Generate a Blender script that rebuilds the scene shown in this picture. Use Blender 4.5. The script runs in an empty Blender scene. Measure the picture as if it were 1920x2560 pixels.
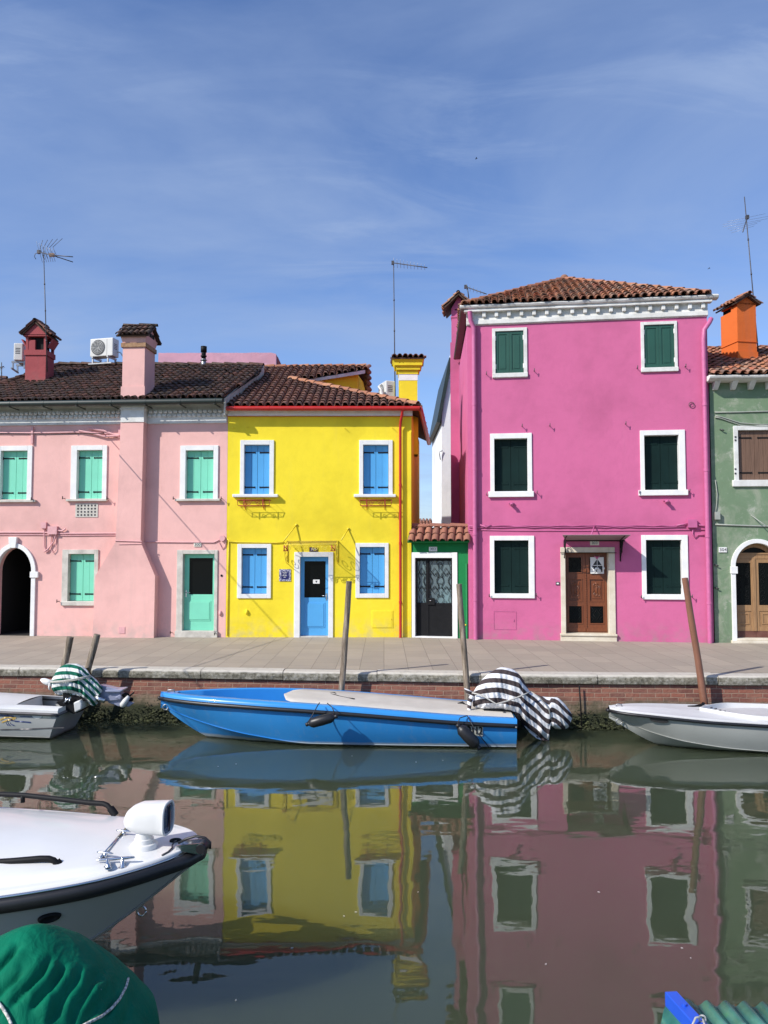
import bpy, bmesh, math, random
from mathutils import Vector, Matrix, noise
random.seed(11)
S = bpy.context.scene
COL = S.collection
R = math.radians
# ------------------------------------------------------------------ camera
F = 1923.0                      # focal length in photo pixels (photo 1920 x 2560)
PIT = math.atan(100 / F)
CAM = Vector((0, 0, 3.15))
cam = bpy.data.cameras.new('camera'); camo = bpy.data.objects.new('camera', cam); COL.objects.link(camo)
cam.sensor_fit = 'VERTICAL'; cam.sensor_height = 24.0; cam.lens = 24.0 * F / 2560
cam.clip_start = 0.05; cam.clip_end = 2000
camo.location = CAM; camo.rotation_euler = (math.pi / 2 + PIT, 0, 0)
S.camera = camo
# ------------------------------------------------------------------ sky and sun
SUN = Vector((1.5, 1.0, -1.35)).normalized()
ELEV = math.asin(-SUN.z); AZ = math.atan2(-SUN.x, -SUN.y)
W = bpy.data.worlds.new('World'); S.world = W; W.use_nodes = True
nt = W.node_tree; nt.nodes.clear()
def N(nt, t, **k):
    n = nt.nodes.new(t)
    for a, b in k.items(): setattr(n, a, b)
    return n
wo = N(nt, 'ShaderNodeOutputWorld'); bg = N(nt, 'ShaderNodeBackground')
bg.inputs['Strength'].default_value = 0.09
sky = N(nt, 'ShaderNodeTexSky', sky_type='NISHITA', sun_disc=False, sun_elevation=ELEV, sun_rotation=AZ)
sky.altitude = 0; sky.air_density = 1.0; sky.dust_density = 0.6; sky.ozone_density = 2.5
tc = N(nt, 'ShaderNodeTexCoord'); sep = N(nt, 'ShaderNodeSeparateXYZ')
nt.links.new(tc.outputs['Generated'], sep.inputs[0])
def M(nt, op, a, b=None, clamp=False):
    n = N(nt, 'ShaderNodeMath', operation=op); n.use_clamp = clamp
    for i, x in enumerate((a, b)):
        if x is None: continue
        if isinstance(x, (int, float)): n.inputs[i].default_value = x
        else: nt.links.new(x, n.inputs[i])
    return n.outputs[0]
den = M(nt, 'ADD', M(nt, 'MAXIMUM', sep.outputs[2], 0.0), 0.22)
cx = M(nt, 'DIVIDE', sep.outputs[0], den); cy = M(nt, 'DIVIDE', sep.outputs[1], den)
cmb = N(nt, 'ShaderNodeCombineXYZ'); nt.links.new(cx, cmb.inputs[0]); nt.links.new(cy, cmb.inputs[1])
mp = N(nt, 'ShaderNodeMapping'); mp.inputs['Rotation'].default_value = (0, 0, R(24)); mp.inputs['Scale'].default_value = (0.9, 1.7, 1); mp.inputs['Location'].default_value = (0.4, 1.3, 0)
nt.links.new(cmb.outputs[0], mp.inputs[0])
n1 = N(nt, 'ShaderNodeTexNoise'); n1.inputs['Scale'].default_value = 0.9; n1.inputs['Detail'].default_value = 7; n1.inputs['Roughness'].default_value = 0.55; n1.inputs['Distortion'].default_value = 0.5
nt.links.new(mp.outputs[0], n1.inputs['Vector'])
r1 = N(nt, 'ShaderNodeMapRange'); r1.inputs[1].default_value = 0.42; r1.inputs[2].default_value = 0.76; r1.inputs[3].default_value = 0; r1.inputs[4].default_value = 0.75
nt.links.new(n1.outputs['Fac'], r1.inputs[0])
mx = N(nt, 'ShaderNodeMix', data_type='RGBA'); # finer wisps gathered in a few places
mp2 = N(nt, 'ShaderNodeMapping'); mp2.inputs['Rotation'].default_value = (0, 0, R(-34)); mp2.inputs['Scale'].default_value = (1.3, 4.2, 1); mp2.inputs['Location'].default_value = (2.1, 0.35, 0)
nt.links.new(cmb.outputs[0], mp2.inputs[0])
n2 = N(nt, 'ShaderNodeTexNoise'); n2.inputs['Scale'].default_value = 1.5; n2.inputs['Detail'].default_value = 8; n2.inputs['Roughness'].default_value = 0.62; n2.inputs['Distortion'].default_value = 0.9
nt.links.new(mp2.outputs[0], n2.inputs['Vector'])
n3 = N(nt, 'ShaderNodeTexNoise'); n3.inputs['Scale'].default_value = 1.1; n3.inputs['Detail'].default_value = 2; nt.links.new(cmb.outputs[0], n3.inputs['Vector'])
def MR(x, p, q, r, s):
    n = N(nt, 'ShaderNodeMapRange'); n.interpolation_type = 'SMOOTHSTEP'
    for i_, v_ in enumerate((p, q, r, s)): n.inputs[i_ + 1].default_value = v_
    nt.links.new(x, n.inputs[0]); return n.outputs[0]
wisp = M(nt, 'MULTIPLY', MR(n2.outputs['Fac'], 0.44, 0.72, 0, 0.36), MR(n3.outputs['Fac'], 0.42, 0.62, 0.12, 1))
nt.links.new(M(nt, 'ADD', r1.outputs[0], wisp, True), mx.inputs[0])
hs = N(nt, 'ShaderNodeMix', data_type='RGBA', blend_type='MULTIPLY'); hs.inputs[0].default_value = 1.0
nt.links.new(sky.outputs[0], hs.inputs[6]); hs.inputs[7].default_value = (1.32, 1.45, 1.80, 1)
nt.links.new(hs.outputs[2], mx.inputs[6]); mx.inputs[7].default_value = (3.9, 5.1, 7.6, 1)
nt.links.new(mx.outputs[2], bg.inputs['Color']); nt.links.new(bg.outputs[0], wo.inputs['Surface'])
sl = bpy.data.lights.new('sun', 'SUN'); sl.energy = 4.6; sl.angle = R(0.5); sl.color = (1.0, 0.95, 0.87)
so = bpy.data.objects.new('sun', sl); COL.objects.link(so); so.rotation_euler = SUN.to_track_quat('-Z', 'Y').to_euler(); so.location = (-30, -20, 40)
S.view_settings.view_transform = 'Standard'; S.view_settings.look = 'None'; S.view_settings.gamma = 1; S.view_settings.exposure = 0.15
S.cycles.max_bounces = 8; S.cycles.caustics_reflective = False; S.cycles.caustics_refractive = False
# ------------------------------------------------------------------ pixel -> place helpers (photo pixels)
def ray(px, py):
    u = (px - 960) / F; v = (1280 - py) / F
    return Vector((u, math.cos(PIT) - v * math.sin(PIT), math.sin(PIT) + v * math.cos(PIT)))
def atY(px, py, Y):
    d = ray(px, py); return CAM + d * (Y / d.y)
def atZ(px, py, z):
    d = ray(px, py); return CAM + d * ((z - CAM.z) / d.z)
def onpl(px, py, p, n):
    d = ray(px, py); return CAM + d * ((p - CAM).dot(n) / d.dot(n))
# ------------------------------------------------------------------ mesh builder
TM = {}
class MB:
    def __init__(s): s.v = []; s.f = []; s.m = []; s.s = []; s.st = {}
    def add(s, vs, fs, mi=0, sm=False):
        o = len(s.v); s.v += [Vector(p) for p in vs]
        for f in fs: s.f.append([i + o for i in f]); s.m.append(mi); s.s.append(sm)
        return o
    def box(s, x0, x1, y0, y1, z0, z1, mi=0):
        s.add([(x0,y0,z0),(x1,y0,z0),(x1,y1,z0),(x0,y1,z0),(x0,y0,z1),(x1,y0,z1),(x1,y1,z1),(x0,y1,z1)],
              [(0,3,2,1),(4,5,6,7),(0,1,5,4),(1,2,6,5),(2,3,7,6),(3,0,4,7)], mi)
    def hexa(s, p, mi=0):
        s.add(p, [(0,3,2,1),(4,5,6,7),(0,1,5,4),(1,2,6,5),(2,3,7,6),(3,0,4,7)], mi)
    def beam(s, a, b, w, h, up=(0,0,1), mi=0):
        a = Vector(a); b = Vector(b); d = (b - a).normalized(); r = d.cross(Vector(up)).normalized(); u = r.cross(d)
        s.hexa([a-r*w-u*h, a+r*w-u*h, b+r*w-u*h, b-r*w-u*h, a-r*w+u*h, a+r*w+u*h, b+r*w+u*h, b-r*w+u*h], mi)
    def loft(s, rings, mi=0, sm=True, caps=True, closed=True):
        n = len(rings[0]); vs = [p for r in rings for p in r]; fs = []
        for i in range(len(rings) - 1):
            for j in range(n if closed else n - 1):
                k = (j + 1) % n
                fs.append((i*n+j, i*n+k, (i+1)*n+k, (i+1)*n+j))
        if caps and closed:
            fs.append(tuple(reversed(range(n)))); fs.append(tuple((len(rings)-1)*n + j for j in range(n)))
        return s.add(vs, fs, mi, sm)
    def tube(s, pts, r, n=8, mi=0, sm=True, caps=True):
        pts = [Vector(p) for p in pts]; rings = []; prev = None
        for i, p in enumerate(pts):
            d = (pts[min(i+1, len(pts)-1)] - pts[max(i-1, 0)]).normalized()
            if prev is None:
                a = d.cross(Vector((0, 0, 1)))
                if a.length < 0.1: a = d.cross(Vector((1, 0, 0)))
                a.normalize()
            else:
                a = (prev - d * prev.dot(d)).normalized()
            prev = a; b = d.cross(a); rr = r[i] if isinstance(r, (list, tuple)) else r
            rings.append([p + (a*math.cos(t) + b*math.sin(t)) * rr for t in [2*math.pi*j/n for j in range(n)]])
        s.loft(rings, mi, sm, caps)
    def grid(s, rows, mi=0, sm=True): s.loft(rows, mi, sm, False, False)
    def poly(s, pts, mi=0): s.add(pts, [tuple(range(len(pts)))], mi)
    def prism(s, pts, off, mi=0):
        n = len(pts); off = Vector(off); pts = [Vector(p) for p in pts]
        s.add(pts + [p + off for p in pts], [tuple(range(n)), tuple(reversed(range(n, 2*n)))] + [(i, i+n, (i+1) % n + n, (i+1) % n) for i in range(n)], mi)
    def blob(s, c, rx, ry, rz, mi=0, n=8, m=6):
        c = Vector(c); rings = []
        for i in range(m + 1):
            t = math.pi * (0.02 + 0.96 * i / m)
            rings.append([c + Vector((rx*math.sin(t)*math.cos(2*math.pi*j/n), ry*math.sin(t)*math.sin(2*math.pi*j/n), -rz*math.cos(t))) for j in range(n)])
        s.loft(rings, mi)
    def build(s, name, mats, parent=None, world=False, bevel=0, sharp=None, recalc=True):
        if parent is not None and world:
            inv = TM[parent.name].inverted(); s.v = [inv @ p for p in s.v]
        me = bpy.data.meshes.new(name); me.from_pydata([tuple(p) for p in s.v], [], s.f)
        if not isinstance(mats, (list, tuple)): mats = [mats]
        for m in mats: me.materials.append(m)
        me.polygons.foreach_set('material_index', s.m); me.polygons.foreach_set('use_smooth', s.s)
        if s.st:
            for an, vals in s.st.items():
                at = me.attributes.new(an, 'FLOAT', 'POINT'); at.data.foreach_set('value', vals)
        me.update()
        if recalc:
            bm = bmesh.new(); bm.from_mesh(me); bmesh.ops.recalc_face_normals(bm, faces=bm.faces); bm.to_mesh(me); bm.free()
        if sharp: me.set_sharp_from_angle(angle=R(sharp))
        o = bpy.data.objects.new(name, me); COL.objects.link(o)
        if parent is not None: o.parent = parent; TM[o.name] = TM[parent.name]
        else: TM[o.name] = Matrix.Identity(4)
        if bevel:
            b = o.modifiers.new('bevel', 'BEVEL'); b.width = bevel; b.segments = 2; b.limit_method = 'ANGLE'; b.angle_limit = R(40)
        return o
def build_split(mb, name, mats, parent, tol=0.02, **kw):
    """one object for each run of touching pieces"""
    n = len(mb.v); par = list(range(n))
    def find(i):
        while par[i] != i: par[i] = par[par[i]]; i = par[i]
        return i
    for f in mb.f:
        for i in f[1:]: par[find(i)] = find(f[0])
    groups = {}
    for k, f in enumerate(mb.f): groups.setdefault(find(f[0]), []).append(k)
    items = []
    for fs in groups.values():
        vs = sorted({i for k in fs for i in mb.f[k]}); P = [mb.v[i] for i in vs]
        items.append([fs, [min(p[q] for p in P) - tol for q in range(3)], [max(p[q] for p in P) + tol for q in range(3)]])
    merged = True
    while merged:
        merged = False
        for i in range(len(items)):
            for j in range(i + 1, len(items)):
                if all(items[i][1][q] <= items[j][2][q] and items[j][1][q] <= items[i][2][q] for q in range(3)):
                    A = items[i]; B = items.pop(j); items[i] = [A[0] + B[0], [min(A[1][q], B[1][q]) for q in range(3)], [max(A[2][q], B[2][q]) for q in range(3)]]; merged = True; break
            if merged: break
    for fs, _, _ in items:
        sub = MB(); vs = sorted({i for k in fs for i in mb.f[k]}); mp_ = {v: i for i, v in enumerate(vs)}; sub.v = [mb.v[i] for i in vs]
        for k in fs: sub.f.append([mp_[i] for i in mb.f[k]]); sub.m.append(mb.m[k]); sub.s.append(mb.s[k])
        sub.build(name, mats, parent, **kw)
def thing(name, label, cat, loc=(0, 0, 0), rz=0, group=None):
    o = bpy.data.objects.new(name, None); COL.objects.link(o); o.empty_display_size = 0.2
    o.location = loc; o.rotation_euler = (0, 0, rz); o['label'] = label; o['category'] = cat
    if group: o['group'] = group
    TM[o.name] = Matrix.Translation(Vector(loc)) @ Matrix.Rotation(rz, 4, 'Z')
    return o
def tag(o, label, cat, group=None):
    o['label'] = label; o['category'] = cat
    if group: o['group'] = group
    return o
def structure(o): o['kind'] = 'structure'; return o
# ------------------------------------------------------------------ materials
def lin(r, g, b):
    f = lambda c: (c/255/12.92) if c/255 <= 0.04045 else ((c/255+0.055)/1.055)**2.4
    return (f(r), f(g), f(b))
def newmat(name):
    m = bpy.data.materials.new(name); m.use_nodes = True; t = m.node_tree
    return m, t, t.nodes['Principled BSDF']
def ramp(t, fac, stops):
    n = N(t, 'ShaderNodeValToRGB'); e = n.color_ramp.elements
    while len(e) > 1: e.remove(e[-1])
    e[0].position = stops[0][0]; e[0].color = (*stops[0][1], 1)
    for p, c in stops[1:]:
        x = e.new(p); x.color = (*c, 1)
    t.links.new(fac, n.inputs[0]); return n.outputs[0]
def noiz(t, scale, detail=4, vec=None, rough=0.5, sc3=None, dist=0):
    n = N(t, 'ShaderNodeTexNoise'); n.inputs['Scale'].default_value = scale; n.inputs['Detail'].default_value = detail
    n.inputs['Roughness'].default_value = rough; n.inputs['Distortion'].default_value = dist
    if vec is None: vec = N(t, 'ShaderNodeTexCoord').outputs['Object']
    if sc3:
        q = N(t, 'ShaderNodeMapping'); q.inputs['Scale'].default_value = sc3; t.links.new(vec, q.inputs[0]); vec = q.outputs[0]
    t.links.new(vec, n.inputs['Vector']); return n.outputs['Fac']
def mixc(t, fac, a, b, mode='MIX'):
    n = N(t, 'ShaderNodeMix', data_type='RGBA', blend_type=mode)
    for i, x in ((0, fac), (6, a), (7, b)):
        if isinstance(x, (int, float)): n.inputs[i].default_value = x
        elif isinstance(x, tuple): n.inputs[i].default_value = (*x, 1)
        else: t.links.new(x, n.inputs[i])
    return n.outputs[2]
def mrange(t, x, a, b, c=0.0, d=1.0):
    n = N(t, 'ShaderNodeMapRange'); n.inputs[1].default_value = a; n.inputs[2].default_value = b; n.inputs[3].default_value = c; n.inputs[4].default_value = d
    t.links.new(x, n.inputs[0]); return n.outputs[0]
def bump(t, bs, h, strength=0.3, dist=0.01):
    b = N(t, 'ShaderNodeBump'); b.inputs['Strength'].default_value = strength; b.inputs['Distance'].default_value = dist
    t.links.new(h, b.inputs['Height']); t.links.new(b.outputs[0], bs.inputs['Normal'])
def mul(c, k): return tuple(x * k for x in c)
def mat(name, col, rough=0.6, var=0.12, vs=3.0, bs=0.0, bsc=40, bd=0.004, metal=0.0, col2=None, sc3=None, spec=0.5, coat=0.0, alpha=1.0):
    m, t, b = newmat(name)
    b.inputs['Roughness'].default_value = rough; b.inputs['Metallic'].default_value = metal
    b.inputs['Specular IOR Level'].default_value = spec; b.inputs['Coat Weight'].default_value = coat; b.inputs['Coat Roughness'].default_value = 0.08
    f = noiz(t, vs, 5, sc3=sc3, rough=0.6)
    c2 = col2 if col2 else mul(col, 1 - var * 1.6)
    t.links.new(ramp(t, f, [(0.3, c2), (0.7, mul(col, 1 + var * 0.3) if not col2 else col)]), b.inputs['Base Color'])
    if bs: bump(t, b, noiz(t, bsc, 4, sc3=sc3), bs, bd)
    if alpha < 1: b.inputs['Alpha'].default_value = alpha
    return m
def stucco(name, col, wear=None, wearamt=0.0, dirt=0.25):
    m, t, b = newmat(name); b.inputs['Roughness'].default_value = 0.85; b.inputs['Specular IOR Level'].default_value = 0.25
    big = noiz(t, 0.55, 5, rough=0.6); med = noiz(t, 3.2, 5, rough=0.65)
    c = ramp(t, big, [(0.3, mul(col, 0.80)), (0.5, col), (0.75, mul(col, 1.06))])
    c = mixc(t, mrange(t, med, 0.45, 0.75, 0, 0.35), c, mul(col, 0.84))
    streak = noiz(t, 1.0, 6, sc3=(5.0, 5.0, 0.45), rough=0.7)
    g = 0.3 * sum(col)
    c = mixc(t, mrange(t, streak, 0.55, 0.85, 0, dirt), c, (g*0.55+0.03, g*0.5+0.03, g*0.45+0.03))
    # splash stains low on the wall
    z = N(t, 'ShaderNodeSeparateXYZ'); t.links.new(N(t, 'ShaderNodeTexCoord').outputs['Object'], z.inputs[0])
    low = M(t, 'MULTIPLY', mrange(t, z.outputs[2], 0.0, 0.55, 1, 0), mrange(t, noiz(t, 5, 5), 0.4, 0.7, 0, 0.5))
    c = mixc(t, low, c, (g*0.7+0.05, g*0.66+0.05, g*0.6+0.04))
    sc_ = noiz(t, 6.5, 7, rough=0.72, dist=0.4)
    c = mixc(t, mrange(t, sc_, 0.66, 0.72, 0, 0.38), c, tuple(min(0.85, x*1.12+0.05) for x in col))
    c = mixc(t, mrange(t, noiz(t, 4.1, 8, rough=0.75, dist=0.7), 0.64, 0.74, 0, 0.3), c, mul(col, 0.72))
    if wear:
        w = noiz(t, 1.25, 8, rough=0.68, dist=0.6)
        c = mixc(t, mrange(t, w, 0.47, 0.62, 0, wearamt), c, wear[0])
        w2 = noiz(t, 2.7, 8, rough=0.75, dist=0.3)
        c = mixc(t, mrange(t, w2, 0.56, 0.66, 0, wearamt), c, wear[1])
    t.links.new(c, b.inputs['Base Color'])
    h = M(t, 'ADD', M(t, 'MULTIPLY', noiz(t, 2.2, 3), 3.0), M(t, 'ADD', noiz(t, 45, 3), M(t, 'MULTIPLY', noiz(t, 9, 3), 1.2)))
    bump(t, b, h, 0.5, 0.006)
    return m
MT = {}
MT['pink'] = stucco('pink_stucco', (0.79, 0.462, 0.42), dirt=0.16)
MT['yellow'] = stucco('yellow_stucco', (0.90, 0.715, 0.037), dirt=0.12)
MT['magenta'] = stucco('magenta_stucco', (0.585, 0.138, 0.288), dirt=0.10)
MT['green'] = stucco('green_stucco', (0.175, 0.255, 0.155), wear=((0.34, 0.36, 0.28), (0.44, 0.45, 0.38)), wearamt=0.75)
MT['gate_green'] = stucco('gate_green_stucco', (0.012, 0.205, 0.06), dirt=0.1)
MT['orange'] = stucco('orange_stucco', (0.72, 0.16, 0.035))
MT['maroon'] = stucco('maroon_stucco', (0.38, 0.085, 0.09))
MT['roughpink'] = stucco('rough_pink_plaster', (0.68, 0.36, 0.44), wear=((0.5, 0.3, 0.38), (0.75, 0.5, 0.56)), wearamt=0.5)
MT['whitehouse'] = stucco('white_stucco', (0.78, 0.79, 0.80))
MT['white'] = mat('white_painted_stone', (0.82, 0.82, 0.80), 0.6, 0.08, 4, 0.25, 30)
MT['cornice'] = mat('weathered_white_cornice', (0.80, 0.80, 0.77), 0.75, 0.1, 3, 0.5, 25, 0.008, col2=(0.55, 0.54, 0.5))
MT['greystone'] = mat('weathered_stone', (0.66, 0.63, 0.56), 0.8, 0.2, 4, 0.5, 30, 0.006, col2=(0.42, 0.40, 0.35))
MT['cream'] = mat('cream_stone', (0.74, 0.68, 0.56), 0.8, 0.15, 3, 0.4, 30, 0.006, col2=(0.55, 0.48, 0.36))
MT['mint'] = mat('mint_paint', (0.20, 0.66, 0.46), 0.45, 0.05, 2, 0.1, 30, 0.002)
MT['blue'] = mat('blue_paint', (0.085, 0.37, 0.72), 0.45, 0.05, 2, 0.1, 30, 0.002)
MT['dgreen'] = mat('dark_green_paint', (0.005, 0.020, 0.018), 0.6, 0.15, 2, 0.15, 20, 0.002, spec=0.15)
MT['mgreen'] = mat('green_shutter_paint', (0.018, 0.085, 0.058), 0.45, 0.1, 2)
MT['brownwood'] = mat('brown_shutter_wood', (0.20, 0.115, 0.075), 0.6, 0.2, 3, 0.3, 20, 0.003, col2=(0.12, 0.068, 0.043), sc3=(30, 30, 1.2))
MT['redwood'] = mat('varnished_door_wood', (0.20, 0.062, 0.022), 0.4, 0.2, 3, 0.2, 20, 0.002, col2=(0.13, 0.036, 0.012), sc3=(22, 22, 1.0))
MT['oldwood'] = mat('worn_door_wood', (0.40, 0.235, 0.11), 0.6, 0.2, 3, 0.3, 20, 0.002, col2=(0.24, 0.13, 0.06), sc3=(26, 26, 1.2))
MT['maroonpaint'] = mat('maroon_kick_paint', (0.10, 0.03, 0.022), 0.6, 0.2, 5, 0.3, 20, 0.002, col2=(0.16, 0.07, 0.05))
MT['black'] = mat('black_iron', (0.009, 0.009, 0.010), 0.6, 0.2, 8, 0.1, 60, 0.001, spec=0.2)
MT['rubber'] = mat('black_rubber', (0.016, 0.016, 0.018), 0.42, 0.2, 6, 0.1, 60, 0.001)
MT['dark'] = mat('painted_shade_interior', (0.008, 0.008, 0.008), 0.9, 0.1, 3)  # near-black colour stands in for the shade inside openings
MT['redpaint'] = mat('red_paint', (0.50, 0.022, 0.018), 0.4, 0.1, 4)
MT['rust'] = mat('rusty_red_iron', (0.40, 0.035, 0.02), 0.5, 0.2, 20)
MT['gutter'] = mat('dark_green_gutter', (0.022, 0.035, 0.03), 0.45, 0.2, 4)
MT['copper'] = mat('brown_gutter', (0.12, 0.045, 0.03), 0.5, 0.2, 4)
MT['steel'] = mat('stainless_steel', (0.62, 0.62, 0.63), 0.22, 0.05, 8, metal=1.0)
MT['galv'] = mat('galvanised_steel', (0.36, 0.37, 0.38), 0.45, 0.15, 10, metal=0.85)
MT['darkmetal'] = mat('dull_metal', (0.10, 0.095, 0.10), 0.5, 0.2, 10, metal=0.4)
MT['acwhite'] = mat('grey_white_plastic', (0.66, 0.66, 0.63), 0.5, 0.08, 3)
MT['acdark'] = mat('fan_grille_dark', (0.09, 0.095, 0.10), 0.6, 0.2, 6)
MT['slate'] = mat('slate_awning', (0.32, 0.26, 0.28), 0.5, 0.1, 4)
MT['underside'] = mat('dark_roof_underside', (0.085, 0.05, 0.035), 0.9, 0.3, 6)
MT['plate'] = mat('cream_plate', (0.72, 0.71, 0.62), 0.4, 0.1, 20)
MT['ink'] = mat('black_ink', (0.02, 0.02, 0.025), 0.5, 0.1, 5)
MT['plumplate'] = mat('dark_plum_plate', (0.05, 0.012, 0.035), 0.35, 0.1, 5)
MT['paper'] = mat('white_paper', (0.78, 0.78, 0.76), 0.6, 0.03, 5)
MT['brickband'] = mat('tan_brick_band', (0.46, 0.29, 0.16), 0.85, 0.3, 14, 0.5, 30, 0.01, col2=(0.26, 0.13, 0.07))
MT['pipepink'] = mat('pink_painted_pipe', (0.74, 0.40, 0.41), 0.6, 0.1, 8)
MT['pipemag'] = mat('magenta_painted_pipe', (0.53, 0.13, 0.29), 0.5, 0.1, 8)
MT['pipeyel'] = mat('yellow_painted_pipe', (0.84, 0.66, 0.04), 0.5, 0.15, 8)
MT['greypipe'] = mat('grey_cable', (0.36, 0.38, 0.34), 0.6, 0.1, 8)
MT['gatepipe'] = mat('green_painted_pipe', (0.015, 0.25, 0.075), 0.45, 0.1, 8)
m, t, b = newmat('dark_glass'); b.inputs['Base Color'].default_value = (0.004, 0.005, 0.005, 1); b.inputs['Roughness'].default_value = 0.12; b.inputs['Specular IOR Level'].default_value = 0.12
h = noiz(t, 3, 2); bump(t, b, h, 0.1, 0.003); MT['glass'] = m
m, t, b = newmat('pale_gate_glass'); b.inputs['Roughness'].default_value = 0.12
t.links.new(ramp(t, noiz(t, 2.2, 3, sc3=(1, 1, 0.5)), [(0.35, (0.10, 0.13, 0.14)), (0.65, (0.17, 0.26, 0.27))]), b.inputs['Base Color']); MT['gateglass'] = m
m, t, b = newmat('lamp_lens_glass'); b.inputs['Base Color'].default_value = (0.02, 0.04, 0.10, 1); b.inputs['Roughness'].default_value = 0.04; b.inputs['Coat Weight'].default_value = 0.6
bump(t, b, noiz(t, 18, 1), 0.4, 0.01); MT['lens'] = m
m, t, b = newmat('smoky_clear_plastic'); b.inputs['Base Color'].default_value = (0.35, 0.24, 0.12, 1); b.inputs['Roughness'].default_value = 0.15; b.inputs['Alpha'].default_value = 0.22
t.links.new(mrange(t, noiz(t, 4, 3), 0.3, 0.7, 0.14, 0.26), b.inputs['Alpha']); MT['plexi'] = m
# brick quay
m, t, b = newmat('canal_brick'); b.inputs['Roughness'].default_value = 0.88
o = N(t, 'ShaderNodeTexCoord').outputs['Object']; sp = N(t, 'ShaderNodeSeparateXYZ'); t.links.new(o, sp.inputs[0])
wob = M(t, 'MULTIPLY', M(t, 'SUBTRACT', noiz(t, 3.5, 3), 0.5), 0.05)
cb = N(t, 'ShaderNodeCombineXYZ'); t.links.new(M(t, 'ADD', sp.outputs[0], wob), cb.inputs[0]); t.links.new(M(t, 'ADD', sp.outputs[2], M(t, 'MULTIPLY', wob, 0.5)), cb.inputs[1])
bk = N(t, 'ShaderNodeTexBrick'); t.links.new(cb.outputs[0], bk.inputs['Vector']); bk.inputs['Scale'].default_value = 1
bk.inputs['Brick Width'].default_value = 0.27; bk.inputs['Row Height'].default_value = 0.078; bk.inputs['Mortar Size'].default_value = 0.007; bk.inputs['Mortar Smooth'].default_value = 0.35; bk.inputs['Bias'].default_value = 0.0
bk.inputs['Color1'].default_value = (0.29, 0.105, 0.068, 1); bk.inputs['Color2'].default_value = (0.165, 0.065, 0.05, 1); bk.inputs['Mortar'].default_value = (0.36, 0.25, 0.18, 1)
c = mixc(t, mrange(t, noiz(t, 6, 6, rough=0.7), 0.45, 0.75, 0, 0.6), bk.outputs[0], (0.34, 0.19, 0.13))
c = mixc(t, mrange(t, noiz(t, 1.6, 5), 0.5, 0.75, 0, 0.45), c, (0.17, 0.075, 0.06))
zz = M(t, 'ADD', sp.outputs[2], M(t, 'MULTIPLY', M(t, 'SUBTRACT', noiz(t, 2.5, 5), 0.5), 0.30))
c = mixc(t, mrange(t, zz, 0.42, 0.52, 0.85, 0), c, mixc(t, mrange(t, noiz(t, 9, 5), 0.4, 0.65), (0.20, 0.16, 0.11), (0.10, 0.095, 0.055)))
c = mixc(t, mrange(t, zz, 0.24, 0.34, 1, 0), c, (0.028, 0.034, 0.014))
t.links.new(c, b.inputs['Base Color'])
bump(t, b, M(t, 'ADD', M(t, 'MULTIPLY', bk.outputs['Fac'], -1.0), noiz(t, 22, 5)), 0.9, 0.012); MT['brick'] = m
# istrian stone coping
m, t, b = newmat('pitted_coping_stone'); b.inputs['Roughness'].default_value = 0.85
ge = N(t, 'ShaderNodeNewGeometry'); sp = N(t, 'ShaderNodeSeparateXYZ'); t.links.new(ge.outputs['Position'], sp.inputs[0])
sn = noiz(t, 16, 8, rough=0.75); sl_ = noiz(t, 3, 5, rough=0.6)
face = ramp(t, M(t, 'ADD', M(t, 'MULTIPLY', sn, 0.7), M(t, 'MULTIPLY', sl_, 0.3)), [(0.36, (0.05, 0.047, 0.032)), (0.46, (0.17, 0.155, 0.112)), (0.55, (0.31, 0.29, 0.235)), (0.68, (0.50, 0.48, 0.42))])
edge = mrange(t, M(t, 'ADD', sp.outputs[2], M(t, 'MULTIPLY', M(t, 'SUBTRACT', noiz(t, 7, 5), 0.5), 0.05)), 0.90, 0.925)
c = mixc(t, edge, face, mixc(t, mrange(t, noiz(t, 9, 6), 0.5, 0.75, 0, 0.6), (0.53, 0.49, 0.415), (0.34, 0.31, 0.255)))
t.links.new(c, b.inputs['Base Color']); bump(t, b, sn, 0.8, 0.02); MT['coping'] = m
# paving
m, t, b = newmat('trachyte_paving'); b.inputs['Roughness'].default_value = 0.8
o = N(t, 'ShaderNodeTexCoord').outputs['Object']; sp = N(t, 'ShaderNodeSeparateXYZ'); t.links.new(o, sp.inputs[0])
cb = N(t, 'ShaderNodeCombineXYZ'); t.links.new(sp.outputs[1], cb.inputs[0]); t.links.new(sp.outputs[0], cb.inputs[1])
bk = N(t, 'ShaderNodeTexBrick'); t.links.new(cb.outputs[0], bk.inputs['Vector']); bk.inputs['Scale'].default_value = 1
bk.inputs['Brick Width'].default_value = 0.86; bk.inputs['Row Height'].default_value = 0.46; bk.inputs['Mortar Size'].default_value = 0.006; bk.inputs['Mortar Smooth'].default_value = 0.2
bk.inputs['Color1'].default_value = (0.375, 0.318, 0.248, 1); bk.inputs['Color2'].default_value = (0.315, 0.268, 0.21, 1); bk.inputs['Mortar'].default_value = (0.19, 0.158, 0.125, 1)
c = mixc(t, mrange(t, noiz(t, 1.1, 6, rough=0.65), 0.4, 0.75, 0, 0.4), bk.outputs[0], (0.24, 0.215, 0.18))
c = mixc(t, mrange(t, noiz(t, 14, 6, rough=0.7), 0.55, 0.8, 0, 0.5), c, (0.42, 0.37, 0.30))
t.links.new(c, b.inputs['Base Color']); bump(t, b, M(t, 'ADD', M(t, 'MULTIPLY', bk.outputs['Fac'], -1.0), noiz(t, 30, 4)), 0.5, 0.006); MT['paving'] = m
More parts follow.
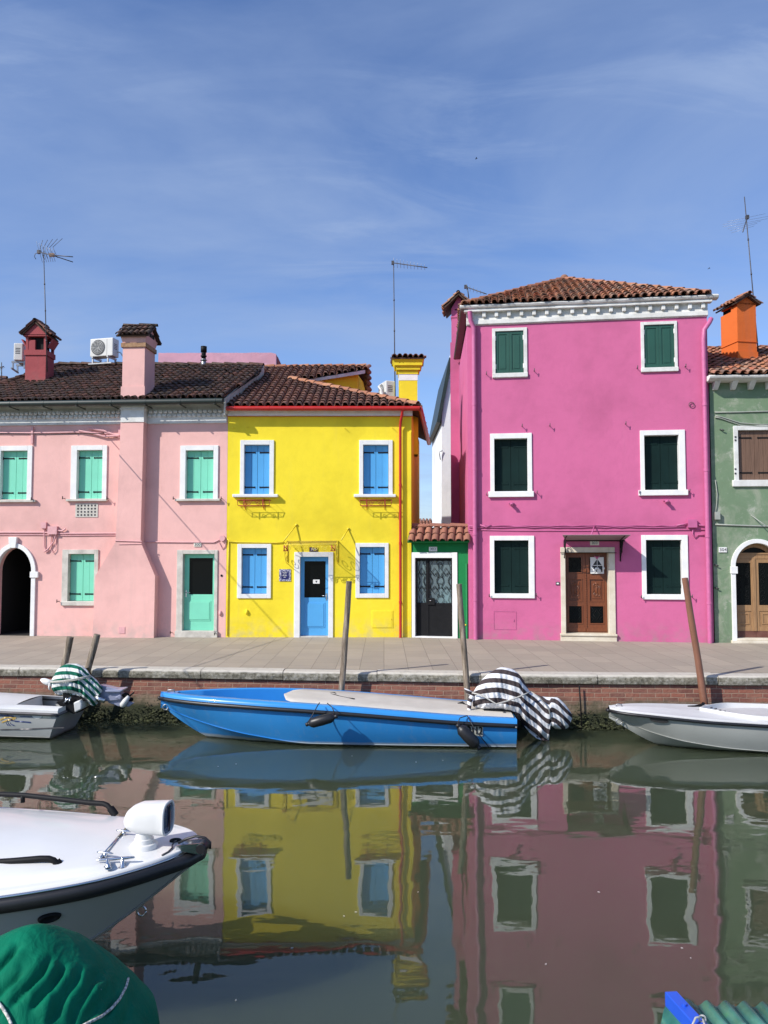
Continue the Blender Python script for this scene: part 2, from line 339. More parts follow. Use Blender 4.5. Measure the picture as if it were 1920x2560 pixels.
# roof tiles: colour varies from tile to tile
def tilemat(name, cols, moss, amt):
    m, t, b = newmat(name); b.inputs['Roughness'].default_value = 0.88
    rn = N(t, 'ShaderNodeNewGeometry').outputs['Random Per Island']
    k = len(cols); c = ramp(t, rn, [(i / (k - 1), x) for i, x in enumerate(cols)])
    c = mixc(t, mrange(t, noiz(t, 11, 7, rough=0.72), 0.44, 0.68, 0, amt), c, moss)
    c = mixc(t, mrange(t, noiz(t, 26, 6, rough=0.7), 0.6, 0.75, 0, 0.5), c, (0.34, 0.29, 0.22))
    t.links.new(c, b.inputs['Base Color']); bump(t, b, noiz(t, 40, 4), 0.6, 0.006); return m
MT['tile_old'] = tilemat('blackened_roof_tile', [(0.055, 0.030, 0.022), (0.15, 0.065, 0.042), (0.075, 0.043, 0.03), (0.11, 0.075, 0.055), (0.20, 0.08, 0.05), (0.05, 0.038, 0.03), (0.13, 0.058, 0.04)], (0.035, 0.028, 0.02), 0.85)
MT['tile_mid'] = tilemat('brown_roof_tile', [(0.23, 0.095, 0.062), (0.14, 0.07, 0.05), (0.30, 0.12, 0.078), (0.12, 0.066, 0.05), (0.25, 0.12, 0.085), (0.18, 0.078, 0.054)], (0.085, 0.055, 0.038), 0.6)
MT['tile_red'] = tilemat('orange_roof_tile', [(0.42, 0.155, 0.075), (0.22, 0.12, 0.085), (0.50, 0.20, 0.095), (0.34, 0.22, 0.16), (0.44, 0.14, 0.075), (0.15, 0.105, 0.085), (0.36, 0.13, 0.07)], (0.15, 0.105, 0.075), 0.5)
MT['tile_new'] = tilemat('terracotta_tile', [(0.37, 0.155, 0.095), (0.30, 0.13, 0.085), (0.42, 0.185, 0.11), (0.26, 0.115, 0.08)], (0.17, 0.085, 0.06), 0.5)
MT['tile_ridge'] = tilemat('terracotta_ridge_tile', [(0.42, 0.18, 0.095), (0.34, 0.14, 0.08), (0.46, 0.22, 0.12)], (0.22, 0.11, 0.07), 0.5)
# water
m, t, b = newmat('canal_water'); b.inputs['Roughness'].default_value = 0.015; b.inputs['IOR'].default_value = 1.56
b.inputs['Base Color'].default_value = (0.056, 0.070, 0.040, 1)
b.inputs['Subsurface Weight'].default_value = 1.0; b.inputs['Subsurface Radius'].default_value = (1.0, 1.0, 1.0); b.inputs['Subsurface Scale'].default_value = 6.0
o = N(t, 'ShaderNodeTexCoord').outputs['Object']
a1 = noiz(t, 0.75, 2, vec=o, sc3=(0.8, 1.3, 1), dist=0.4); a2 = noiz(t, 2.6, 2, vec=o, sc3=(0.8, 1.5, 1)); a3 = noiz(t, 9, 2, vec=o)
msk = mrange(t, noiz(t, 0.35, 2, vec=o), 0.35, 0.7, 0.25, 1.0)
h = M(t, 'ADD', M(t, 'MULTIPLY', a1, 1.0), M(t, 'MULTIPLY', msk, M(t, 'ADD', M(t, 'MULTIPLY', a2, 0.30), M(t, 'MULTIPLY', a3, 0.035))))
bump(t, b, h, 1.0, 0.0075); MT['water'] = m
# timber poles
m, t, b = newmat('weathered_pole_wood'); b.inputs['Roughness'].default_value = 0.85
o = N(t, 'ShaderNodeTexCoord').outputs['Object']
g = noiz(t, 1.5, 7, vec=o, sc3=(14, 14, 1.3), rough=0.7)
c = ramp(t, g, [(0.33, (0.03, 0.022, 0.016)), (0.43, (0.15, 0.115, 0.08)), (0.55, (0.27, 0.215, 0.16)), (0.7, (0.45, 0.39, 0.31))])
sp = N(t, 'ShaderNodeSeparateXYZ'); t.links.new(o, sp.inputs[0])
c = mixc(t, mrange(t, M(t, 'ADD', sp.outputs[2], M(t, 'MULTIPLY', noiz(t, 4, 4), 0.3)), 0.75, 1.0, 0.8, 0), c, (0.03, 0.028, 0.02))
t.links.new(c, b.inputs['Base Color']); bump(t, b, g, 0.8, 0.015); MT['pole'] = m
MT['brownpole'] = mat('brown_plastic_pole', (0.235, 0.105, 0.065), 0.38, 0.15, 2, 0.1, 20, 0.003)
# boats
MT['boatblue'] = mat('blue_boat_paint', (0.036, 0.275, 0.66), 0.3, 0.10, 1.5, 0.05, 8, 0.004, coat=0.3, col2=(0.032, 0.24, 0.60))
MT['boatinner'] = mat('blue_cockpit_paint', (0.03, 0.21, 0.55), 0.4, 0.1, 2)
MT['deckbeige'] = mat('beige_deck', (0.60, 0.56, 0.49), 0.75, 0.12, 2.5, 0.2, 30, 0.003, col2=(0.50, 0.46, 0.40))
def hullmat(name, col, foul, zl, zh, rough=0.3):
    m, t, b = newmat(name); b.inputs['Roughness'].default_value = rough; b.inputs['Coat Weight'].default_value = 0.3; b.inputs['Coat Roughness'].default_value = 0.1
    ge = N(t, 'ShaderNodeNewGeometry'); sp = N(t, 'ShaderNodeSeparateXYZ'); t.links.new(ge.outputs['Position'], sp.inputs[0])
    nz = noiz(t, 4, 6, rough=0.7)
    z = M(t, 'ADD', sp.outputs[2], M(t, 'MULTIPLY', M(t, 'SUBTRACT', nz, 0.5), 0.05))
    c = ramp(t, noiz(t, 1.2, 5), [(0.3, mul(col, 0.88)), (0.7, col)])
    st = noiz(t, 1.0, 5, sc3=(7, 7, 0.7), rough=0.7)
    c = mixc(t, mrange(t, st, 0.55, 0.8, 0, 0.25), c, mul(foul, 0.9))
    c = mixc(t, mrange(t, z, zl, zh, 0.85, 0), c, foul)
    c = mixc(t, mrange(t, z, 0.004, 0.03, 1, 0), c, (0.012, 0.013, 0.01))
    t.links.new(c, b.inputs['Base Color']); bump(t, b, noiz(t, 2.2, 2), 0.12, 0.02); return m
MT['bluehull'] = hullmat('blue_hull_paint', (0.034, 0.275, 0.68), (0.40, 0.42, 0.40), 0.05, 0.085)
MT['greyhull'] = hullmat('grey_white_hull', (0.42, 0.43, 0.42), (0.16, 0.15, 0.12), 0.02, 0.07)
MT['palehull'] = hullmat('pale_grey_hull', (0.44, 0.45, 0.425), (0.20, 0.20, 0.17), 0.02, 0.06)
MT['gelcoat'] = mat('white_gelcoat', (0.74, 0.735, 0.715), 0.28, 0.05, 1.5, coat=0.25, spec=0.4)
MT['gelhull'] = hullmat('white_gelcoat_hull', (0.43, 0.42, 0.40), (0.25, 0.25, 0.2), 0.03, 0.1, 0.25)
MT['boatdeck'] = mat('white_boat_deck', (0.66, 0.66, 0.65), 0.5, 0.08, 2, 0.1, 30, 0.002)
MT['fleck'] = mat('dull_pale_fleck', (0.42, 0.41, 0.37), 0.8, 0.1, 20)
MT['canvas'] = mat('pale_grey_canvas', (0.52, 0.50, 0.49), 0.85, 0.08, 3, 0.3, 60, 0.003)
MT['navy'] = mat('navy_decal', (0.02, 0.035, 0.14), 0.4, 0.05, 4); MT['gold'] = mat('gold_decal', (0.50, 0.33, 0.08), 0.4, 0.05, 4)
MT['motorgrey'] = mat('blue_grey_motor_paint', (0.27, 0.29, 0.40), 0.32, 0.1, 5, coat=0.3)
MT['rope'] = mat('pale_rope', (0.55, 0.53, 0.48), 0.8, 0.2, 60, 0.6, 120, 0.004)
m, t, b = newmat('speckled_rope'); b.inputs['Roughness'].default_value = 0.8
ck = N(t, 'ShaderNodeTexChecker'); ck.inputs['Scale'].default_value = 62; t.links.new(N(t, 'ShaderNodeTexCoord').outputs['Object'], ck.inputs['Vector'])
ck.inputs['Color1'].default_value = (0.62, 0.60, 0.54, 1); ck.inputs['Color2'].default_value = (0.32, 0.31, 0.29, 1); t.links.new(ck.outputs[0], b.inputs['Base Color']); MT['speckrope'] = m
def stripemat(name, dark, light, duty=0.5):
    m, t, b = newmat(name); b.inputs['Roughness'].default_value = 0.88; b.inputs['Specular IOR Level'].default_value = 0.2
    at = N(t, 'ShaderNodeAttribute', attribute_name='stripe')
    fr = M(t, 'FRACT', at.outputs['Fac']); k = mrange(t, M(t, 'ABSOLUTE', M(t, 'SUBTRACT', fr, 0.5)), duty*0.5-0.012, duty*0.5+0.012)
    c = mixc(t, k, dark, light); c = mixc(t, mrange(t, noiz(t, 7, 5), 0.4, 0.8, 0, 0.2), c, mul(dark, 1.0))
    t.links.new(c, b.inputs['Base Color']); bump(t, b, M(t, 'ADD', noiz(t, 14, 4, dist=0.8), M(t, 'MULTIPLY', noiz(t, 160, 1), 0.06)), 0.45, 0.02); return m
MT['stripe_brown'] = stripemat('brown_white_stripe_cloth', (0.060, 0.046, 0.047), (0.78, 0.78, 0.79))
MT['stripe_green'] = stripemat('green_white_stripe_cloth', (0.006, 0.115, 0.072), (0.72, 0.73, 0.72), 0.5)
m, t, b = newmat('green_tarpaulin'); b.inputs['Roughness'].default_value = 0.75; b.inputs['Specular IOR Level'].default_value = 0.12
t.links.new(ramp(t, noiz(t, 5, 6, rough=0.6), [(0.25, (0.0, 0.105, 0.056)), (0.75, (0.001, 0.165, 0.088))]), b.inputs['Base Color'])
bump(t, b, M(t, 'ADD', M(t, 'ADD', noiz(t, 6, 3, dist=1.0), M(t, 'MULTIPLY', noiz(t, 15, 4, dist=1.6, sc3=(1.0, 0.5, 0.6)), 0.45)), M(t, 'MULTIPLY', noiz(t, 260, 1), 0.03)), 0.6, 0.025); MT['tarp'] = m
m, t, b = newmat('green_corrugated_plastic'); b.inputs['Roughness'].default_value = 0.22; b.inputs['Transmission Weight'].default_value = 0.25
t.links.new(ramp(t, noiz(t, 9, 4, rough=0.6), [(0.35, (0.04, 0.21, 0.16)), (0.55, (0.08, 0.34, 0.28)), (0.75, (0.12, 0.48, 0.24))]), b.inputs['Base Color']); MT['corr'] = m
MT['beamblue'] = mat('bright_blue_beam', (0.022, 0.10, 0.62), 0.35, 0.08, 5, coat=0.2)
MT['moss'] = mat('canal_algae', (0.055, 0.062, 0.020), 0.9, 0.5, 9, 0.8, 40, 0.01, col2=(0.018, 0.021, 0.009))
m, t, b = newmat('blue_white_majolica'); b.inputs['Roughness'].default_value = 0.25
f = noiz(t, 45, 2, rough=0.4); t.links.new(ramp(t, f, [(0.47, (0.02, 0.025, 0.16)), (0.53, (0.55, 0.55, 0.62))]), b.inputs['Base Color']); MT['majolica'] = m
MT['plaqueblue'] = mat('plaque_blue_glaze', (0.016, 0.018, 0.13), 0.25, 0.2, 20)
def smooth(a, b, x):
    x = max(0, min(1, (x - a) / (b - a))); return x*x*(3-2*x)
def itp(ts, vs, x):
    if x <= ts[0]: return vs[0]
    if x >= ts[-1]: return vs[-1]
    for i in range(len(ts) - 1):
        if x <= ts[i+1]:
            h = ts[i+1]-ts[i]; u = (x-ts[i])/h
            def sl(k):
                if k == 0: return (vs[1]-vs[0])/(ts[1]-ts[0])
                if k == len(ts)-1: return (vs[-1]-vs[-2])/(ts[-1]-ts[-2])
                a = (vs[k]-vs[k-1])/(ts[k]-ts[k-1]); c = (vs[k+1]-vs[k])/(ts[k+1]-ts[k])
                return 0 if a*c <= 0 else 2*a*c/(a+c)
            m0 = sl(i)*h; m1 = sl(i+1)*h
            return (2*u**3-3*u*u+1)*vs[i]+(u**3-2*u*u+u)*m0+(-2*u**3+3*u*u)*vs[i+1]+(u**3-u*u)*m1
def text(mb, s, size, place, mi=0, align='CENTER'):
    """flat lettering; place maps (x, y) of the text to a point"""
    cu = bpy.data.curves.new('t', 'FONT'); cu.body = s; cu.size = size; cu.align_x = align; cu.align_y = 'CENTER'; cu.resolution_u = 3
    ob = bpy.data.objects.new('t', cu); me = bpy.data.meshes.new_from_object(ob)
    mb.add([place(v.co.x, v.co.y) for v in me.vertices], [tuple(p.vertices) for p in me.polygons], mi)
    bpy.data.objects.remove(ob); bpy.data.curves.remove(cu); bpy.data.meshes.remove(me)
# ================================================================== SETTING
GZ = 0.95                                            # pavement height at the houses
QX = [-40, -15.5, -7.41, -3.76, -0.44, 3.47, 6.90, 16, 40]
QY = [16.4, 15.39, 14.84, 14.52, 14.24, 13.92, 13.83, 13.70, 13.5]
mb = MB(); mb.box(-300, 300, -60, 40, -3, 0)
structure(mb.build('canal_water', MT['water']))
mb = MB(); rows = [[], [], [], []]
for x, y in zip(QX, QY):
    rows[0].append((x, y+0.30, 0.949)); rows[1].append((x, 20.6, GZ)); rows[2].append((x, 60, GZ)); rows[3].append((x*8, 400, GZ))
mb.grid(rows, sm=False); structure(mb.build('pavement', MT['paving']))
quay = thing('quay_wall', 'long red brick canal wall with pale stone coping and mossy foot', 'wall', (0, 0, 0))
mb = MB(); rows = [[], []]
for x, y in zip(QX, QY): rows[0].append((x, y-0.02, -0.8)); rows[1].append((x, y+0.06, 0.765))
mb.grid(rows, sm=False); rows = [[], []]
for x, y in zip(QX, QY): rows[0].append((x, y+0.06, 0.765)); rows[1].append((x, y+0.9, 0.765))
mb.grid(rows, sm=False); mb.build('brickwork', MT['brick'], quay)
# coping stones: butted blocks with slightly uneven front edges
mb = MB(); x = -16.0; rr = random.Random(3)
def quay_y(x): return itp(QX, QY, x)
while x < 16:
    L = rr.uniform(1.5, 2.3); n = 14; dz = rr.uniform(-.006, .006); dy = rr.uniform(-.012, .012)
    prof = lambda xx: [(0.33, 0.767), (0.05, 0.767+0.012*noise.noise((xx*3, 5, 1))), (0.0+0.012*noise.noise((xx*4, 1, 1)), 0.79), (-0.012+0.014*noise.noise((xx*5, 2, 3)), 0.86),
                       (-0.006+0.012*noise.noise((xx*4, 8, 3)), 0.922+0.01*noise.noise((xx*4, 9, 9))), (0.03, 0.947), (0.33, 0.951)]
    rings = []
    for i in range(n + 1):
        xx = x + 0.006 + (L - 0.012) * i / n; y = quay_y(xx)
        rings.append([(xx, y + a + dy, b + dz) for a, b in prof(xx)])
    mb.loft(rings, sm=False); x += L
mb.build('coping', MT['coping'], quay)
mb = MB()
for px in (1448,):
    p = atY(px, 1710, 13.9); mb.tube([(p.x, quay_y(p.x)-0.02, 0.75), (p.x+0.02, quay_y(p.x)-0.03, 0.4), (p.x+0.02, quay_y(p.x)-0.06, -0.2)], 0.014, 6)
mb.build('cable', MT['black'], quay)
# algae and mussels clinging to the foot of the wall
mb = MB(); rr = random.Random(5)
ico = [(0, 0, 1), (.9, 0, .1), (.3, .85, .1), (-.75, .5, .1), (-.7, -.55, .1), (.3, -.85, .1), (0, 0, -.6)]
icf = [(0, i, i % 5 + 1) for i in range(1, 6)] + [(6, i % 5 + 1, i) for i in range(1, 6)]
for k in range(5200):
    x = rr.uniform(-12, 10); t = rr.random(); z = -0.05 + 0.36 * t**1.3 * (0.6 + 0.6 * (0.5 + noise.noise((x*1.3, 0, 4)))); s = rr.uniform(.012, .042) * (1.25 - 0.8*t)
    y = quay_y(x) - 0.01 - rr.uniform(0, .09) * (1 - t); a = rr.uniform(0, 6.3)
    mb.add([(x + s*(p[0]*math.cos(a)-p[1]*math.sin(a))*rr.uniform(.8, 1.5), y + s*(p[0]*math.sin(a)+p[1]*math.cos(a)), z + s*p[2]*rr.uniform(.6, 1.2)) for p in ico], icf)
o = mb.build('algae', MT['moss'], recalc=False); o['kind'] = 'stuff'; o['label'] = 'dark green algae and shells along the foot of the canal wall'; o['category'] = 'algae'
# ================================================================== FACADES
class Fac:
    def __init__(s, A, B, z=GZ):
        s.A = Vector((A[0], A[1], z)); d = Vector((B[0]-A[0], B[1]-A[1], 0)); s.w = d.length; s.e = d.normalized(); s.b = Vector((-s.e.y, s.e.x, 0)); s.rz = math.atan2(s.e.y, s.e.x)
    def L(s, px, py, off=0.0):
        p = onpl(px, py, s.A + s.b * off, s.b) - s.A; return p.dot(s.e), p.z
    def rect(s, l, t, r, b, off=0.0):
        cx, cy = (l+r)/2, (t+b)/2
        return (s.L(l, cy, off)[0], s.L(r, cy, off)[0], s.L(cx, b, off)[1], s.L(cx, t, off)[1])
    def loc(s, P):
        d = Vector(P) - s.A; return Vector((d.dot(s.e), d.dot(s.b), d.z))
def wall_front(mb, x0, x1, z0, z1, holes, depth=0.25, mi=0):
    """front wall in the plane y=0 with openings; holes: (x0,x1,z0,z1[, spring]) - with spring the top is a round arch"""
    xs = sorted({x0, x1, *[h[0] for h in holes], *[h[1] for h in holes]}); zs = sorted({z0, z1, *[h[2] for h in holes], *[h[3] for h in holes]})
    xs = [x for x in xs if x0 <= x <= x1]; zs = [z for z in zs if z0 <= z <= z1]
    for i in range(len(xs)-1):
        for j in range(len(zs)-1):
            cx, cz = (xs[i]+xs[i+1])/2, (zs[j]+zs[j+1])/2
            if any(h[0] < cx < h[1] and h[2] < cz < h[3] for h in holes): continue
            mb.add([(xs[i], 0, zs[j]), (xs[i+1], 0, zs[j]), (xs[i+1], 0, zs[j+1]), (xs[i], 0, zs[j+1])], [(0, 1, 2, 3)], mi)
    for h in holes:
        a, b, c, d = h[:4]
        if len(h) > 4:
            sp = h[4]; m = (a+b)/2; n = 14; pts = [(m - (b-a)/2*math.cos(math.pi*k/n), sp + (d-sp)*math.sin(math.pi*k/n)) for k in range(n+1)]
            for k in range(n):
                cor = (a, d) if k < n/2 else (b, d)
                mb.add([(cor[0], 0, cor[1]), (pts[k][0], 0, pts[k][1]), (pts[k+1][0], 0, pts[k+1][1])], [(0, 1, 2)], mi)
            pr = [(a, c)] + pts + [(b, c)]
        else: pr = [(a, c), (a, d), (b, d), (b, c)]
        for k in range(len(pr)-1):
            mb.add([(pr[k][0], 0, pr[k][1]), (pr[k+1][0], 0, pr[k+1][1]), (pr[k+1][0], depth, pr[k+1][1]), (pr[k][0], depth, pr[k][1])], [(0, 1, 2, 3)], mi)
def house_walls(house, m, w, h, holes, back, z0=-0.05, x0=0.0, sides_h=None):
    """front with openings plus the other walls round the footprint; back = list of (x,y) from the right front corner round to the left"""
    mb = MB(); wall_front(mb, x0, w, z0, h, holes); pts = [(w, 0)] + back + [(x0, 0)]
    for i in range(len(pts)-1):
        a, b = pts[i], pts[i+1]; mb.add([(a[0], a[1], z0), (b[0], b[1], z0), (b[0], b[1], h), (a[0], a[1], h)], [(0, 1, 2, 3)])
    mb.add([(p[0], p[1], h) for p in pts], [tuple(range(len(pts)))])
    return mb.build('wall', m, house, recalc=False)
def frame_bars(mb, o, i, y0, y1, bottom=True, mi=0, jit=0.0):
    ox0, ox1, oz0, oz1 = o; ix0, ix1, iz0, iz1 = i
    mb.box(ox0, ix0, y0, y1, oz0, oz1, mi); mb.box(ix1, ox1, y0, y1, oz0, oz1, mi)
    mb.box(ix0, ix1, y0, y1, iz1, oz1, mi)
    if bottom: mb.box(ix0, ix1, y0, y1, oz0, iz0, mi)
def shutter_leaf(house_part, x0, x1, z0, z1, y, m, hinge_side, planks=2, style='plank', hm=None, th=0.035):
    mb = MB(); hm = hm or MT['black']
    if style == 'plank':
        w = (x1-x0)/planks
        for k in range(planks): mb.box(x0+k*w+0.002, x0+(k+1)*w-0.002, y, y+th, z0, z1)
        mb.box(x0+0.004, x1-0.004, y+th*0.5, y+th+0.012, z0+0.01, z1-0.01)
        L = (x1-x0)*0.80
        for zz in (z0+0.145*(z1-z0), z1-0.145*(z1-z0)):
            a, b = (x0, x0+L) if hinge_side < 0 else (x1-L, x1)
            mb.box(a, b, y-0.012, y-0.001, zz-0.017, zz+0.017, 1)
            ex = b if hinge_side < 0 else a
            mb.box(ex-0.012, ex+0.012, y-0.015, y-0.001, zz-0.021, zz+0.021, 1)
            ex = a if hinge_side < 0 else b
            mb.tube([(ex, y-0.01, zz-0.04), (ex, y-0.01, zz+0.04)], 0.012, 6, 1)
    else:
        s = 0.06
        mb.box(x0, x0+s, y, y+th, z0, z1); mb.box(x1-s, x1, y, y+th, z0, z1)
        mb.box(x0+s, x1-s, y, y+th, z0, z0+s*1.2); mb.box(x0+s, x1-s, y, y+th, z1-s*1.2, z1)
        mb.box(x0+s, x1-s, y+0.016, y+th-0.002, z0+s*1.2, z1-s*1.2)
        mb.box(x0+s+0.035, x1-s-0.035, y+0.006, y+0.0155, z0+s*1.2+0.04, z1-s*1.2-0.04)
        for zz in (z0+0.16*(z1-z0), z1-0.16*(z1-z0)):
            ex = x0 if hinge_side < 0 else x1
            mb.tube([(ex, y-0.012, zz-0.06), (ex, y-0.012, zz+0.06)], 0.014, 6, 1)
    mb.build('shutter', [m, hm], house_part, bevel=0.003)
def window(house, fc, outer, inner, m, fm, sill=None, depth=0.10, proud=0.035, style='plank', planks=2, hm=None, sillm=None, label=None, sillout=0.11):
    o = fc.rect(*outer); i = fc.rect(*inner); hasb = o[2] < i[2] - 0.02
    mb = MB(); fb = depth + 0.09
    if not hasb: o = (o[0], o[1], i[2], o[3])
    frame_bars(mb, o, i, -proud, fb, hasb, 0)
    mb.box(i[0]+0.002, i[1]-0.002, depth+0.06, depth+0.075, i[2]+0.002, i[3]-0.002, 1)
    w = mb.build('window', [fm, MT['dark']], house, bevel=0.006)
    if label: w['label'] = label
    m2 = (i[0]+i[1])/2; g = 0.006
    shutter_leaf(w, i[0]+g, m2-0.002, i[2]+g, i[3]-g, depth, m, -1, planks, style, hm)
    shutter_leaf(w, m2+0.002, i[1]-g, i[2]+g, i[3]-g, depth, m, 1, planks, style, hm)
    if sill:
        s = fc.rect(*sill); mb = MB(); mb.box(s[0], s[1], -sillout, fb-0.004, s[2], s[3]-0.001)
        mb.build('sill', sillm or fm, w, bevel=0.012)
    e = 0.035
    return (o[0]+e, o[1]-e, (o[2]+e if hasb else i[2]-0.02), o[3]-e)
def hooks(mb, fc, pts, mi=0, s=1.0):
    for px, py in pts:
        x, z = fc.L(px, py); mb.tube([(x, 0.02, z), (x, -0.10*s, z), (x, -0.13*s, z+0.012)], 0.009, 6, mi); mb.tube([(x, -0.125*s, z-0.03), (x+0.004, -0.13*s, z+0.05)], 0.011, 6, mi)
def plate(house, fc, r, txt, pm, im, y=-0.012, size=0.8, name='house_number'):
    q = fc.rect(*r); mb = MB(); mb.box(q[0], q[1], y-0.012, 0.004, q[2], q[3]); p = mb.build(name, pm, house, bevel=0.004)
    h = q[3]-q[2]; c = ((q[0]+q[1])/2, (q[2]+q[3])/2)
    mb = MB(); text(mb, txt, h*size*1.02, lambda a, b: (c[0]+a*1.12, y-0.0155, c[1]+b)); mb.build('digits', im, p)
def downpipe(house, pts, r, m, clips=(), name='downpipe'):
    mb = MB(); mb.tube(pts, r, 12)
    for i in range(1, len(pts)):
        a, b = Vector(pts[i-1]), Vector(pts[i])
        if (b-a).length > 1.5:
            k = int((b-a).length/1.7)
            for q in range(1, k+1):
                p = a.lerp(b, q/(k+0.6)); d = (b-a).normalized()
                mb.tube([p-d*0.03, p+d*0.03], r*1.18, 12); mb.box(p.x-0.012, p.x+0.012, p.y, p.y+0.12, p.z-0.012, p.z+0.012)
    return mb.build(name, m, house, sharp=40)
def inpoly(x, y, P):
    c = False; j = len(P)-1
    for i in range(len(P)):
        if (P[i][1] > y) != (P[j][1] > y) and x < (P[j][0]-P[i][0])*(y-P[i][1])/(P[j][1]-P[i][1])+P[i][0]: c = not c
        j = i
    return c
def tiles(mb, O, U, V, poly, pitch=0.185, row=0.30, r=0.078, jit=0.012, mi=0, seed=1, lift=0.035, margin=0.0):
    """half round clay tiles over a polygon given in (u, v); u runs along the eave, v up the slope"""
    rr = random.Random(seed); O = Vector(O); U = Vector(U).normalized(); V = Vector(V).normalized(); Nn = U.cross(V).normalized()
    if Nn.z < 0: Nn = -Nn
    us = [p[0] for p in poly]; vs = [p[1] for p in poly]
    def vtop(u):
        best = None; k = len(poly)
        for q in range(k):
            (u0, v0), (u1, v1) = poly[q], poly[(q+1) % k]
            if u0 != u1 and min(u0, u1)-1e-6 <= u <= max(u0, u1)+1e-6:
                w = v0+(v1-v0)*(u-u0)/(u1-u0); best = w if best is None else max(best, w)
        return best
    nu = int((max(us)-min(us))/pitch)+2; nv = int((max(vs)-min(vs))/row)+2
    for i in range(nu):
        u = min(us) + (i+0.5)*pitch; du = rr.uniform(-.4, .4)*jit
        for j in range(nv):
            v = min(vs) + j*row - 0.04 + rr.uniform(-1, 1)*jit*1.5
            uu = u + du + rr.uniform(-1, 1)*jit*0.6; sk = rr.uniform(-1, 1)*jit
            if not inpoly(min(max(u, min(us)+.01), max(us)-.01), min(max(v+row*0.5, min(vs)+0.02), max(vs)-0.02), poly): continue
            tv = vtop(uu)
            if tv is None or tv - v < 0.05: continue
            L = min(row*1.22, tv - v + 0.03); n = 6; ra = r*rr.uniform(.95, 1.05); rb = ra*0.82; l0 = lift+rr.uniform(0, .012); l1 = 0.008
            def arc(rad, vv, off, uo): return [O + U*(uo - rad*math.cos(math.pi*k/n)) + V*vv + Nn*(off + rad*0.92*math.sin(math.pi*k/n)) for k in range(n+1)]
            A = arc(ra, v, l0, uu); B = arc(rb, v+L, l1, uu+sk); C = arc(ra-0.017, v, l0, uu); k = n+1
            fs = [(q, q+1, k+q+1, k+q) for q in range(n)] + [(q+1, q, 2*k+q, 2*k+q+1) for q in range(n)]
            D = arc(ra-0.017, v+0.12, l0-0.01, uu)
            fs += [(2*k+q+1, 2*k+q, 3*k+q, 3*k+q+1) for q in range(n)]
            mb.add(A+B+C+D, fs, mi, False)
        for j in range(nv):                                     # channel tiles between the covers
            v = min(vs) + j*row + rr.uniform(-1, 1)*jit; u2 = min(us)+(i+1)*pitch
            if not inpoly(min(max(u2, min(us)+.01), max(us)-.01), min(max(v+row*0.5, min(vs)+.02), max(vs)-.02), poly): continue
            tv = vtop(u2)
            if tv is None or tv - v < 0.06: continue
            Lc = min(row*1.15, tv - v)
            A = [O + U*(u2+d) + V*v + Nn*(0.045+h) for d, h in ((-.07, .02), (-.03, -.03), (.03, -.03), (.07, .02))]
            B = [O + U*(u2+d) + V*(v+Lc) + Nn*(0.022+h) for d, h in ((-.06, .02), (-.025, -.03), (.025, -.03), (.06, .02))]
            mb.add(A+B, [(q, q+1, q+5, q+4) for q in range(3)], mi, False)
def roofplane(P, eave=(0, 1)):
    """polygon of world points -> O,U,V and (u,v) polygon; the first two points are the eave from left to right"""
    P = [Vector(p) for p in P]; O = P[0]; U = (P[1]-P[0]).normalized(); Nn = U.cross(P[2]-P[0]).normalized()
    if Nn.z < 0: Nn = -Nn
    V = Nn.cross(U).normalized()
    return O, U, V, Nn, [((p-O).dot(U), (p-O).dot(V)) for p in P]
def ridge(mb, a, b, r=0.10, L=0.36, mi=0, seed=1, drop=0.0):
    rr = random.Random(seed); a = Vector(a); b = Vector(b); d = (b-a); n = max(1, int(d.length/L)); d.normalize(); s = d.cross(Vector((0, 0, 1))).normalized(); u = s.cross(d); st = (b-a).length/n; k = 6
    for i in range(n):
        p = a + d*(st*i) + s*rr.uniform(-.01, .01); q = p + d*st*1.14; ra = r*rr.uniform(.95, 1.05)
        arc = lambda c, rad, up: [c + s*(-rad*math.cos(math.pi*j/k)) + u*(up + rad*math.sin(math.pi*j/k)) for j in range(k+1)]
        A = arc(p, ra, .02); B = arc(q, ra*.85, .0); C = arc(p, ra-.018, .02); m = k+1
        mb.add(A+B+C, [(j, j+1, m+j+1, m+j) for j in range(k)]+[(j+1, j, 2*m+j, 2*m+j+1) for j in range(k)], mi)
def spiral(c, r0, r1, a0, turns, n=18):
    return [(c[0] + (r0+(r1-r0)*k/n)*math.cos(a0+turns*2*math.pi*k/n), c[1] + (r0+(r1-r0)*k/n)*math.sin(a0+turns*2*math.pi*k/n)) for k in range(n+1)]

# ------------------------------------------------------------------ 1. pink house
px0 = atY(-150, 1380, 20.57); px1 = atY(566, 1380, 20.0)
FP = Fac((px0.x, px0.y), (px1.x, px1.y)); PW = FP.w
house = thing('pink_house', 'pale pink two storey house with mint green shutters and a big external chimney', 'house', FP.A, FP.rz)
H = []
mint = MT['mint']; wh = MT['white']
H.append(window(house, FP, (-8, 1115, 81, 1252), (2, 1127, 69, 1250), mint, wh, (-18, 1250, 92, 1256), sillm=MT['greystone'], sillout=.09))
H.append(window(house, FP, (178, 1114, 268, 1250), (193, 1125.5, 256.6, 1247.5), mint, wh, (168, 1247.5, 270, 1253.5), sillm=MT['greystone'], sillout=.09))
H.append(window(house, FP, (451, 1114, 546, 1250), (464.5, 1126, 534, 1247), mint, wh, (440, 1247, 552, 1253), sillm=MT['greystone'], sillout=.09))
H.append(window(house, FP, (156, 1374, 246, 1508), (171, 1385, 236, 1503), mint, MT['greystone'], (154, 1503, 244, 1514), sillout=.06))
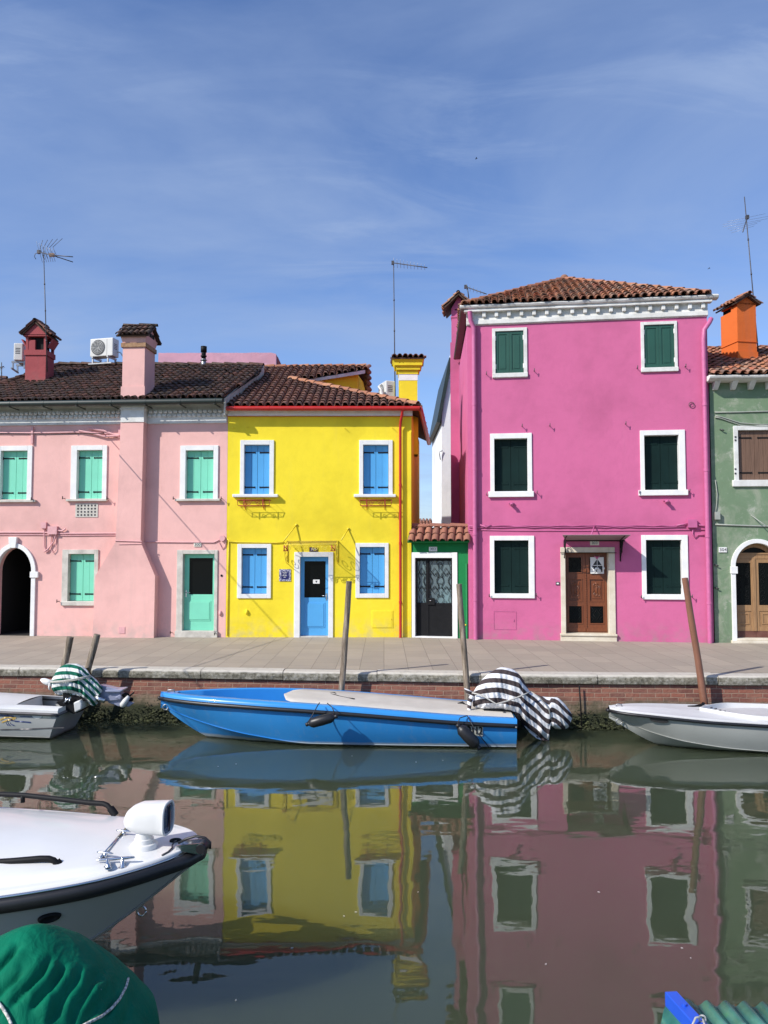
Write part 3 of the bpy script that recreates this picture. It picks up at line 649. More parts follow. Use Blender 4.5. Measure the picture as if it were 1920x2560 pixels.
# archway
ax0, ax1, az0, az1 = FP.rect(-9, 1368.6, 80, 1588); asp = FP.L(40, 1429)[1]; az0 = -0.02
H.append((ax0, ax1, az0, az1, asp))
mb = MB()
def arch_frame(mb, a, b, z0, sp, zt, t, y0, y1, mi=0, n=20):
    m = (a+b)/2; ins = [(a, z0)] + [(m-(b-a)/2*math.cos(math.pi*k/n), sp+(zt-sp)*math.sin(math.pi*k/n)) for k in range(n+1)] + [(b, z0)]
    out = [(a-t, z0)] + [(m-((b-a)/2+t)*math.cos(math.pi*k/n), sp+(zt-sp+t)*math.sin(math.pi*k/n)) for k in range(n+1)] + [(b+t, z0)]
    for k in range(len(ins)-1):
        i0, i1, o0, o1 = ins[k], ins[k+1], out[k], out[k+1]
        mb.add([(i0[0], y0, i0[1]), (i1[0], y0, i1[1]), (o1[0], y0, o1[1]), (o0[0], y0, o0[1]), (i0[0], y1, i0[1]), (i1[0], y1, i1[1]), (o1[0], y1, o1[1]), (o0[0], y1, o0[1])],
               [(0, 1, 2, 3), (0, 4, 5, 1), (3, 2, 6, 7), (7, 6, 5, 4)], mi)
arch_frame(mb, ax0+0.01, ax1-0.01, -0.01, asp, az1-0.01, 0.115, -0.05, 0.10)
k0, k1, kz0, kz1 = FP.rect(25, 1343, 46, 1368)
mb.prism([(k0+.03, -0.09, kz0-.02), (k1-.03, -0.09, kz0-.02), (k1, -0.09, kz1), (k0, -0.09, kz1)], (0, 0.12, 0))
for a, b in ((78, 98), (-27, -7)):
    q = FP.rect(a, 1429, b, 1444); mb.box(q[0], q[1], -0.075, 0.06, q[2], q[3])
arch = mb.build('archway', wh, house, bevel=0.008)
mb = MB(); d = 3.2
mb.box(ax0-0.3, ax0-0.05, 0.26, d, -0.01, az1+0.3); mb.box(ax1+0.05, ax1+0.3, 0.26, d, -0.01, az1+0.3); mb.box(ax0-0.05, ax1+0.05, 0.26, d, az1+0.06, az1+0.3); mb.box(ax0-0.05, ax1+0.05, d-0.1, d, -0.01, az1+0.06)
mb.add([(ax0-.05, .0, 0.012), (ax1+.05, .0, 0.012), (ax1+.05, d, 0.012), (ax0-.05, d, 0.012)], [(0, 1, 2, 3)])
mb.build('passage', MT['dark'], house)  # deep shade of the passage put into the wall and floor colour
# door 300
o = FP.rect(442, 1375, 544, 1592); i = FP.rect(457, 1385, 536, 1577); H.append((o[0]+.03, o[1]-.03, -0.02, o[3]-.03))
mb = MB(); o = (o[0], o[1], -0.02, o[3]); frame_bars(mb, o, i, -0.03, 0.26, False); df = mb.build('door_frame', MT['greystone'], house, bevel=0.008)
mb = MB(); mb.box(o[0]-0.02, o[1]+0.02, -0.07, 0.26, -0.03, i[2]); mb.build('doorstep', MT['greystone'], df, bevel=0.01)
def panel_door(house, fc, i, y, m, glass, pan, knob=1, name='door', gm=None):
    g = fc.rect(*glass, off=y); p = fc.rect(*pan, off=y); mb = MB()
    x0, x1, z0, z1 = i
    mb.box(x0, g[0], y, y+.05, z0, z1); mb.box(g[1], x1, y, y+.05, z0, z1); mb.box(g[0], g[1], y, y+.05, g[3], z1); mb.box(g[0], g[1], y, y+.05, z0, g[2])
    mb.box(p[0], p[1], y-.012, y+.01, p[2], p[3]); e = .035; mb.box(p[0]+e, p[1]-e, y-.022, y-.0125, p[2]+e, p[3]-e)
    d = mb.build(name, m, house, bevel=0.004)
    mb = MB(); mb.box(g[0]-.004, g[1]+.004, y+.02, y+.03, g[2]-.004, g[3]+.004); mb.build('glass_pane', gm or MT['glass'], d)
    kx = x1-0.05 if knob > 0 else x0+0.05; kz = g[2]+.05; s = -1 if knob > 0 else 1
    mb = MB(); mb.box(kx-.015, kx+.015, y-.008, y-.001, kz-.12, kz+.06); mb.tube([(kx, y, kz), (kx, y-.05, kz), (kx+s*.12, y-.05, kz)], .009, 8); mb.build('handle', MT['steel'], d)
    return d
panel_door(house, FP, i, 0.115, mint, (473, 1395, 532, 1486), (467, 1502, 527, 1552), -1)
plate(house, FP, (485, 1356.5, 503.5, 1366.5), '300', MT['plate'], MT['ink'], size=0.95)
# chimney breast, front chimney
def Lx(px, py=1380): return FP.L(px, py)[0]
zs_ = [-0.02, FP.L(320, 1439)[1], FP.L(320, 1355)[1]]; ztop = FP.L(320, 997)[1]
bd = 0.27
lx = [Lx(246), Lx(251), Lx(299), Lx(308)]; rx = [Lx(397), Lx(398), Lx(361), Lx(364)]
mb = MB(); zz = zs_ + [ztop]
for k in range(3):
    mb.hexa([(lx[k], -bd, zz[k]), (rx[k], -bd, zz[k]), (rx[k], 0.02, zz[k]), (lx[k], 0.02, zz[k]), (lx[k+1], -bd, zz[k+1]), (rx[k+1], -bd, zz[k+1]), (rx[k+1], 0.02, zz[k+1]), (lx[k+1], 0.02, zz[k+1])])
br = mb.build('chimney_breast', MT['pink'], house)
z0, z1 = FP.L(340, 1060)[1], FP.L(340, 1000)[1]
mb = MB(); mb.box(lx[3]-.012, rx[3]+.012, -bd-.02, 0.01, z0, z1); mb.box(lx[3]-.03, rx[3]+.03, -bd-.05, 0.01, FP.L(340, 1029)[1], FP.L(340, 1024)[1]); mb.build('white_band', MT['cornice'], br, bevel=0.006)
# walls
ph = FP.L(300, 1000)[1] - 0.02
house_walls(house, MT['pink'], PW, ph, H, [(PW+0.05, 7.5), (0.0, 7.5)])
# cornice with moulded double row
cz0, cz1 = FP.L(150, 1063)[1], FP.L(150, 1010)[1]
mb = MB()
for a, b in ((0.0, lx[3]-.013), (rx[3]+.013, PW-0.02)):
    mb.box(a, b, -0.045, 0.01, cz0, cz1); mb.box(a, b, -0.10, -0.046, cz1-.13, cz1+.05); mb.box(a, b, -0.16, -0.10, cz1-.06, cz1+.05)
    z = cz0 + 0.16; n = int((b-a)/.125)
    for k in range(n):
        for q in (0, 1):
            x = a + (k+.5+.25*q)*(b-a)/n; w = (b-a)/n*.44; y = -0.046-.02*q
            mb.add([(x-w+.03, y, z+q*.1), (x+w-.02, y, z+q*.1), (x+w, y-.055, z+.015+q*.1), (x-w, y-.05, z+.03+q*.1), (x-w+.01, y-.035, z+.095+q*.1), (x+w-.01, y-.04, z+.085+q*.1), (x+w, y, z+.10+q*.1), (x-w, y, z+.10+q*.1)],
                   [(0, 1, 2, 3), (3, 2, 5, 4), (4, 5, 6, 7), (0, 3, 4, 7), (1, 6, 5, 2)], 0, True)
mb.build('cornice', MT['cornice'], house, bevel=0.01, recalc=True)
# roof plane
e0 = FP.A + FP.e*0 - FP.b*0.42; zE = CAM.z + (1380-999)/F*19.75
E0 = Vector((e0.x, e0.y, zE+.05)); e1 = FP.A + FP.e*PW - FP.b*0.42; E1 = Vector((e1.x, e1.y, zE+.05)); pit = R(25)
rn = (-FP.b*math.sin(pit) + Vector((0, 0, 1))*math.cos(pit)); rn.normalize()
def onroof(px, py): return onpl(px, py, E0, rn)
rc = onroof(148, 912); rd = onroof(655, 914); hipL = rc + (E0 - rc)
PR = [onroof(-135, 999), E1, onroof(648, 934), onroof(657, 919), rd, rc]
PR[0].z = E0.z; PR[3] = onroof(652, 926)
roofh = MB(); O, U, V, Nn, P2 = roofplane(PR); tiles(roofh, O, U, V, P2, pitch=.19, row=.29, seed=3, jit=.02); ridge(roofh, rc, rd, .09, .38, 0, 3); ridge(roofh, PR[0], rc, .09, .38, 0, 9)
# rear slope and side so that the roof has a body
bk = [rd, rc, rc + Vector((-2, 4.0, -2.1)), rd + Vector((0, 4.0, -2.1))]; roofh.poly(bk, 1); roofh.poly([PR[0], rc, rc + Vector((-2, 4.0, -2.1))], 1)
roofh.add([p - Nn*0.03 for p in PR] , [tuple(range(len(PR)))], 1)
roof = roofh.build('roof', [MT['tile_old'], MT['underside']], house, world=True, recalc=False)
# plastered verge towards the lower yellow roof
mb = MB(); a = E1 + Vector((0.0, 0.05, -0.01)); b = rd + Vector((0.03, 0, 0.0)); mb.prism([a, b, b + Vector((0, 0, -1.2)), a + Vector((0, 0, -0.42))], (0.035, 0, 0))
mb.build('verge', MT['greystone'], roof, world=True)
mb = MB(); g0 = FP.loc(E0); g1 = FP.loc(E1); mb.tube([(0, g0.y-.07, g0.z-.10), (PW+.0, g1.y-.07, g1.z-.10)], .075, 12)
for k in range(9): x = .3+k*(PW-.5)/8; mb.box(x-.015, x+.015, g0.y-.15, 0.0, g0.z-.19, g0.z-.17); mb.tube([(x, g0.y-.07, g0.z-.1), (x+.03, g0.y-.07, g0.z-.1)], .08, 12)
mb.box(0, PW, g0.y+.02, 0.02, g0.z-.07, g0.z-.04)
mb.build('gutter', MT['gutter'], house, sharp=40)
# chimneys
def gable_cap(mb, cx0, cx1, y0, y1, z, h, along, over=.14, mi=0, tmi=1, seed=4):
    """little tiled gable roof over a chimney; along='x' ridge runs left-right"""
    if along == 'x':
        a, b = Vector((cx0-over, y0-over, z)), Vector((cx1+over, y0-over, z)); ym = (y0+y1)/2
        P = [a, b, Vector((cx1+over, ym, z+h)), Vector((cx0-over, ym, z+h))]; Q = [Vector((cx1+over, y1+over, z)), Vector((cx0-over, y1+over, z)), P[3], P[2]]
        mb.prism([(cx1, y0, z-.02), (cx1, y1, z-.02), (cx1, ym, z+h-.03)], (cx0-cx1, 0, 0), mi)
    else:
        xm = (cx0+cx1)/2
        P = [Vector((cx0-over, y1+over, z)), Vector((cx0-over, y0-over, z)), Vector((xm, y0-over, z+h)), Vector((xm, y1+over, z+h))]
        Q = [Vector((cx1+over, y0-over, z)), Vector((cx1+over, y1+over, z)), Vector((xm, y1+over, z+h)), Vector((xm, y0-over, z+h))]
        mb.prism([(cx0, y0, z-.02), (cx1, y0, z-.02), (xm, y0, z+h-.03)], (0, y1-y0, 0), mi)
    for k, q in enumerate((P, Q)):
        O, U, V, Nn, p2 = roofplane(q); tiles(mb, O, U, V, p2, pitch=.15, row=.26, r=.065, seed=seed+k, mi=tmi); mb.add([p-Nn*.012 for p in q]+[p-Nn*.05 for p in q], [(0, 1, 2, 3), (7, 6, 5, 4), (0, 4, 5, 1), (1, 5, 6, 2), (2, 6, 7, 3), (3, 7, 4, 0)], 2)
    ridge(mb, P[3], P[2], .075, .32, tmi, seed)
cx0, cx1 = lx[3]-.0, rx[3]+.0; cy0, cy1 = -bd, -bd+.72; zb = ph+.02; zt = FP.L(340, 838, -bd)[1]
mb = MB(); mb.box(cx0+.004, cx1-.004, cy0+.003, cy1, zb-.3, zt); z = FP.L(340, 966, -bd)[1]; mb.box(cx0-.02, cx1+.02, cy0-.02, cy1+.02, zb-.05, z)
# flared head
za, zc = FP.L(340, 857, -bd)[1], FP.L(340, 838, -bd)[1]
mb.hexa([(cx0, cy0-.002, za), (cx1, cy0-.002, za), (cx1, cy1, za), (cx0, cy1, za), (cx0-.05, cy0-.05, zc), (cx1+.05, cy0-.05, zc), (cx1+.05, cy1+.05, zc), (cx0-.05, cy1+.05, zc)])
gable_cap(mb, cx0-.03, cx1+.03, cy0-.03, cy1+.03, zc-.02, .36, 'x', .10)
mb.box(cx1+.045, cx1+.052, (cy0+cy1)/2-.16, (cy0+cy1)/2-.03, zc+.0, zc+.12, 3); mb.box(cx1+.045, cx1+.052, (cy0+cy1)/2+.03, (cy0+cy1)/2+.16, zc+.0, zc+.12, 3)
ch = mb.build('chimney', [MT['pink'], MT['tile_old'], MT['underside'], MT['dark']], house, recalc=False)
mb = MB(); mb.box(cx0-.035, cx1+.035, cy0-.035, cy1+.035, FP.L(340, 868, -bd)[1], za); mb.build('brick_band', MT['brickband'], ch, bevel=.008)
# flue pipe on the roof
p = onroof(509, 914); mb = MB(); mb.tube([p+Vector((0, 0, -.1)), p+Vector((0, 0, .18))], .075, 12, 1); mb.tube([p+Vector((0, 0, .16)), p+Vector((0, 0, .22))], [.11, .06], 12, 1)
mb.tube([p+Vector((0, 0, .18)), p+Vector((0, 0, .58))], .07, 12); mb.tube([p+Vector((0, 0, .42)), p+Vector((0, 0, .6))], .095, 12)
mb.tube([p+Vector((0, 0, .28)), p+Vector((0, 0, .31))], .095, 12); mb.build('flue', [MT['black'], MT['galv']], roof, world=True)
# pipes, boxes and small ironwork on the wall
mb = MB()
def cablerun(mb, fc, pts, r=.012, y=-.02, mi=0):
    q = [fc.L(*p) for p in pts]; mb.tube([(a, y, b) for a, b in q], r, 6, mi)
cablerun(mb, FP, [(-100, 1332), (0, 1331), (110, 1331), (152, 1334), (299, 1333)], .02); cablerun(mb, FP, [(-100, 1337), (100, 1337), (165, 1339), (299, 1338)], .012)
cablerun(mb, FP, [(365, 1354.5), (450, 1355.5), (535, 1356), (548, 1350)], .016)
cablerun(mb, FP, [(299, 1352), (365, 1354)], .014, -bd-.015); cablerun(mb, FP, [(308, 1361), (365, 1360)], .01, -bd-.012)
cablerun(mb, FP, [(-100, 1082), (80, 1083), (190, 1081), (290, 1086), (306, 1090)], .022, -.03)
cablerun(mb, FP, [(200, 1078), (230, 1083), (262, 1092), (300, 1090)], .028, -.06); cablerun(mb, FP, [(225, 1071), (262, 1078), (300, 1092)], .03, -.05)
for a, b in ((111, 1313), (0, 0)):
    if a: q = FP.rect(a-6, b-7, a+7, b+8); mb.box(q[0], q[1], -.07, .01, q[2], q[3])
q = FP.rect(123, 1316, 146, 1336); mb.box(q[0], q[1], -.09, .01, q[2], q[3])
cablerun(mb, FP, [(112, 1320), (112, 1365), (118, 1381), (124, 1375)], .014, -.03); cablerun(mb, FP, [(130, 1335), (128, 1362), (120, 1380)], .013, -.03); cablerun(mb, FP, [(142, 1335), (136, 1355), (122, 1372), (112, 1380)], .016, -.04)
cablerun(mb, FP, [(146, 1326), (158, 1328), (166, 1322)], .022, -.05); cablerun(mb, FP, [(142, 1340), (141, 1375), (134, 1383), (128, 1372)], .01, -.03)
x, z = FP.L(557, 1346); mb.tube([(x, .0, z), (x, -.07, z)], .075, 14); cablerun(mb, FP, [(548, 1356), (556, 1372), (563, 1366), (566, 1352)], .012)
for px in (82, 300):
    q = FP.rect(px-2, 1068, px+3, 1110 if px < 100 else 1095); mb.box(q[0], q[1], -.06, .01, q[2], q[3])
q = FP.rect(308, 1565, 323, 1581); mb.box(q[0], q[1], -bd-.012, -bd+.01, q[2], q[3])
build_split(mb, 'cable_run', MT['pipepink'], house, sharp=40)
mb = MB(); hooks(mb, FP, [(84, 1249), (162, 1246), (272, 1247), (437, 1247), (556, 1247), (148, 1503), (247, 1506), (430, 1581)])
x, z = FP.L(554, 1439); mb.tube([(x, .01, z), (x, -.012, z)], .03, 12)
x, z = FP.L(540, 1581); mb.tube([(x, .01, z), (x, -.12, z), (x, -.12, z-.06)], .012, 8); mb.tube([(x-.04, -.06, z+.03), (x+.04, -.06, z+.03)], .01, 6)
build_split(mb, 'wall_hook', MT['black'], house)
x, z = FP.L(551, 1533); mb = MB(); mb.blob((x, -.01, z), .045, .05, .07); mb.build('vent_hood', MT['pipepink'], house)
q = FP.rect(189, 1258.6, 245, 1293); mb = MB(); mb.box(q[0], q[1], -.014, .006, q[2], q[3])
for a in range(6):
    for b in range(4):
        x = q[0]+(q[1]-q[0])*(.12+.152*a); z = q[2]+(q[3]-q[2])*(.16+.227*b); mb.tube([(x, -.010, z), (x, -.0165, z)], .026, 10, 1, False)
mb.build('vent_grid', [MT['greystone'], MT['ink']], house)
# ------------------------------------------------------------------ things on the pink roof
rear = thing('rear_wall', 'rough pink plastered wall standing up behind the dark tiled ridge', 'wall', (-5.3, 25.2, GZ))
a = atY(396, 882, 25.2); b = atY(690, 882, 25.2); mb = MB(); n = 24; top = []
for k in range(n+1):
    q = a.lerp(b, k/n); top.append(Vector((q.x, q.y, q.z + .03*noise.noise((q.x*2, 1, 2)) - (0.0 if k < n-1 else (k-n+1)*.04))))
for k in range(n):
    p, q = top[k], top[k+1]; mb.hexa([(p.x, p.y, GZ), (q.x, q.y, GZ), (q.x, q.y+.35, GZ), (p.x, p.y+.35, GZ), p, q, (q.x, q.y+.35, q.z), (p.x, p.y+.35, p.z)])
mb.build('plaster', MT['roughpink'], rear, world=True); 
q = b; mb = MB(); mb.hexa([(q.x+.002, q.y+.3, GZ), (q.x+.22, q.y+.3, GZ), (q.x+.22, q.y+1.2, GZ), (q.x+.002, q.y+1.2, GZ), (q.x+.002, q.y+.3, q.z-.05), (q.x+.02, q.y+.3, q.z-.06), (q.x+.02, q.y+1.2, q.z-.1), (q.x+.002, q.y+1.2, q.z-.1)]); mb.build('buttress', MT['maroon'], rear, world=True)
def ac_unit(label, P, w, h, d, rz, group='air conditioners on the roofs'):
    t = thing('air_conditioner', label, 'air conditioner', P, rz, group)
    mb = MB(); mb.box(-w/2, w/2, -d/2, d/2, .12, h); body = mb.build('casing', MT['acwhite'], t, bevel=.025)
    mb = MB(); c = (-w*.14, (h+.12)/2)
    rr_ = (h-.12)*.42; mb.tube([(c[0], -d/2-.001, c[1]), (c[0], -d/2-.012, c[1])], rr_, 28, 0, False)
    for k in range(1, 5): mb.tube([(c[0]+rr_*k/5*math.cos(a), -d/2-.016, c[1]+rr_*k/5*math.sin(a)) for a in [2*math.pi*j/24 for j in range(25)]], .006, 5, 1)
    for k in range(8): a = math.pi*k/4; mb.tube([(c[0], -d/2-.016, c[1]), (c[0]+rr_*math.cos(a), -d/2-.016, c[1]+rr_*math.sin(a))], .005, 5, 1)
    mb.build('fan_grille', [MT['acdark'], MT['acwhite']], t)
    mb = MB(); mb.box(w*.24, w*.245, -d/2-.004, -d/2+.001, .16, h-.03)
    for k in range(4): mb.box(w/2+.001, w/2+.006, -d*.3, d*.2, h*.5+k*.05, h*.5+k*.05+.02)
    mb.build('side_vents', MT['acdark'], t)
    mb = MB()
    for s in (-1, 1):
        mb.box(s*w*.33-.025, s*w*.33+.025, -d/2-.08, d/2+.06, .06, .119); mb.box(s*w*.33-.02, s*w*.33+.02, -d/2-.06, -d/2-.02, -.12, .06); mb.box(s*w*.33-.02, s*w*.33+.02, d/2, d/2+.04, -.1, .06)
    mb.box(-w*.5, w*.5, -d/2-.07, -d/2-.03, -.14, -.10)
    mb.build('stand', MT['galv'], t)
    return t
p = onroof(262, 912); ac = ac_unit('grey white air conditioner with round fan on the pink house ridge', p + Vector((0, -.05, .10)), .82, .70, .34, R(-14))
mb = MB(); mb.tube([(.41, .1, .3), (.5, .1, .28), (.62, .1, .12), (.7, .1, .0)], .02, 6); mb.build('hose', MT['acwhite'], ac)
# maroon chimney with antenna, rear left
zc0 = CAM.z + (1380-937)/F*22.6; P = atY(99, 930, 22.6); mch = thing('chimney', 'maroon chimney with open sides and tiled gable top at far left', 'chimney', (P.x, P.y, P.z-.5))
k = 22.6/F; mb = MB(); w = .30
mb.box(-w, w, -.28, .28, 0, .5+ (930-893)*k); mb.box(-w-.03, w+.03, -.31, .31, .5+(930-893)*k, .5+(930-880)*k); z0 = .5+(930-880)*k; z1 = .5+(930-846)*k
for sx in (-1, 1):
    for sy in (-1, 1): mb.box(sx*w-.07 if sx > 0 else sx*w, sx*w if sx > 0 else sx*w+.07, sy*.28-.07 if sy > 0 else sy*.28, sy*.28 if sy > 0 else sy*.28+.07, z0, z1)
for s in (-1, 1): mb.hexa([(s*(w+.0), -.2, z0+.1), (s*(w+.03), -.2, z0+.1), (s*(w+.03), .2, z0+.1), (s*w, .2, z0+.1), (s*(w+.13), -.2, z1-.06), (s*(w+.18), -.2, z1-.06), (s*(w+.18), .2, z1-.06), (s*(w+.13), .2, z1-.06)])
mb.box(-w+.1, w-.1, -.18, .18, z0, z1-.01, 3); mb.box(-w+.06, -.03, -.27, -.2, z0, z1-.1)
mb.build('shaft', [MT['maroon'], MT['tile_mid'], MT['underside'], MT['dark']], mch)
mb = MB(); mb.box(-w-.06, w+.06, -.33, .33, z1, z1+.05); gable_cap(mb, -w-.05, w+.05, -.33, .33, z1+.05, .40, 'y', .05, seed=8); mb.build('cap', [MT['maroon'], MT['tile_mid'], MT['underside']], mch, recalc=False)
ac_unit('small air conditioner seen side on beside the maroon chimney', atY(53, 925, 22.9) + Vector((0, 0, .1)), .62, .64, .26, R(-82))
def antenna(label, base, top, boom_a, boom_b, kind, elem=8, elen=.28, m=None):
    t = thing('tv_antenna', label, 'antenna', base, 0, 'television antennas on the roofs'); m = m or MT['darkmetal']
    B = Vector(base); mb = MB(); T = Vector(top)-B
    mb.tube([(0, 0, 0), T*.5, T], [.018, .015, .012], 8)
    for q in (.25, .5, .72): mb.tube([T*q, T*(q+.012)], .022, 8)
    mb.build('mast', m, t)
    a, b = Vector(boom_a)-B, Vector(boom_b)-B; mb = MB(); mb.tube([a, b], .014 if kind != 'bar' else .03, 8); mb.box(a.x-.04, a.x+.04, a.y-.04, a.y+.04, a.z-.05, a.z+.05)
    mb.build('boom', m, t)
    d = (b-a).normalized(); s = d.cross(Vector((0, 0, 1))).normalized(); u = s.cross(d); mb = MB()
    for k in range(elem):
        c = a.lerp(b, (k+.3)/elem); L = elen*(1-.5*k/elem)
        e = s if kind != 'tilt' else (s*.5+u*.85).normalized()
        mb.tube([c-e*L, c+e*L], .0055, 5)
    mb.build('elements', MT['galv'], t)
    return t
b = atY(118, 930, 22.2); tp = atY(109, 628, 22.2)
an = antenna('tall mast with bristly double antenna beside the maroon chimney', b, tp, atY(97, 630, 22.2), atY(138, 640, 21.7), 'tilt', 7, .30)
mb = MB(); P0 = Vector(b); q = atY(130, 638, 22.0)-P0; mb.box(q.x-.07, q.x+.07, q.y-.03, q.y+.03, q.z-.04, q.z+.05)
mb.build('dipole_box', MT['brickband'], an); mb = MB()
for e in (atY(182, 642, 21.6), atY(182, 655, 21.8)): mb.tube([q, e-P0], .014, 6)
for k in range(5): c = atY(100+k*8, 622-k*1, 22.2)-P0; mb.tube([c, c+Vector((.12+.05*k, -.1, .22))], .007, 5); mb.tube([c, c+Vector((.10, .1, -.28))], .007, 5)
mb.tube([atY(100, 630, 22.2)-P0, atY(88, 634, 22.2)-P0, atY(86, 642, 22.2)-P0, atY(90, 648, 22.2)-P0], .01, 5)
mb.build('reflector', MT['darkmetal'], an)
b = atY(4, 960, 24); an = antenna('short antenna at the left picture edge above a distant tiled ridge', b, atY(4, 906, 24), atY(-8, 922, 24), atY(10, 916, 24), 'x', 5, .2)
# distant tiled house at far left
dh = thing('tiled_house', 'small distant house with tiled roof at the far left edge', 'house', (atY(-60, 1380, 25.5).x, 25.5, GZ))
mb = MB(); A0 = atY(-220, 968, 25.0); A1 = atY(24, 968, 25.0); T0 = atY(-220, 946, 26.2); T1 = atY(14, 946, 26.2); O, U, V, Nn, P2 = roofplane([A0, A1, T1, T0]); tiles(mb, O, U, V, P2, seed=21); ridge(mb, T0, T1, .1, .4, 0, 3)
mb.add([A0, A1, T1, T0], [(0, 1, 2, 3)], 1); mb.build('roof', [MT['tile_mid'], MT['underside']], dh, world=True, recalc=False)
mb = MB(); mb.box(A0.x+.2, A1.x-.2, 25.2, 29, GZ, A0.z-.02); mb.build('wall', MT['orange'], dh, world=True)
# ------------------------------------------------------------------ 2. yellow house
FY = Fac((atY(566, 1380, 20).x + 0.004, 20.0), (atY(1029, 1380, 20).x, 20.0)); YW = FY.w
house = thing('yellow_house', 'bright yellow two storey house with sky blue shutters and red gutter', 'house', FY.A, FY.rz)
H = []; blu = MT['blue']
H.append(window(house, FY, (600.5, 1100.5, 685, 1240), (610.5, 1112, 674, 1236), blu, wh, (583, 1236, 696, 1243.5), sillout=.13))
H.append(window(house, FY, (898, 1100.5, 981.6, 1240), (908, 1112, 971.5, 1236), blu, wh, (885, 1236, 989.5, 1243.5), sillout=.13))
H.append(window(house, FY, (593.5, 1360, 678, 1495.5), (604, 1370, 667.5, 1485), blu, wh))
H.append(window(house, FY, (889, 1357.5, 971.5, 1494.5), (899.3, 1367.5, 962, 1484), blu, wh))
o = FY.rect(735.5, 1380, 833, 1595); i = FY.rect(750, 1392, 821, 1589); o = (o[0], o[1], -0.02, o[3]); i = (i[0], i[1], .03, i[3])
H.append((o[0]+.03, o[1]-.03, -0.02, o[3]-.03))
mb = MB(); frame_bars(mb, o, i, -0.035, 0.26, False); df = mb.build('door_frame', wh, house, bevel=0.006)
mb = MB(); mb.box(i[0]-.005, i[1]+.005, -0.02, 0.26, -0.03, .03); mb.build('doorstep', MT['greystone'], df, bevel=.006)
dr = panel_door(house, FY, (i[0]+.003, i[1]-.003, i[2]+.003, i[3]-.003), 0.115, blu, (761, 1403, 814, 1494), (763, 1506, 812, 1569), 1)
q = FY.rect(782.5, 1449, 799, 1459, .12); mb = MB(); mb.box(q[0], q[1], .120, .127, q[2], q[3]); mb.prism([((q[0]+q[1])/2-.03, .117, q[3]-.03), ((q[0]+q[1])/2+.03, .117, q[3]-.03), ((q[0]+q[1])/2, .117, q[2]+.02)], (0, .002, 0), 1); mb.build('notice', [MT['paper'], MT['ink']], dr)
plate(house, FY, (773.5, 1368, 794, 1379), '301', MT['plumplate'], MT['paper'])
yh = FY.L(800, 1024)[1]
# walls: the right side wall opens outwards towards the back
sw = atY(1049, 1380, 26.0); swl = FY.loc(sw)
house_walls(house, MT['yellow'], YW, yh, H, [(swl.x, 6.0), (swl.x-.3, 7.5), (0.0, 7.5)])
mb = MB(); z0, z1 = FY.L(800, 1040.5)[1], FY.L(800, 1027)[1]; mb.box(-.0, YW+.03, -.05, .01, z0, z1); mb.box(-.0, YW+.02, -.19, -.051, z1-.0, z1+.03)
fb = mb.build('eaves_band', wh, house, bevel=.004); mb = MB(); mb.box(0, YW+.032, -.056, -.02, z0-.012, z0-.001); mb.build('red_line', MT['redpaint'], fb)
mb = MB(); q = FY.rect(1019, 1080, 1028.6, 1592); mb.box(q[0], q[1], -.03, .004, -.02, q[3]); mb.build('corner_strip', MT['yellow'], house, bevel=.01)
# roof
eo = .22; zE = CAM.z + (1380-1016)/F*(20-eo); pit = R(24)
rn = Vector((0, -math.sin(pit), math.cos(pit))); E0 = Vector((FY.A.x-.02, 20-eo, zE+.03))
def yroof(px, py): return onpl(px, py, E0, rn)
E1 = Vector((atY(1046, 1016, 20-eo).x, 20-eo, zE+.03))
hipt = yroof(727, 950); fasl = yroof(752, 951); fasr = yroof(906, 925); rgr = yroof(916, 917); rgl = yroof(657, 919)
low = yroof(590, 1006)
PY_ = [E0, E1, hipt, fasl, fasr, rgr, rgl, yroof(641, 937), Vector((FY.A.x, 20.4, E0.z+.4*math.tan(pit)*.95))]
mb = MB(); O, U, V, Nn, P2 = roofplane(PY_); tiles(mb, O, U, V, P2, pitch=.20, row=.30, r=.085, seed=12, jit=.014)
ridge(mb, E1 + Vector((-.02, .02, .03)), hipt + Vector((0, 0, .03)), .095, .34, 1, 5); ridge(mb, rgr, rgl, .095, .36, 1, 6)
mb.add([p - Nn*.02 for p in PY_] + [p - Nn*.09 for p in PY_], [tuple(range(9)), tuple(reversed(range(9, 18)))] + [(k, 9+k, 9+(k+1) % 9, (k+1) % 9) for k in range(9)], 2)
backR = Vector((atY(1049, 1380, 26).x+.3, 26.2, E0.z+.02)); hb = hipt + Vector((0, 2.5, .0))
O2, U2, V2, N2, P22 = roofplane([E1, backR, hipt]); tiles(mb, O2, U2, V2, P22, pitch=.2, row=.3, r=.085, seed=14); mb.add([E1 - N2*.02, backR - N2*.02, hipt - N2*.02], [(0, 1, 2)], 2)
mb.poly([rgl, rgr, rgr + Vector((0, 2.5, -1.1)), rgl + Vector((0, 2.5, -1.1))], 2)
yr = mb.build('roof', [MT['tile_mid'], MT['tile_ridge'], MT['underside']], house, world=True, recalc=False)
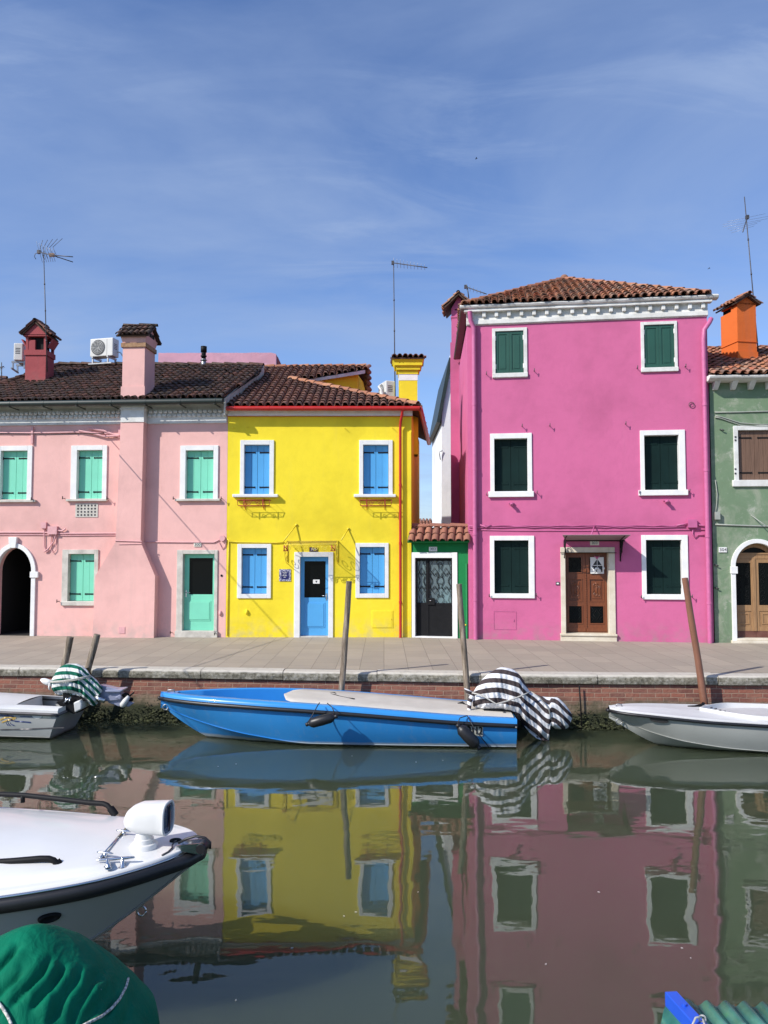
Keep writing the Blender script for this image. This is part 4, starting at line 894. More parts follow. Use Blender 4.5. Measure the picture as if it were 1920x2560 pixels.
# upper rear block under the skewed eave
mb = MB(); d = (fasr-fasl).normalized(); ins = Vector((d.y, -d.x, 0)).normalized()*-1.0; ins = Vector((-d.y, d.x, 0)).normalized()
A = fasl + ins*.22 + d*.15 + Vector((0, 0, -.06)); B = fasr + ins*.22 - d*.02 + Vector((0, 0, -.10)); back = Vector((.35, 2.6, 0))
for p, q in ((A, B), (B, B+back), (B+back, A+back), (A+back, A)):
    mb.add([Vector((p.x, p.y, GZ+3)), Vector((q.x, q.y, GZ+3)), q, p], [(0, 1, 2, 3)])
up = mb.build('upper_wall', MT['yellow'], house, world=True)
mb = MB(); mb.prism([fasl + Vector((0, -.03, -.02)), fasr + d*.12 + Vector((0, -.03, -.02)), fasr + d*.12 + Vector((0, -.03, -.13)), fasl + Vector((0, -.03, -.10))], ins*.06); mb.build('fascia', MT['cornice'], yr, world=True)
mb = MB(); O, U, V, Nn, P2 = roofplane([fasr + d*.10, fasr + d*.10 + back, rgr + Vector((.12, 2.2, .0)), rgr + Vector((.05, .0, 0))])
g = fasr + d*.14; ridge(mb, g + Vector((.0, .0, .0)), rgr + Vector((.08, 0, 0)), .1, .3, 0, 7)
for k in range(5): p = rgr.lerp(fasr + d*.12 + Vector((.05, .5, -.75)), (k+.2)/5); mb.tube([p, p + Vector((.10, -.16, -.20))], [.06, .08], 8, 0)
mb.build('verge_tiles', [MT['tile_red']], yr, world=True, recalc=False)
# red gutter and downpipe
ge = FY.loc(E1); mb = MB(); gz = ge.z-.06; gy = -eo-.03
mb.tube([(-.02, gy, gz), (ge.x+.03, gy, gz)], .062, 12)
bk = FY.loc(backR); mb.tube([(ge.x+.03, gy, gz), (ge.x+.06, gy+.1, gz), (bk.x+.02, 6.0, gz-.03)], .062, 12)
for k in range(6): x = .2+k*(YW+.1)/5.6; mb.tube([(x, gy, gz), (x+.05, gy, gz)], .066, 12)
gu = mb.build('gutter', MT['redpaint'], house, sharp=40)
px_, pz = FY.L(1000.5, 1055); mb = MB()
downpipe(house, [(px_+.05, gy, gz-.04), (px_+.045, gy+.03, gz-.14), (px_+.01, -.12, gz-.32), (px_, -.085, gz-.46), (px_, -.085, .0)], .036, MT['redpaint'])
# chimney on the right
cY = 21.6; kk = cY/F; cxa, cxb = atY(997.5, 950, cY).x, atY(1043.5, 950, cY).x; zt = lambda py: CAM.z + (1380-py)*kk*1.0
L = lambda x, y, z: tuple(FY.loc((x, y, z)))
mb = MB()
def wbox(mb, x0, x1, y0, y1, z0, z1, mi=0): mb.box(x0, x1, y0, y1, z0, z1, mi)
wbox(mb, cxa, cxb, cY, cY+.5, 5.9, zt(893)); wbox(mb, cxa-.02, cxb+.02, cY-.02, cY+.52, 5.9, zt(1000), 0)
zA, zB = zt(931), zt(893); zs2 = [zt(931), zt(921), zt(911), zt(904)]; fl = [.02, .075, .13, .19]
for k in range(3): mb.box(cxa-fl[k], cxb+fl[k], cY-fl[k], cY+.5+fl[k], zs2[k], zs2[k+1])
mb.hexa([(cxa-fl[2], cY-fl[2], zs2[3]), (cxb+fl[2], cY-fl[2], zs2[3]), (cxb+fl[2], cY+.5+fl[2], zs2[3]), (cxa-fl[2], cY+.5+fl[2], zs2[3]), (cxa-fl[3], cY-fl[3], zB), (cxb+fl[3], cY-fl[3], zB), (cxb+fl[3], cY+.5+fl[3], zB), (cxa-fl[3], cY+.5+fl[3], zB)])
gable_cap(mb, cxa-fl[3], cxb+fl[3], cY-fl[3], cY+.5+fl[3], zB+.01, .10, 'x', .015, 0, 1)
yc = mb.build('chimney', [MT['yellow'], MT['tile_mid'], MT['underside']], house, world=True, recalc=False)
mb = MB(); wbox(mb, cxa-.006, cxb+.006, cY-.006, cY+.506, zt(947), zt(931)+.001); mb.build('white_band', wh, yc, world=True)
p = atY(967, 1000, 22.0); ac = ac_unit('air conditioner seen side on beside the yellow chimney', (p.x, p.y, p.z-.12), .62, .62, .28, R(-70))
mb = MB(); mb.tube([(.15, -.25, .35), (.3, -.35, .42), (.38, -.3, .3), (.36, -.2, .1), (.2, -.25, .05)], .035, 8); mb.tube([(.15, -.22, .25), (.3, -.3, .3), (.34, -.26, .12), (.2, -.2, .0)], .028, 8); mb.build('hose', MT['acwhite'], ac)
b = atY(988, 1005, 22.3); antenna('very tall thin mast with one long sideways bar beside the yellow chimney', b, atY(984, 655, 22.3), atY(982, 657, 22.3), atY(1068, 669, 21.6), 'tilt', 10, .14)
# canopy over the door, with scrollwork
cq = FY.rect(716, 1352, 855, 1368); cx0, cx1 = cq[0]+.02, cq[1]-.10; zW = FY.L(785, 1352)[1]; dep = .62; zF = zW - .10
mb = MB(); mb.hexa([(cx0, -.01, zW-.004), (cx1, -.01, zW-.004), (cx1, -.01, zW+.004), (cx0, -.01, zW+.004), (cx0, -dep, zF-.004), (cx1, -dep, zF-.004), (cx1, -dep, zF+.004), (cx0, -dep, zF+.004)])
can = mb.build('canopy', MT['plexi'], house)
mb = MB()
for z, y in ((zW, -.02), (zF, -dep)): mb.tube([(cx0, y, z-.012), (cx1, y, z-.012)], .011, 6)
for x in (cx0+.01, cx1-.01):
    mb.tube([(x, -.01, zW), (x, -dep, zF)], .012, 6); mb.tube([(x, -.015, zW-.02), (x, -.015, zW-.55)], .012, 6)
    mb.tube([(x, -dep*math.cos(a)*1.0, zF - .04 - .45*math.sin(a)*1.0) for a in [math.pi/2*k/10 for k in range(11)]], .009, 6)
    mb.tube([(x, -.30+a, zF-.15+c) for a, c in spiral((0, 0), .14, .03, .5, 1.5)], .008, 6); mb.tube([(x, -.14+a, zF-.33+c) for a, c in spiral((0, 0), .10, .02, 2.5, 1.4)], .008, 6)
mb.build('bracket', MT['pipeyel'], can)
mb = MB()
for k in range(6):
    c = cx0 + (k+.5)*(cx1-cx0)/6; s = 1 if k < 3 else -1
    mb.tube([(a, -dep-.005, b) for a, b in spiral((c, zF-.085), .075, .02, math.pi/2*(1+s), 1.3*s)], .008, 5)
    mb.tube([(c-s*.12+s*.2*q/8, -dep-.005, zF-.03-.06*math.sin(math.pi*q/8)) for q in range(9)], .007, 5)
for x in (cx0+.02, cx0+.10, cx1-.02, cx1-.10): mb.tube([(x-.02, -dep-.008, zF-.02), (x-.02, -dep-.008, zF-.17)], .012, 6, 1)
for x in (cx0+.03, cx1-.11): mb.tube([(x-.03, -dep-.01, zF-.03), (x+.06, -dep-.01, zF-.14)], .012, 6, 1); mb.box(x-.05, x+.08, -dep-.012, -dep+.0, zF-.17, zF-.15, 1)
mb.build('scrollwork', [MT['pipeyel'], MT['rust']], can)
for (a, b) in (((741, 1312), (711, 1352)), ((871, 1322), (853, 1349))):
    A = FY.L(*a); B = FY.L(*b); mb = MB(); mb.tube([(A[0], -.005, A[1]), (B[0]+.02, -dep*.55, B[1]-.02)], .016, 8); mb.tube([(A[0], .01, A[1]), (A[0], -.03, A[1])], .03, 8); mb.build('stay_rod', MT['pipeyel'], can)
# flower box holders
for (l, r) in ((594, 680), (897, 981.5)):
    q = FY.rect(l+3, 1251, r-2, 1265); mb = MB(); x0, x1, z0, z1 = q; D = .24
    for z, i in ((z1, 0), (z0, .025)):
        mb.tube([(x0+i, -.02, z), (x1-i, -.02, z), (x1-i, -D+i, z), (x0+i, -D+i, z), (x0+i, -.02, z)], .008, 5)
    for x in (x0+.18, x1-.18): mb.box(x-.014, x+.014, -D-.008, -D+.0, z0-.02, z1+.02); mb.tube([(x, -.015, z1+.05), (x, -.02, z0-.1), (x, -D+.03, z0)], .008, 5)
    for x in (x0, x1): mb.tube([(x, -D, z1), (x+(.02 if x == x0 else -.02), -D+.02, z0)], .008, 5)
    m = (x0+x1)/2
    for s in (-1, 1): mb.tube([(m+s*.13+s*a, -D-.004, (z0+z1)/2+c) for a, c in spiral((0, 0), .065, .02, math.pi, 1.2)], .006, 5)
    mb.tube([(m-.2, -D-.004, z0+.02), (m, -D-.004, z1-.02), (m+.2, -D-.004, z0+.02)], .006, 5)
    mb.build('flower_box_holder', MT['rust'], house)
# glazed plaque
q = FY.rect(698, 1423, 727, 1453); mb = MB(); mb.box(q[0], q[1], -.018, .004, q[2], q[3]); pl = mb.build('plaque', MT['majolica'], house, bevel=.003)
e = .055; mb = MB(); mb.box(q[0]+e, q[1]-e, -.023, -.0185, q[2]+e, q[3]-e); mb.build('tile', MT['plaqueblue'], pl)
mb = MB(); cxp = (q[0]+q[1])/2
for k, w in enumerate((.13, .10, .14, .07)):
    z = q[3]-e-.035-k*.042; n = int(w/.016)
    for j in range(n): x = cxp-w/2+j*.016; mb.box(x, x+.010*(1 if (j*7+k*3) % 3 else .6), -.026, -.0235, z, z+.018*(1 if (j+k) % 4 else 1.4))
mb.build('lettering', MT['paper'], pl)
# pipes, hatch, small bits
mb = MB(); cablerun(mb, FY, [(568, 1347), (575, 1354), (590, 1355), (640, 1356), (690, 1357), (712, 1356)], .016); cablerun(mb, FY, [(572, 1352), (571, 1420), (569, 1590)], .013); build_split(mb, 'cable_run', MT['pipeyel'], house)
q = FY.rect(929, 1526, 983, 1570); mb = MB(); mb.box(q[0], q[1], -.008, .004, q[2], q[3]); mb.box(q[0]+.02, q[1]-.03, -.014, -.0085, q[2]+.02, q[3]-.02); mb.blob((q[1]-.05, -.018, (q[2]+q[3])/2), .012, .008, .018); mb.build('meter_hatch', MT['yellow'], house, bevel=.003)
x, z = FY.L(617, 1530); mb = MB(); mb.blob((x, -.01, z), .045, .055, .07); mb.build('vent_hood', MT['yellow'], house)
mb = MB()
for p in ((583, 1070), (620, 1068), (862, 1071), (981, 1070)): x, z = FY.L(*p); mb.tube([(x, .02, z), (x, -.09, z)], .008, 5)
build_split(mb, 'wall_pin', MT['pipeyel'], house)

# ------------------------------------------------------------------ 3. green gateway between the houses
A = atY(1024, 1380, 20.02); B = atY(1172, 1380, 19.72); FG = Fac((A.x, 20.02), (B.x, 19.72)); GW = FG.w
gw = thing('gateway', 'narrow green gateway wall with white frame and tiled coping between yellow and magenta houses', 'gateway', FG.A, FG.rz)
o = FG.rect(1023.5, 1381, 1144, 1600); i = FG.rect(1038, 1395, 1131, 1591); o = (.003, o[1], -.02, o[3]); i = (i[0], i[1], .03, i[3])
gh = FG.L(1100, 1345)[1]; mb = MB(); wall_front(mb, 0, GW, -.02, gh, [(o[0]+.03, o[1]-.03, -.02, o[3]-.03)], .3); mb.add([(0, .35, -.02), (GW, .35, -.02), (GW, .35, gh), (0, .35, gh)], []); mb.add([(0, 0, gh), (GW, 0, gh), (GW, .35, gh), (0, .35, gh)], [(0, 1, 2, 3)])
mb.build('wall', MT['gate_green'], gw, recalc=False)
mb = MB(); frame_bars(mb, o, i, -.03, .22, False); mb.box(i[0]+.001, i[1]-.001, -.03, .22, -.03, i[2]); mb.build('gate_frame', wh, gw, bevel=.008)
y = .11; mx_ = FG.L(1069.5, 1450, y)[0]; zb = FG.L(1085, 1509.5, y)[1]; x0, x1, z0, z1 = i
mb = MB(); mb.box(x0, x1, y-.01, y+.03, z1-.05, z1)
for a, b in ((x0+.004, mx_-.012), (mx_+.012, x1-.004)):
    t = .038; mb.box(a, a+t, y, y+.03, z0+.01, z1-.05); mb.box(b-t, b, y, y+.03, z0+.01, z1-.05); mb.box(a+t, b-t, y, y+.03, zb-.03, zb+.02); mb.box(a+t, b-t, y+.004, y+.02, z0+.015, zb-.03); mb.box(a+t, b-t, y, y+.03, z1-.075, z1-.05)
mb.box(mx_-.02, mx_+.02, y-.012, y-.0005, z0+.01, z1-.05); lk = FG.rect(1069, 1495, 1087, 1512, y); mb.box(lk[0], lk[1], y-.03, y-.001, lk[2], lk[3])
gate = mb.build('gate', MT['black'], gw, bevel=.003)
mb = MB(); ga, gb = zb+.02, z1-.075
def motif(x, za, zb_, w):
    """alternating lozenges and facing scrolls on a vertical axis"""
    n = 2; hh = (zb_-za)/(n+.35)
    for k in range(n):
        zc = zb_ - hh*(k+.62)
        d = w*.62; mb.tube([(x-d, y+.012, zc), (x, y+.012, zc+.11), (x+d, y+.012, zc), (x, y+.012, zc-.11), (x-d, y+.012, zc)], .0065, 5)
        for s in (-1, 1):
            for v in (-1, 1):
                pts = [(x+s*d, zc), (x+s*(w*.98), zc+v*.05), (x+s*w*.9, zc+v*.13), (x+s*w*.45, zc+v*.26), (x+s*w*.95, zc+v*.37), (x+s*w*.75, zc+v*.44), (x+s*w*.2, zc+v*.43), (x+s*w*.18, zc+v*.40), (x+s*w*.42, zc+v*.385)]
                pts = [(a, min(max(b, za), zb_)) for a, b in pts]
                mb.tube([(a, y+.012, b) for a, b in pts], .006, 5)
    mb.tube([(x, y+.012, za), (x, y+.012, za+.06)], .006, 5)
la, lb = x0+.045, mx_-.05; motif((la+lb)/2, ga, gb, (lb-la)*.42)
ra_, rb_ = mx_+.05, x1-.045
for q in (.22, .76): motif(ra_+(rb_-ra_)*q, ga, gb, (rb_-ra_)*.21)
c = ra_+(rb_-ra_)*.49
for zc in (ga+.45, ga+.95, gb-.1): mb.tube([(c+.05*math.cos(a), y+.012, zc+.06*math.sin(a)) for a in [2*math.pi*k/16 for k in range(17)]], .006, 5)
for zc in (ga+.2, ga+.7): 
    for s in (-1, 1): mb.tube([(c+s*.05+s*a, y+.012, zc+b) for a, b in spiral((0, 0), .05, .015, math.pi, 1.1)], .006, 5)
mb.build('grille', MT['black'], gate)
mb = MB(); mb.box(x0+.03, x1-.03, y+.034, y+.04, zb-.02, z1-.06); mb.build('glass_pane', MT['gateglass'], gate)
mb = MB(); mb.box(x0+.02, x1-.02, y+.06, y+.08, z0, z1-.02); mb.build('back_panel', MT['dark'], gate)
kx, kz = FG.L(1076, 1502); mb = MB(); mb.blob((kx, y-.045, kz), .016, .016, .016); mb.build('handle', MT['steel'], gate)
plate(gw, FG, (1072.5, 1367, 1093, 1378.5), '302', MT['paper'], MT['ink'])
q = FG.rect(1165, 1409, 1169.5, 1594); mb = MB(); mb.tube([((q[0]+q[1])/2, -.03, -.02), ((q[0]+q[1])/2, -.03, q[3])], .028, 10); mb.build('downpipe', MT['gatepipe'], gw, sharp=40)
kx, kz = FG.L(1164, 1562); mb = MB(); mb.blob((kx, -.05, kz), .03, .03, .022); mb.tube([(kx, .01, kz), (kx, -.05, kz)], .012, 8); mb.build('tap', MT['pipeyel'], gw)
# tiled coping roof
za = FG.L(1100, 1353, -.28)[1]; zr = FG.L(1100, 1319, .18)[1]; mb = MB(); P = [Vector((-.02, -.26, za)), Vector((GW+.03, -.26, za)), Vector((GW+.03, .18, zr)), Vector((-.02, .18, zr))]
O, U, V, Nn, P2 = roofplane(P); tiles(mb, O, U, V, P2, pitch=.205, row=.27, r=.088, seed=31, lift=.03); ridge(mb, P[3]+Vector((0, 0, .02)), P[2]+Vector((0, 0, .02)), .085, .40, 1, 3)
mb.add([p-Nn*.01 for p in P]+[p-Nn*.05 for p in P], [(0, 1, 2, 3), (7, 6, 5, 4), (0, 4, 5, 1), (1, 5, 6, 2), (2, 6, 7, 3), (3, 7, 4, 0)], 2); mb.poly([P[3], P[2], P[2]+Vector((0, .4, -.3)), P[3]+Vector((0, .4, -.3))], 2)
mb.build('roof', [MT['tile_new'], MT['tile_new'], MT['gate_green']], gw, recalc=False)

# ------------------------------------------------------------------ 4. magenta house
A = atY(1171, 1380, 19.6); B = atY(1780, 1380, 18.8); FM = Fac((A.x, 19.6), (B.x, 18.8)); MW = FM.w
house = thing('magenta_house', 'tall magenta three storey house with dark green shutters and white cornice', 'house', FM.A, FM.rz)
H = []; dg = MT['dgreen']; mg = MT['mgreen']
H.append(window(house, FM, (1230.5, 820.5, 1318, 945), (1238.5, 828, 1309, 933), mg, MT['cornice'], (1231, 933, 1319.5, 944), depth=.0, style='panel', hm=MT['paper'], sillout=.06))
H.append(window(house, FM, (1602, 804.5, 1693, 930), (1610, 812, 1686, 919), mg, MT['cornice'], (1602, 919, 1695.5, 930), depth=.0, style='panel', hm=MT['paper'], sillout=.06))
H.append(window(house, FM, (1225.5, 1083.5, 1330, 1235), (1236, 1096.5, 1319, 1228.5), dg, wh, (1220.5, 1228.5, 1334.5, 1243), depth=.14, hm=dg, sillout=.08))
H.append(window(house, FM, (1600.5, 1075.5, 1713, 1232), (1611, 1088, 1697.5, 1225), dg, wh, (1596, 1225, 1719, 1239), depth=.14, hm=dg, sillout=.08))
H.append(window(house, FM, (1225, 1339.5, 1336, 1492), (1236, 1351, 1322, 1484), dg, wh, (1226, 1484, 1337, 1495.5), depth=.12, hm=dg, sillout=.05))
H.append(window(house, FM, (1604, 1337.5, 1720, 1495), (1615.5, 1350, 1704.5, 1486), dg, wh, (1606, 1486, 1722, 1499), depth=.12, hm=dg, sillout=.05))
o = FM.rect(1402, 1368, 1538, 1600); i = FM.rect(1414, 1381, 1522, 1584); st = FM.rect(1408, 1587, 1540, 1603)
o = (o[0], o[1], -.02, o[3]); H.append((o[0]+.04, o[1]-.04, -.02, o[3]-.04))
mb = MB(); frame_bars(mb, o, i, -.04, .36, False); df = mb.build('door_frame', MT['cream'], house, bevel=.008)
mb = MB(); mb.box(o[0]-.03, o[1]+.03, -.08, .36, i[2]-.055, i[2]); mb.box(o[0]-.02, o[1]+.02, -.05, .27, -.03, i[2]-.056); mb.build('doorstep', MT['cream'], df, bevel=.01)
# carved double door
y = .25; x0, x1, z0, z1 = (i[0]+.004, i[1]-.004, i[2]+.004, i[3]-.004); m_ = x0+(x1-x0)*.495; zz = lambda py: FM.L(1468, py, y)[1]; leaves = []
for k, (a, b) in enumerate(((x0, m_-.004), (m_+.004, x1))):
    mb = MB(); s = .085; g = a+s, b-s
    rows = [zz(1392), zz(1432), zz(1447), zz(1503), zz(1514), zz(1559)]
    mb.box(a, g[0], y, y+.05, z0, z1); mb.box(g[1], b, y, y+.05, z0, z1)
    for zt_, zb_ in ((z1, rows[0]), (rows[1], rows[2]), (rows[3], rows[4]), (rows[5], z0)): mb.box(g[0], g[1], y, y+.05, zb_, zt_)
    mb.box(g[0], g[1], y+.02, y+.04, rows[3], rows[2]); e = .025
    for za_, zb_ in ((rows[0], rows[1]), (rows[2], rows[3]), (rows[4], rows[5])): frame_bars(mb, (g[0]-.012, g[1]+.012, zb_-.012, za_+.012), (g[0]+.014, g[1]-.014, zb_+.014, za_-.014), y-.014, y+.012)
    mb.box(g[0]+.06, g[1]-.06, y+.004, y+.0195, rows[3]+.07, rows[2]-.07)
    c = ((g[0]+g[1])/2, (rows[2]+rows[3])/2)
    for s_ in (-1, 1):
        for v in (-1, 1): mb.tube([(c[0]+s_*(.03+p), y-.004, c[1]+v*(.12+q)) for p, q in spiral((0, 0), .055, .012, -math.pi/2, 1.2*1)], .011, 6)
        mb.tube([(c[0]+s_*.09, y, c[1]-.08), (c[0]+s_*.07, y-.006, c[1]), (c[0]+s_*.09, y, c[1]+.08)], .011, 6)
    mb.blob((c[0], y, c[1]), .028, .022, .10); mb.blob((c[0], y, c[1]+.16), .035, .018, .035)
    mb.box(a+.005, b-.005, y-.012, y-.0005, zz(1578), zz(1569)); 
    dl = mb.build('door', MT['redwood'], house, bevel=.004); leaves.append(dl)
    for za_, zb_ in ((rows[0], rows[1]), (rows[4], rows[5])):
        mb = MB(); mb.box(g[0]-.004, g[1]+.004, y+.02, y+.03, zb_-.004, za_+.004); mb.build('glass_pane', MT['glass'], dl)
        mb = MB(); cc = ((g[0]+g[1])/2, (za_+zb_)/2); W2 = (g[1]-g[0])/2-.01; Hh = (za_-zb_)/2-.01
        mb.tube([(cc[0]-W2*.5, y+.012, cc[1]), (cc[0], y+.012, cc[1]+Hh*.6), (cc[0]+W2*.5, y+.012, cc[1]), (cc[0], y+.012, cc[1]-Hh*.6), (cc[0]-W2*.5, y+.012, cc[1])], .007, 5)
        for s_ in (-1, 1):
            for v in (-1, 1): mb.tube([(cc[0]+s_*W2*.95, y+.012, cc[1]+v*Hh*.15), (cc[0]+s_*W2*.4, y+.012, cc[1]+v*Hh*.5), (cc[0]+s_*W2*.95, y+.012, cc[1]+v*Hh*.95)], .006, 5)
        mb.build('door_grille', MT['black'], dl)
mb = MB()
for k in range(34): zc = z0+.12+(z1-z0-.5)*k/34; mb.blob((m_+.012, y-.012, zc), .016, .014, .017, 0, 6, 4)
mb.box(m_-.006, m_+.03, y-.008, y-.0006, z0+.09, z1-.36); mb.build('beading', MT['redwood'], leaves[1])
# small cut-out ornament hung on the door: a white window with curtains and two white animals on the sill
q = FM.rect(1475.5, 1393, 1509, 1434, y); mb = MB(); yy = y-.03; X = lambda t: q[0]+(q[1]-q[0])*t; Z = lambda t: q[2]+(q[3]-q[2])*t
frame_bars(mb, q, (X(.13), X(.9), Z(.1), Z(.9)), yy-.008, yy+.004); mb.box(X(.13), X(.9), yy+.001, yy+.003, Z(.1), Z(.9), 1)
mb.box(X(.49), X(.53), yy-.006, yy, Z(.1), Z(.9)); mb.box(X(.13), X(.9), yy-.0055, yy, Z(.48), Z(.52))
mb.prism([(X(.13), yy-.010, Z(.9)), (X(.5), yy-.010, Z(.9)), (X(.13), yy-.010, Z(.45))], (0, .003, 0)); mb.prism([(X(.9), yy-.010, Z(.9)), (X(.52), yy-.010, Z(.9)), (X(.9), yy-.010, Z(.45))], (0, .003, 0))
for cx_, cz_, r_ in ((.28, .16, .05), (.42, .3, .03), (.66, .16, .045), (.58, .3, .026), (.16, .33, .03), (.98, .32, .03)): mb.blob((X(cx_), yy-.012, Z(cz_)), r_, .01, r_*1.1)
mb.tube([(X(.3), yy-.012, Z(1.06)), (X(.5), yy-.016, Z(.98)), (X(.7), yy-.012, Z(1.06))], .016, 6, 2); mb.blob((X(.5), yy-.015, Z(.95)), .03, .014, .025, 2)
tag(mb.build('door_ornament', [MT['paper'], MT['ink'], MT['pipemag']], house, world=False), 'white window shaped ornament with curtains hung on the brown door', 'ornament')
orn = bpy.data.objects['door_ornament']; orn.parent = None; orn.matrix_world = TM[house.name].copy()
mh = FM.L(1470, 790)[1]
# footprint: left wall opens out to the left, going back
bl = FM.loc(atY(1148.5, 1380, 24.6)); br_ = FM.loc((B.x+.5, 25.5, 0))
hw = house_walls(house, MT['magenta'], MW, FM.L(1470, 800)[1], H, [(br_.x, br_.y), (bl.x+.02, br_.y), (bl.x, bl.y)])
# chimney breast on the left wall
mb = MB(); c0 = FM.loc(atY(1128, 1380, 24.5)); c1 = FM.loc(atY(1150, 1380, 24.5)); ct = CAM.z+(1380-765)/F*24.5-GZ; top_ = CAM.z+(1380-768)/F*24.5-GZ
mb.box(c0.x, c1.x+.15, c0.y, c0.y+.75, -.05, CAM.z+(1380-850)/F*24.5-GZ); mb.box(c0.x+.04, c1.x+.15, c0.y+.0, c0.y+.72, CAM.z+(1380-850)/F*24.5-GZ, top_-.002)
ckk = 24.5/F; zc = lambda py: CAM.z+(1380-py)*ckk-GZ
mb.box(c0.x+.02, c1.x+.17, c0.y-.02, c0.y+.74, zc(787), zc(783))
mbx = c0.x+.05, c1.x+.19+.0
for sx in (mbx[0], mbx[1]-.10): mb.box(sx, sx+.10, c0.y+.01, c0.y+.12, zc(783), zc(762)); mb.box(sx, sx+.10, c0.y+.60, c0.y+.71, zc(783), zc(762))
mb.box(mbx[0]+.12, mbx[1]-.12, c0.y+.2, c0.y+.55, zc(783), zc(762), 3)
gable_cap(mb, mbx[0]-.02, mbx[1]+.06, c0.y-.0, c0.y+.72, zc(763), .44, 'y', .22, 0, 1, 17)
mb.build('chimney', [MT['magenta'], MT['tile_red'], MT['underside'], MT['dark']], house, recalc=False)
# cornice
cb0, cb1 = FM.L(1470, 806)[1], FM.L(1470, 774)[1]
zl = lambda px, py: FM.L(px, py)[1]
mb = MB(); a0 = (0, zl(1178, 817), zl(1178, 796)); a1 = (MW, zl(1765, 790), zl(1765, 770)); zc0 = (a0[1]+a1[1])/2; 
zb_, zt_ = zl(1470, 803.5), zl(1470, 769)
mb.box(-.02, MW+.02, -.03, .01, zb_, zt_); mb.box(-.02, MW+.02, -.06, -.0305, zb_+.02, zb_+.14)
mb.box(-.08, MW+.10, -.16, .01, zt_-.03, zt_+.04)
pr = [(-.15, zt_+.04), (-.20, zt_+.06), (-.23, zt_+.11), (-.18, zt_+.15), (.0, zt_+.17), (.0, zt_+.04)]
rings = []
for k in range(41): x = -.18+(MW+.42)*k/40; rings.append([(x, a+.012*noise.noise((x*3, 1, a*9)), b+.014*noise.noise((x*4, 2, b))) for a, b in pr])
mb.loft(rings, 0, False)
n = 19
for k in range(n): x = .12+k*(MW-.22)/(n-1); mb.box(x-.046, x+.046, -.11, -.031, zt_-.16, zt_-.031)
mb.build('cornice', MT['cornice'], house, bevel=.012)
# hipped roof
eL = FM.loc(atY(1158, 770, 19.25)); ez = zt_+.14; PL = Vector((-.14, -.22, ez)); PR_ = Vector((MW+.08, -.22, ez)); 
ap = FM.loc(atY(1411, 701, 22.4))
# eave lies on the cornice; apex over the middle of the house
mb = MB(); F1 = [PL, PR_, ap]; O, U, V, Nn, P2 = roofplane(F1); tiles(mb, O, U, V, P2, pitch=.185, row=.27, r=.08, seed=41, jit=.013, lift=.04)
gs = FM.loc(atY(1155, 786, 19.35)); gq = FM.loc(atY(1138, 884, 24.4)); BL = Vector((gq.x+.10, gq.y+.1, ez-.02)); BR = Vector((br_.x+.1, 6.4, ez-.02))
for k, (a, b) in enumerate(((BL, PL), (PR_, BR), (BR, BL))):
    O, U, V, N2, P2 = roofplane([a, b, ap]); tiles(mb, O, U, V, P2, pitch=.185, row=.30, r=.08, seed=42+k); mb.add([a-N2*.02, b-N2*.02, ap-N2*.02], [(0, 1, 2)], 2)
mb.add([p-Nn*.02 for p in F1], [(0, 1, 2)], 2); mb.add([PL, PR_, BR, BL], [(3, 2, 1, 0)], 2)
ridge(mb, PL+Vector((.06, .06, .03)), ap+Vector((0, 0, .03)), .085, .36, 1, 1); ridge(mb, PR_+Vector((-.06, .06, .03)), ap+Vector((0, 0, .03)), .085, .36, 1, 2)
mb.blob(ap+Vector((0, 0, .08)), .12, .10, .10, 0)
mr = mb.build('roof', [MT['tile_red'], MT['tile_ridge'], MT['underside']], house, recalc=False)
mb = MB(); g0 = Vector((gs.x, -.16, ez-.10)); g1 = Vector((gq.x, gq.y-.05, ez-.12)); mb.tube([g0, g1], .055, 12); mb.hexa([g0+Vector((.0, 0, -.05)), g0+Vector((.15, 0, -.05)), g1+Vector((.15, 0, -.05)), g1+Vector((.0, 0, -.05)), g0+Vector((0, 0, .06)), g0+Vector((.15, 0, .06)), g1+Vector((.15, 0, .06)), g1+Vector((.0, 0, .06))])
mb.build('side_gutter', MT['copper'], house, sharp=40)
# downpipes
a = FM.L(1188, 830); b = FM.L(1188, 1590); xl = (a[0]+b[0])/2-.01
downpipe(house, [(xl-.10, -.18, zt_-.02), (xl-.08, -.14, zb_+.10), (xl, -.09, zb_-.08), (xl, -.085, zb_-.4), (xl, -.085, .0)], .058, MT['pipemag'])
a = FM.L(1751, 840); xr = MW-.115
downpipe(house, [(xr+.22, .02, zb_-.05), (xr+.16, -.05, zb_-.16), (xr+.02, -.09, zb_-.36), (xr, -.09, zb_-.6), (xr, -.09, .0)], .058, MT['pipemag'])
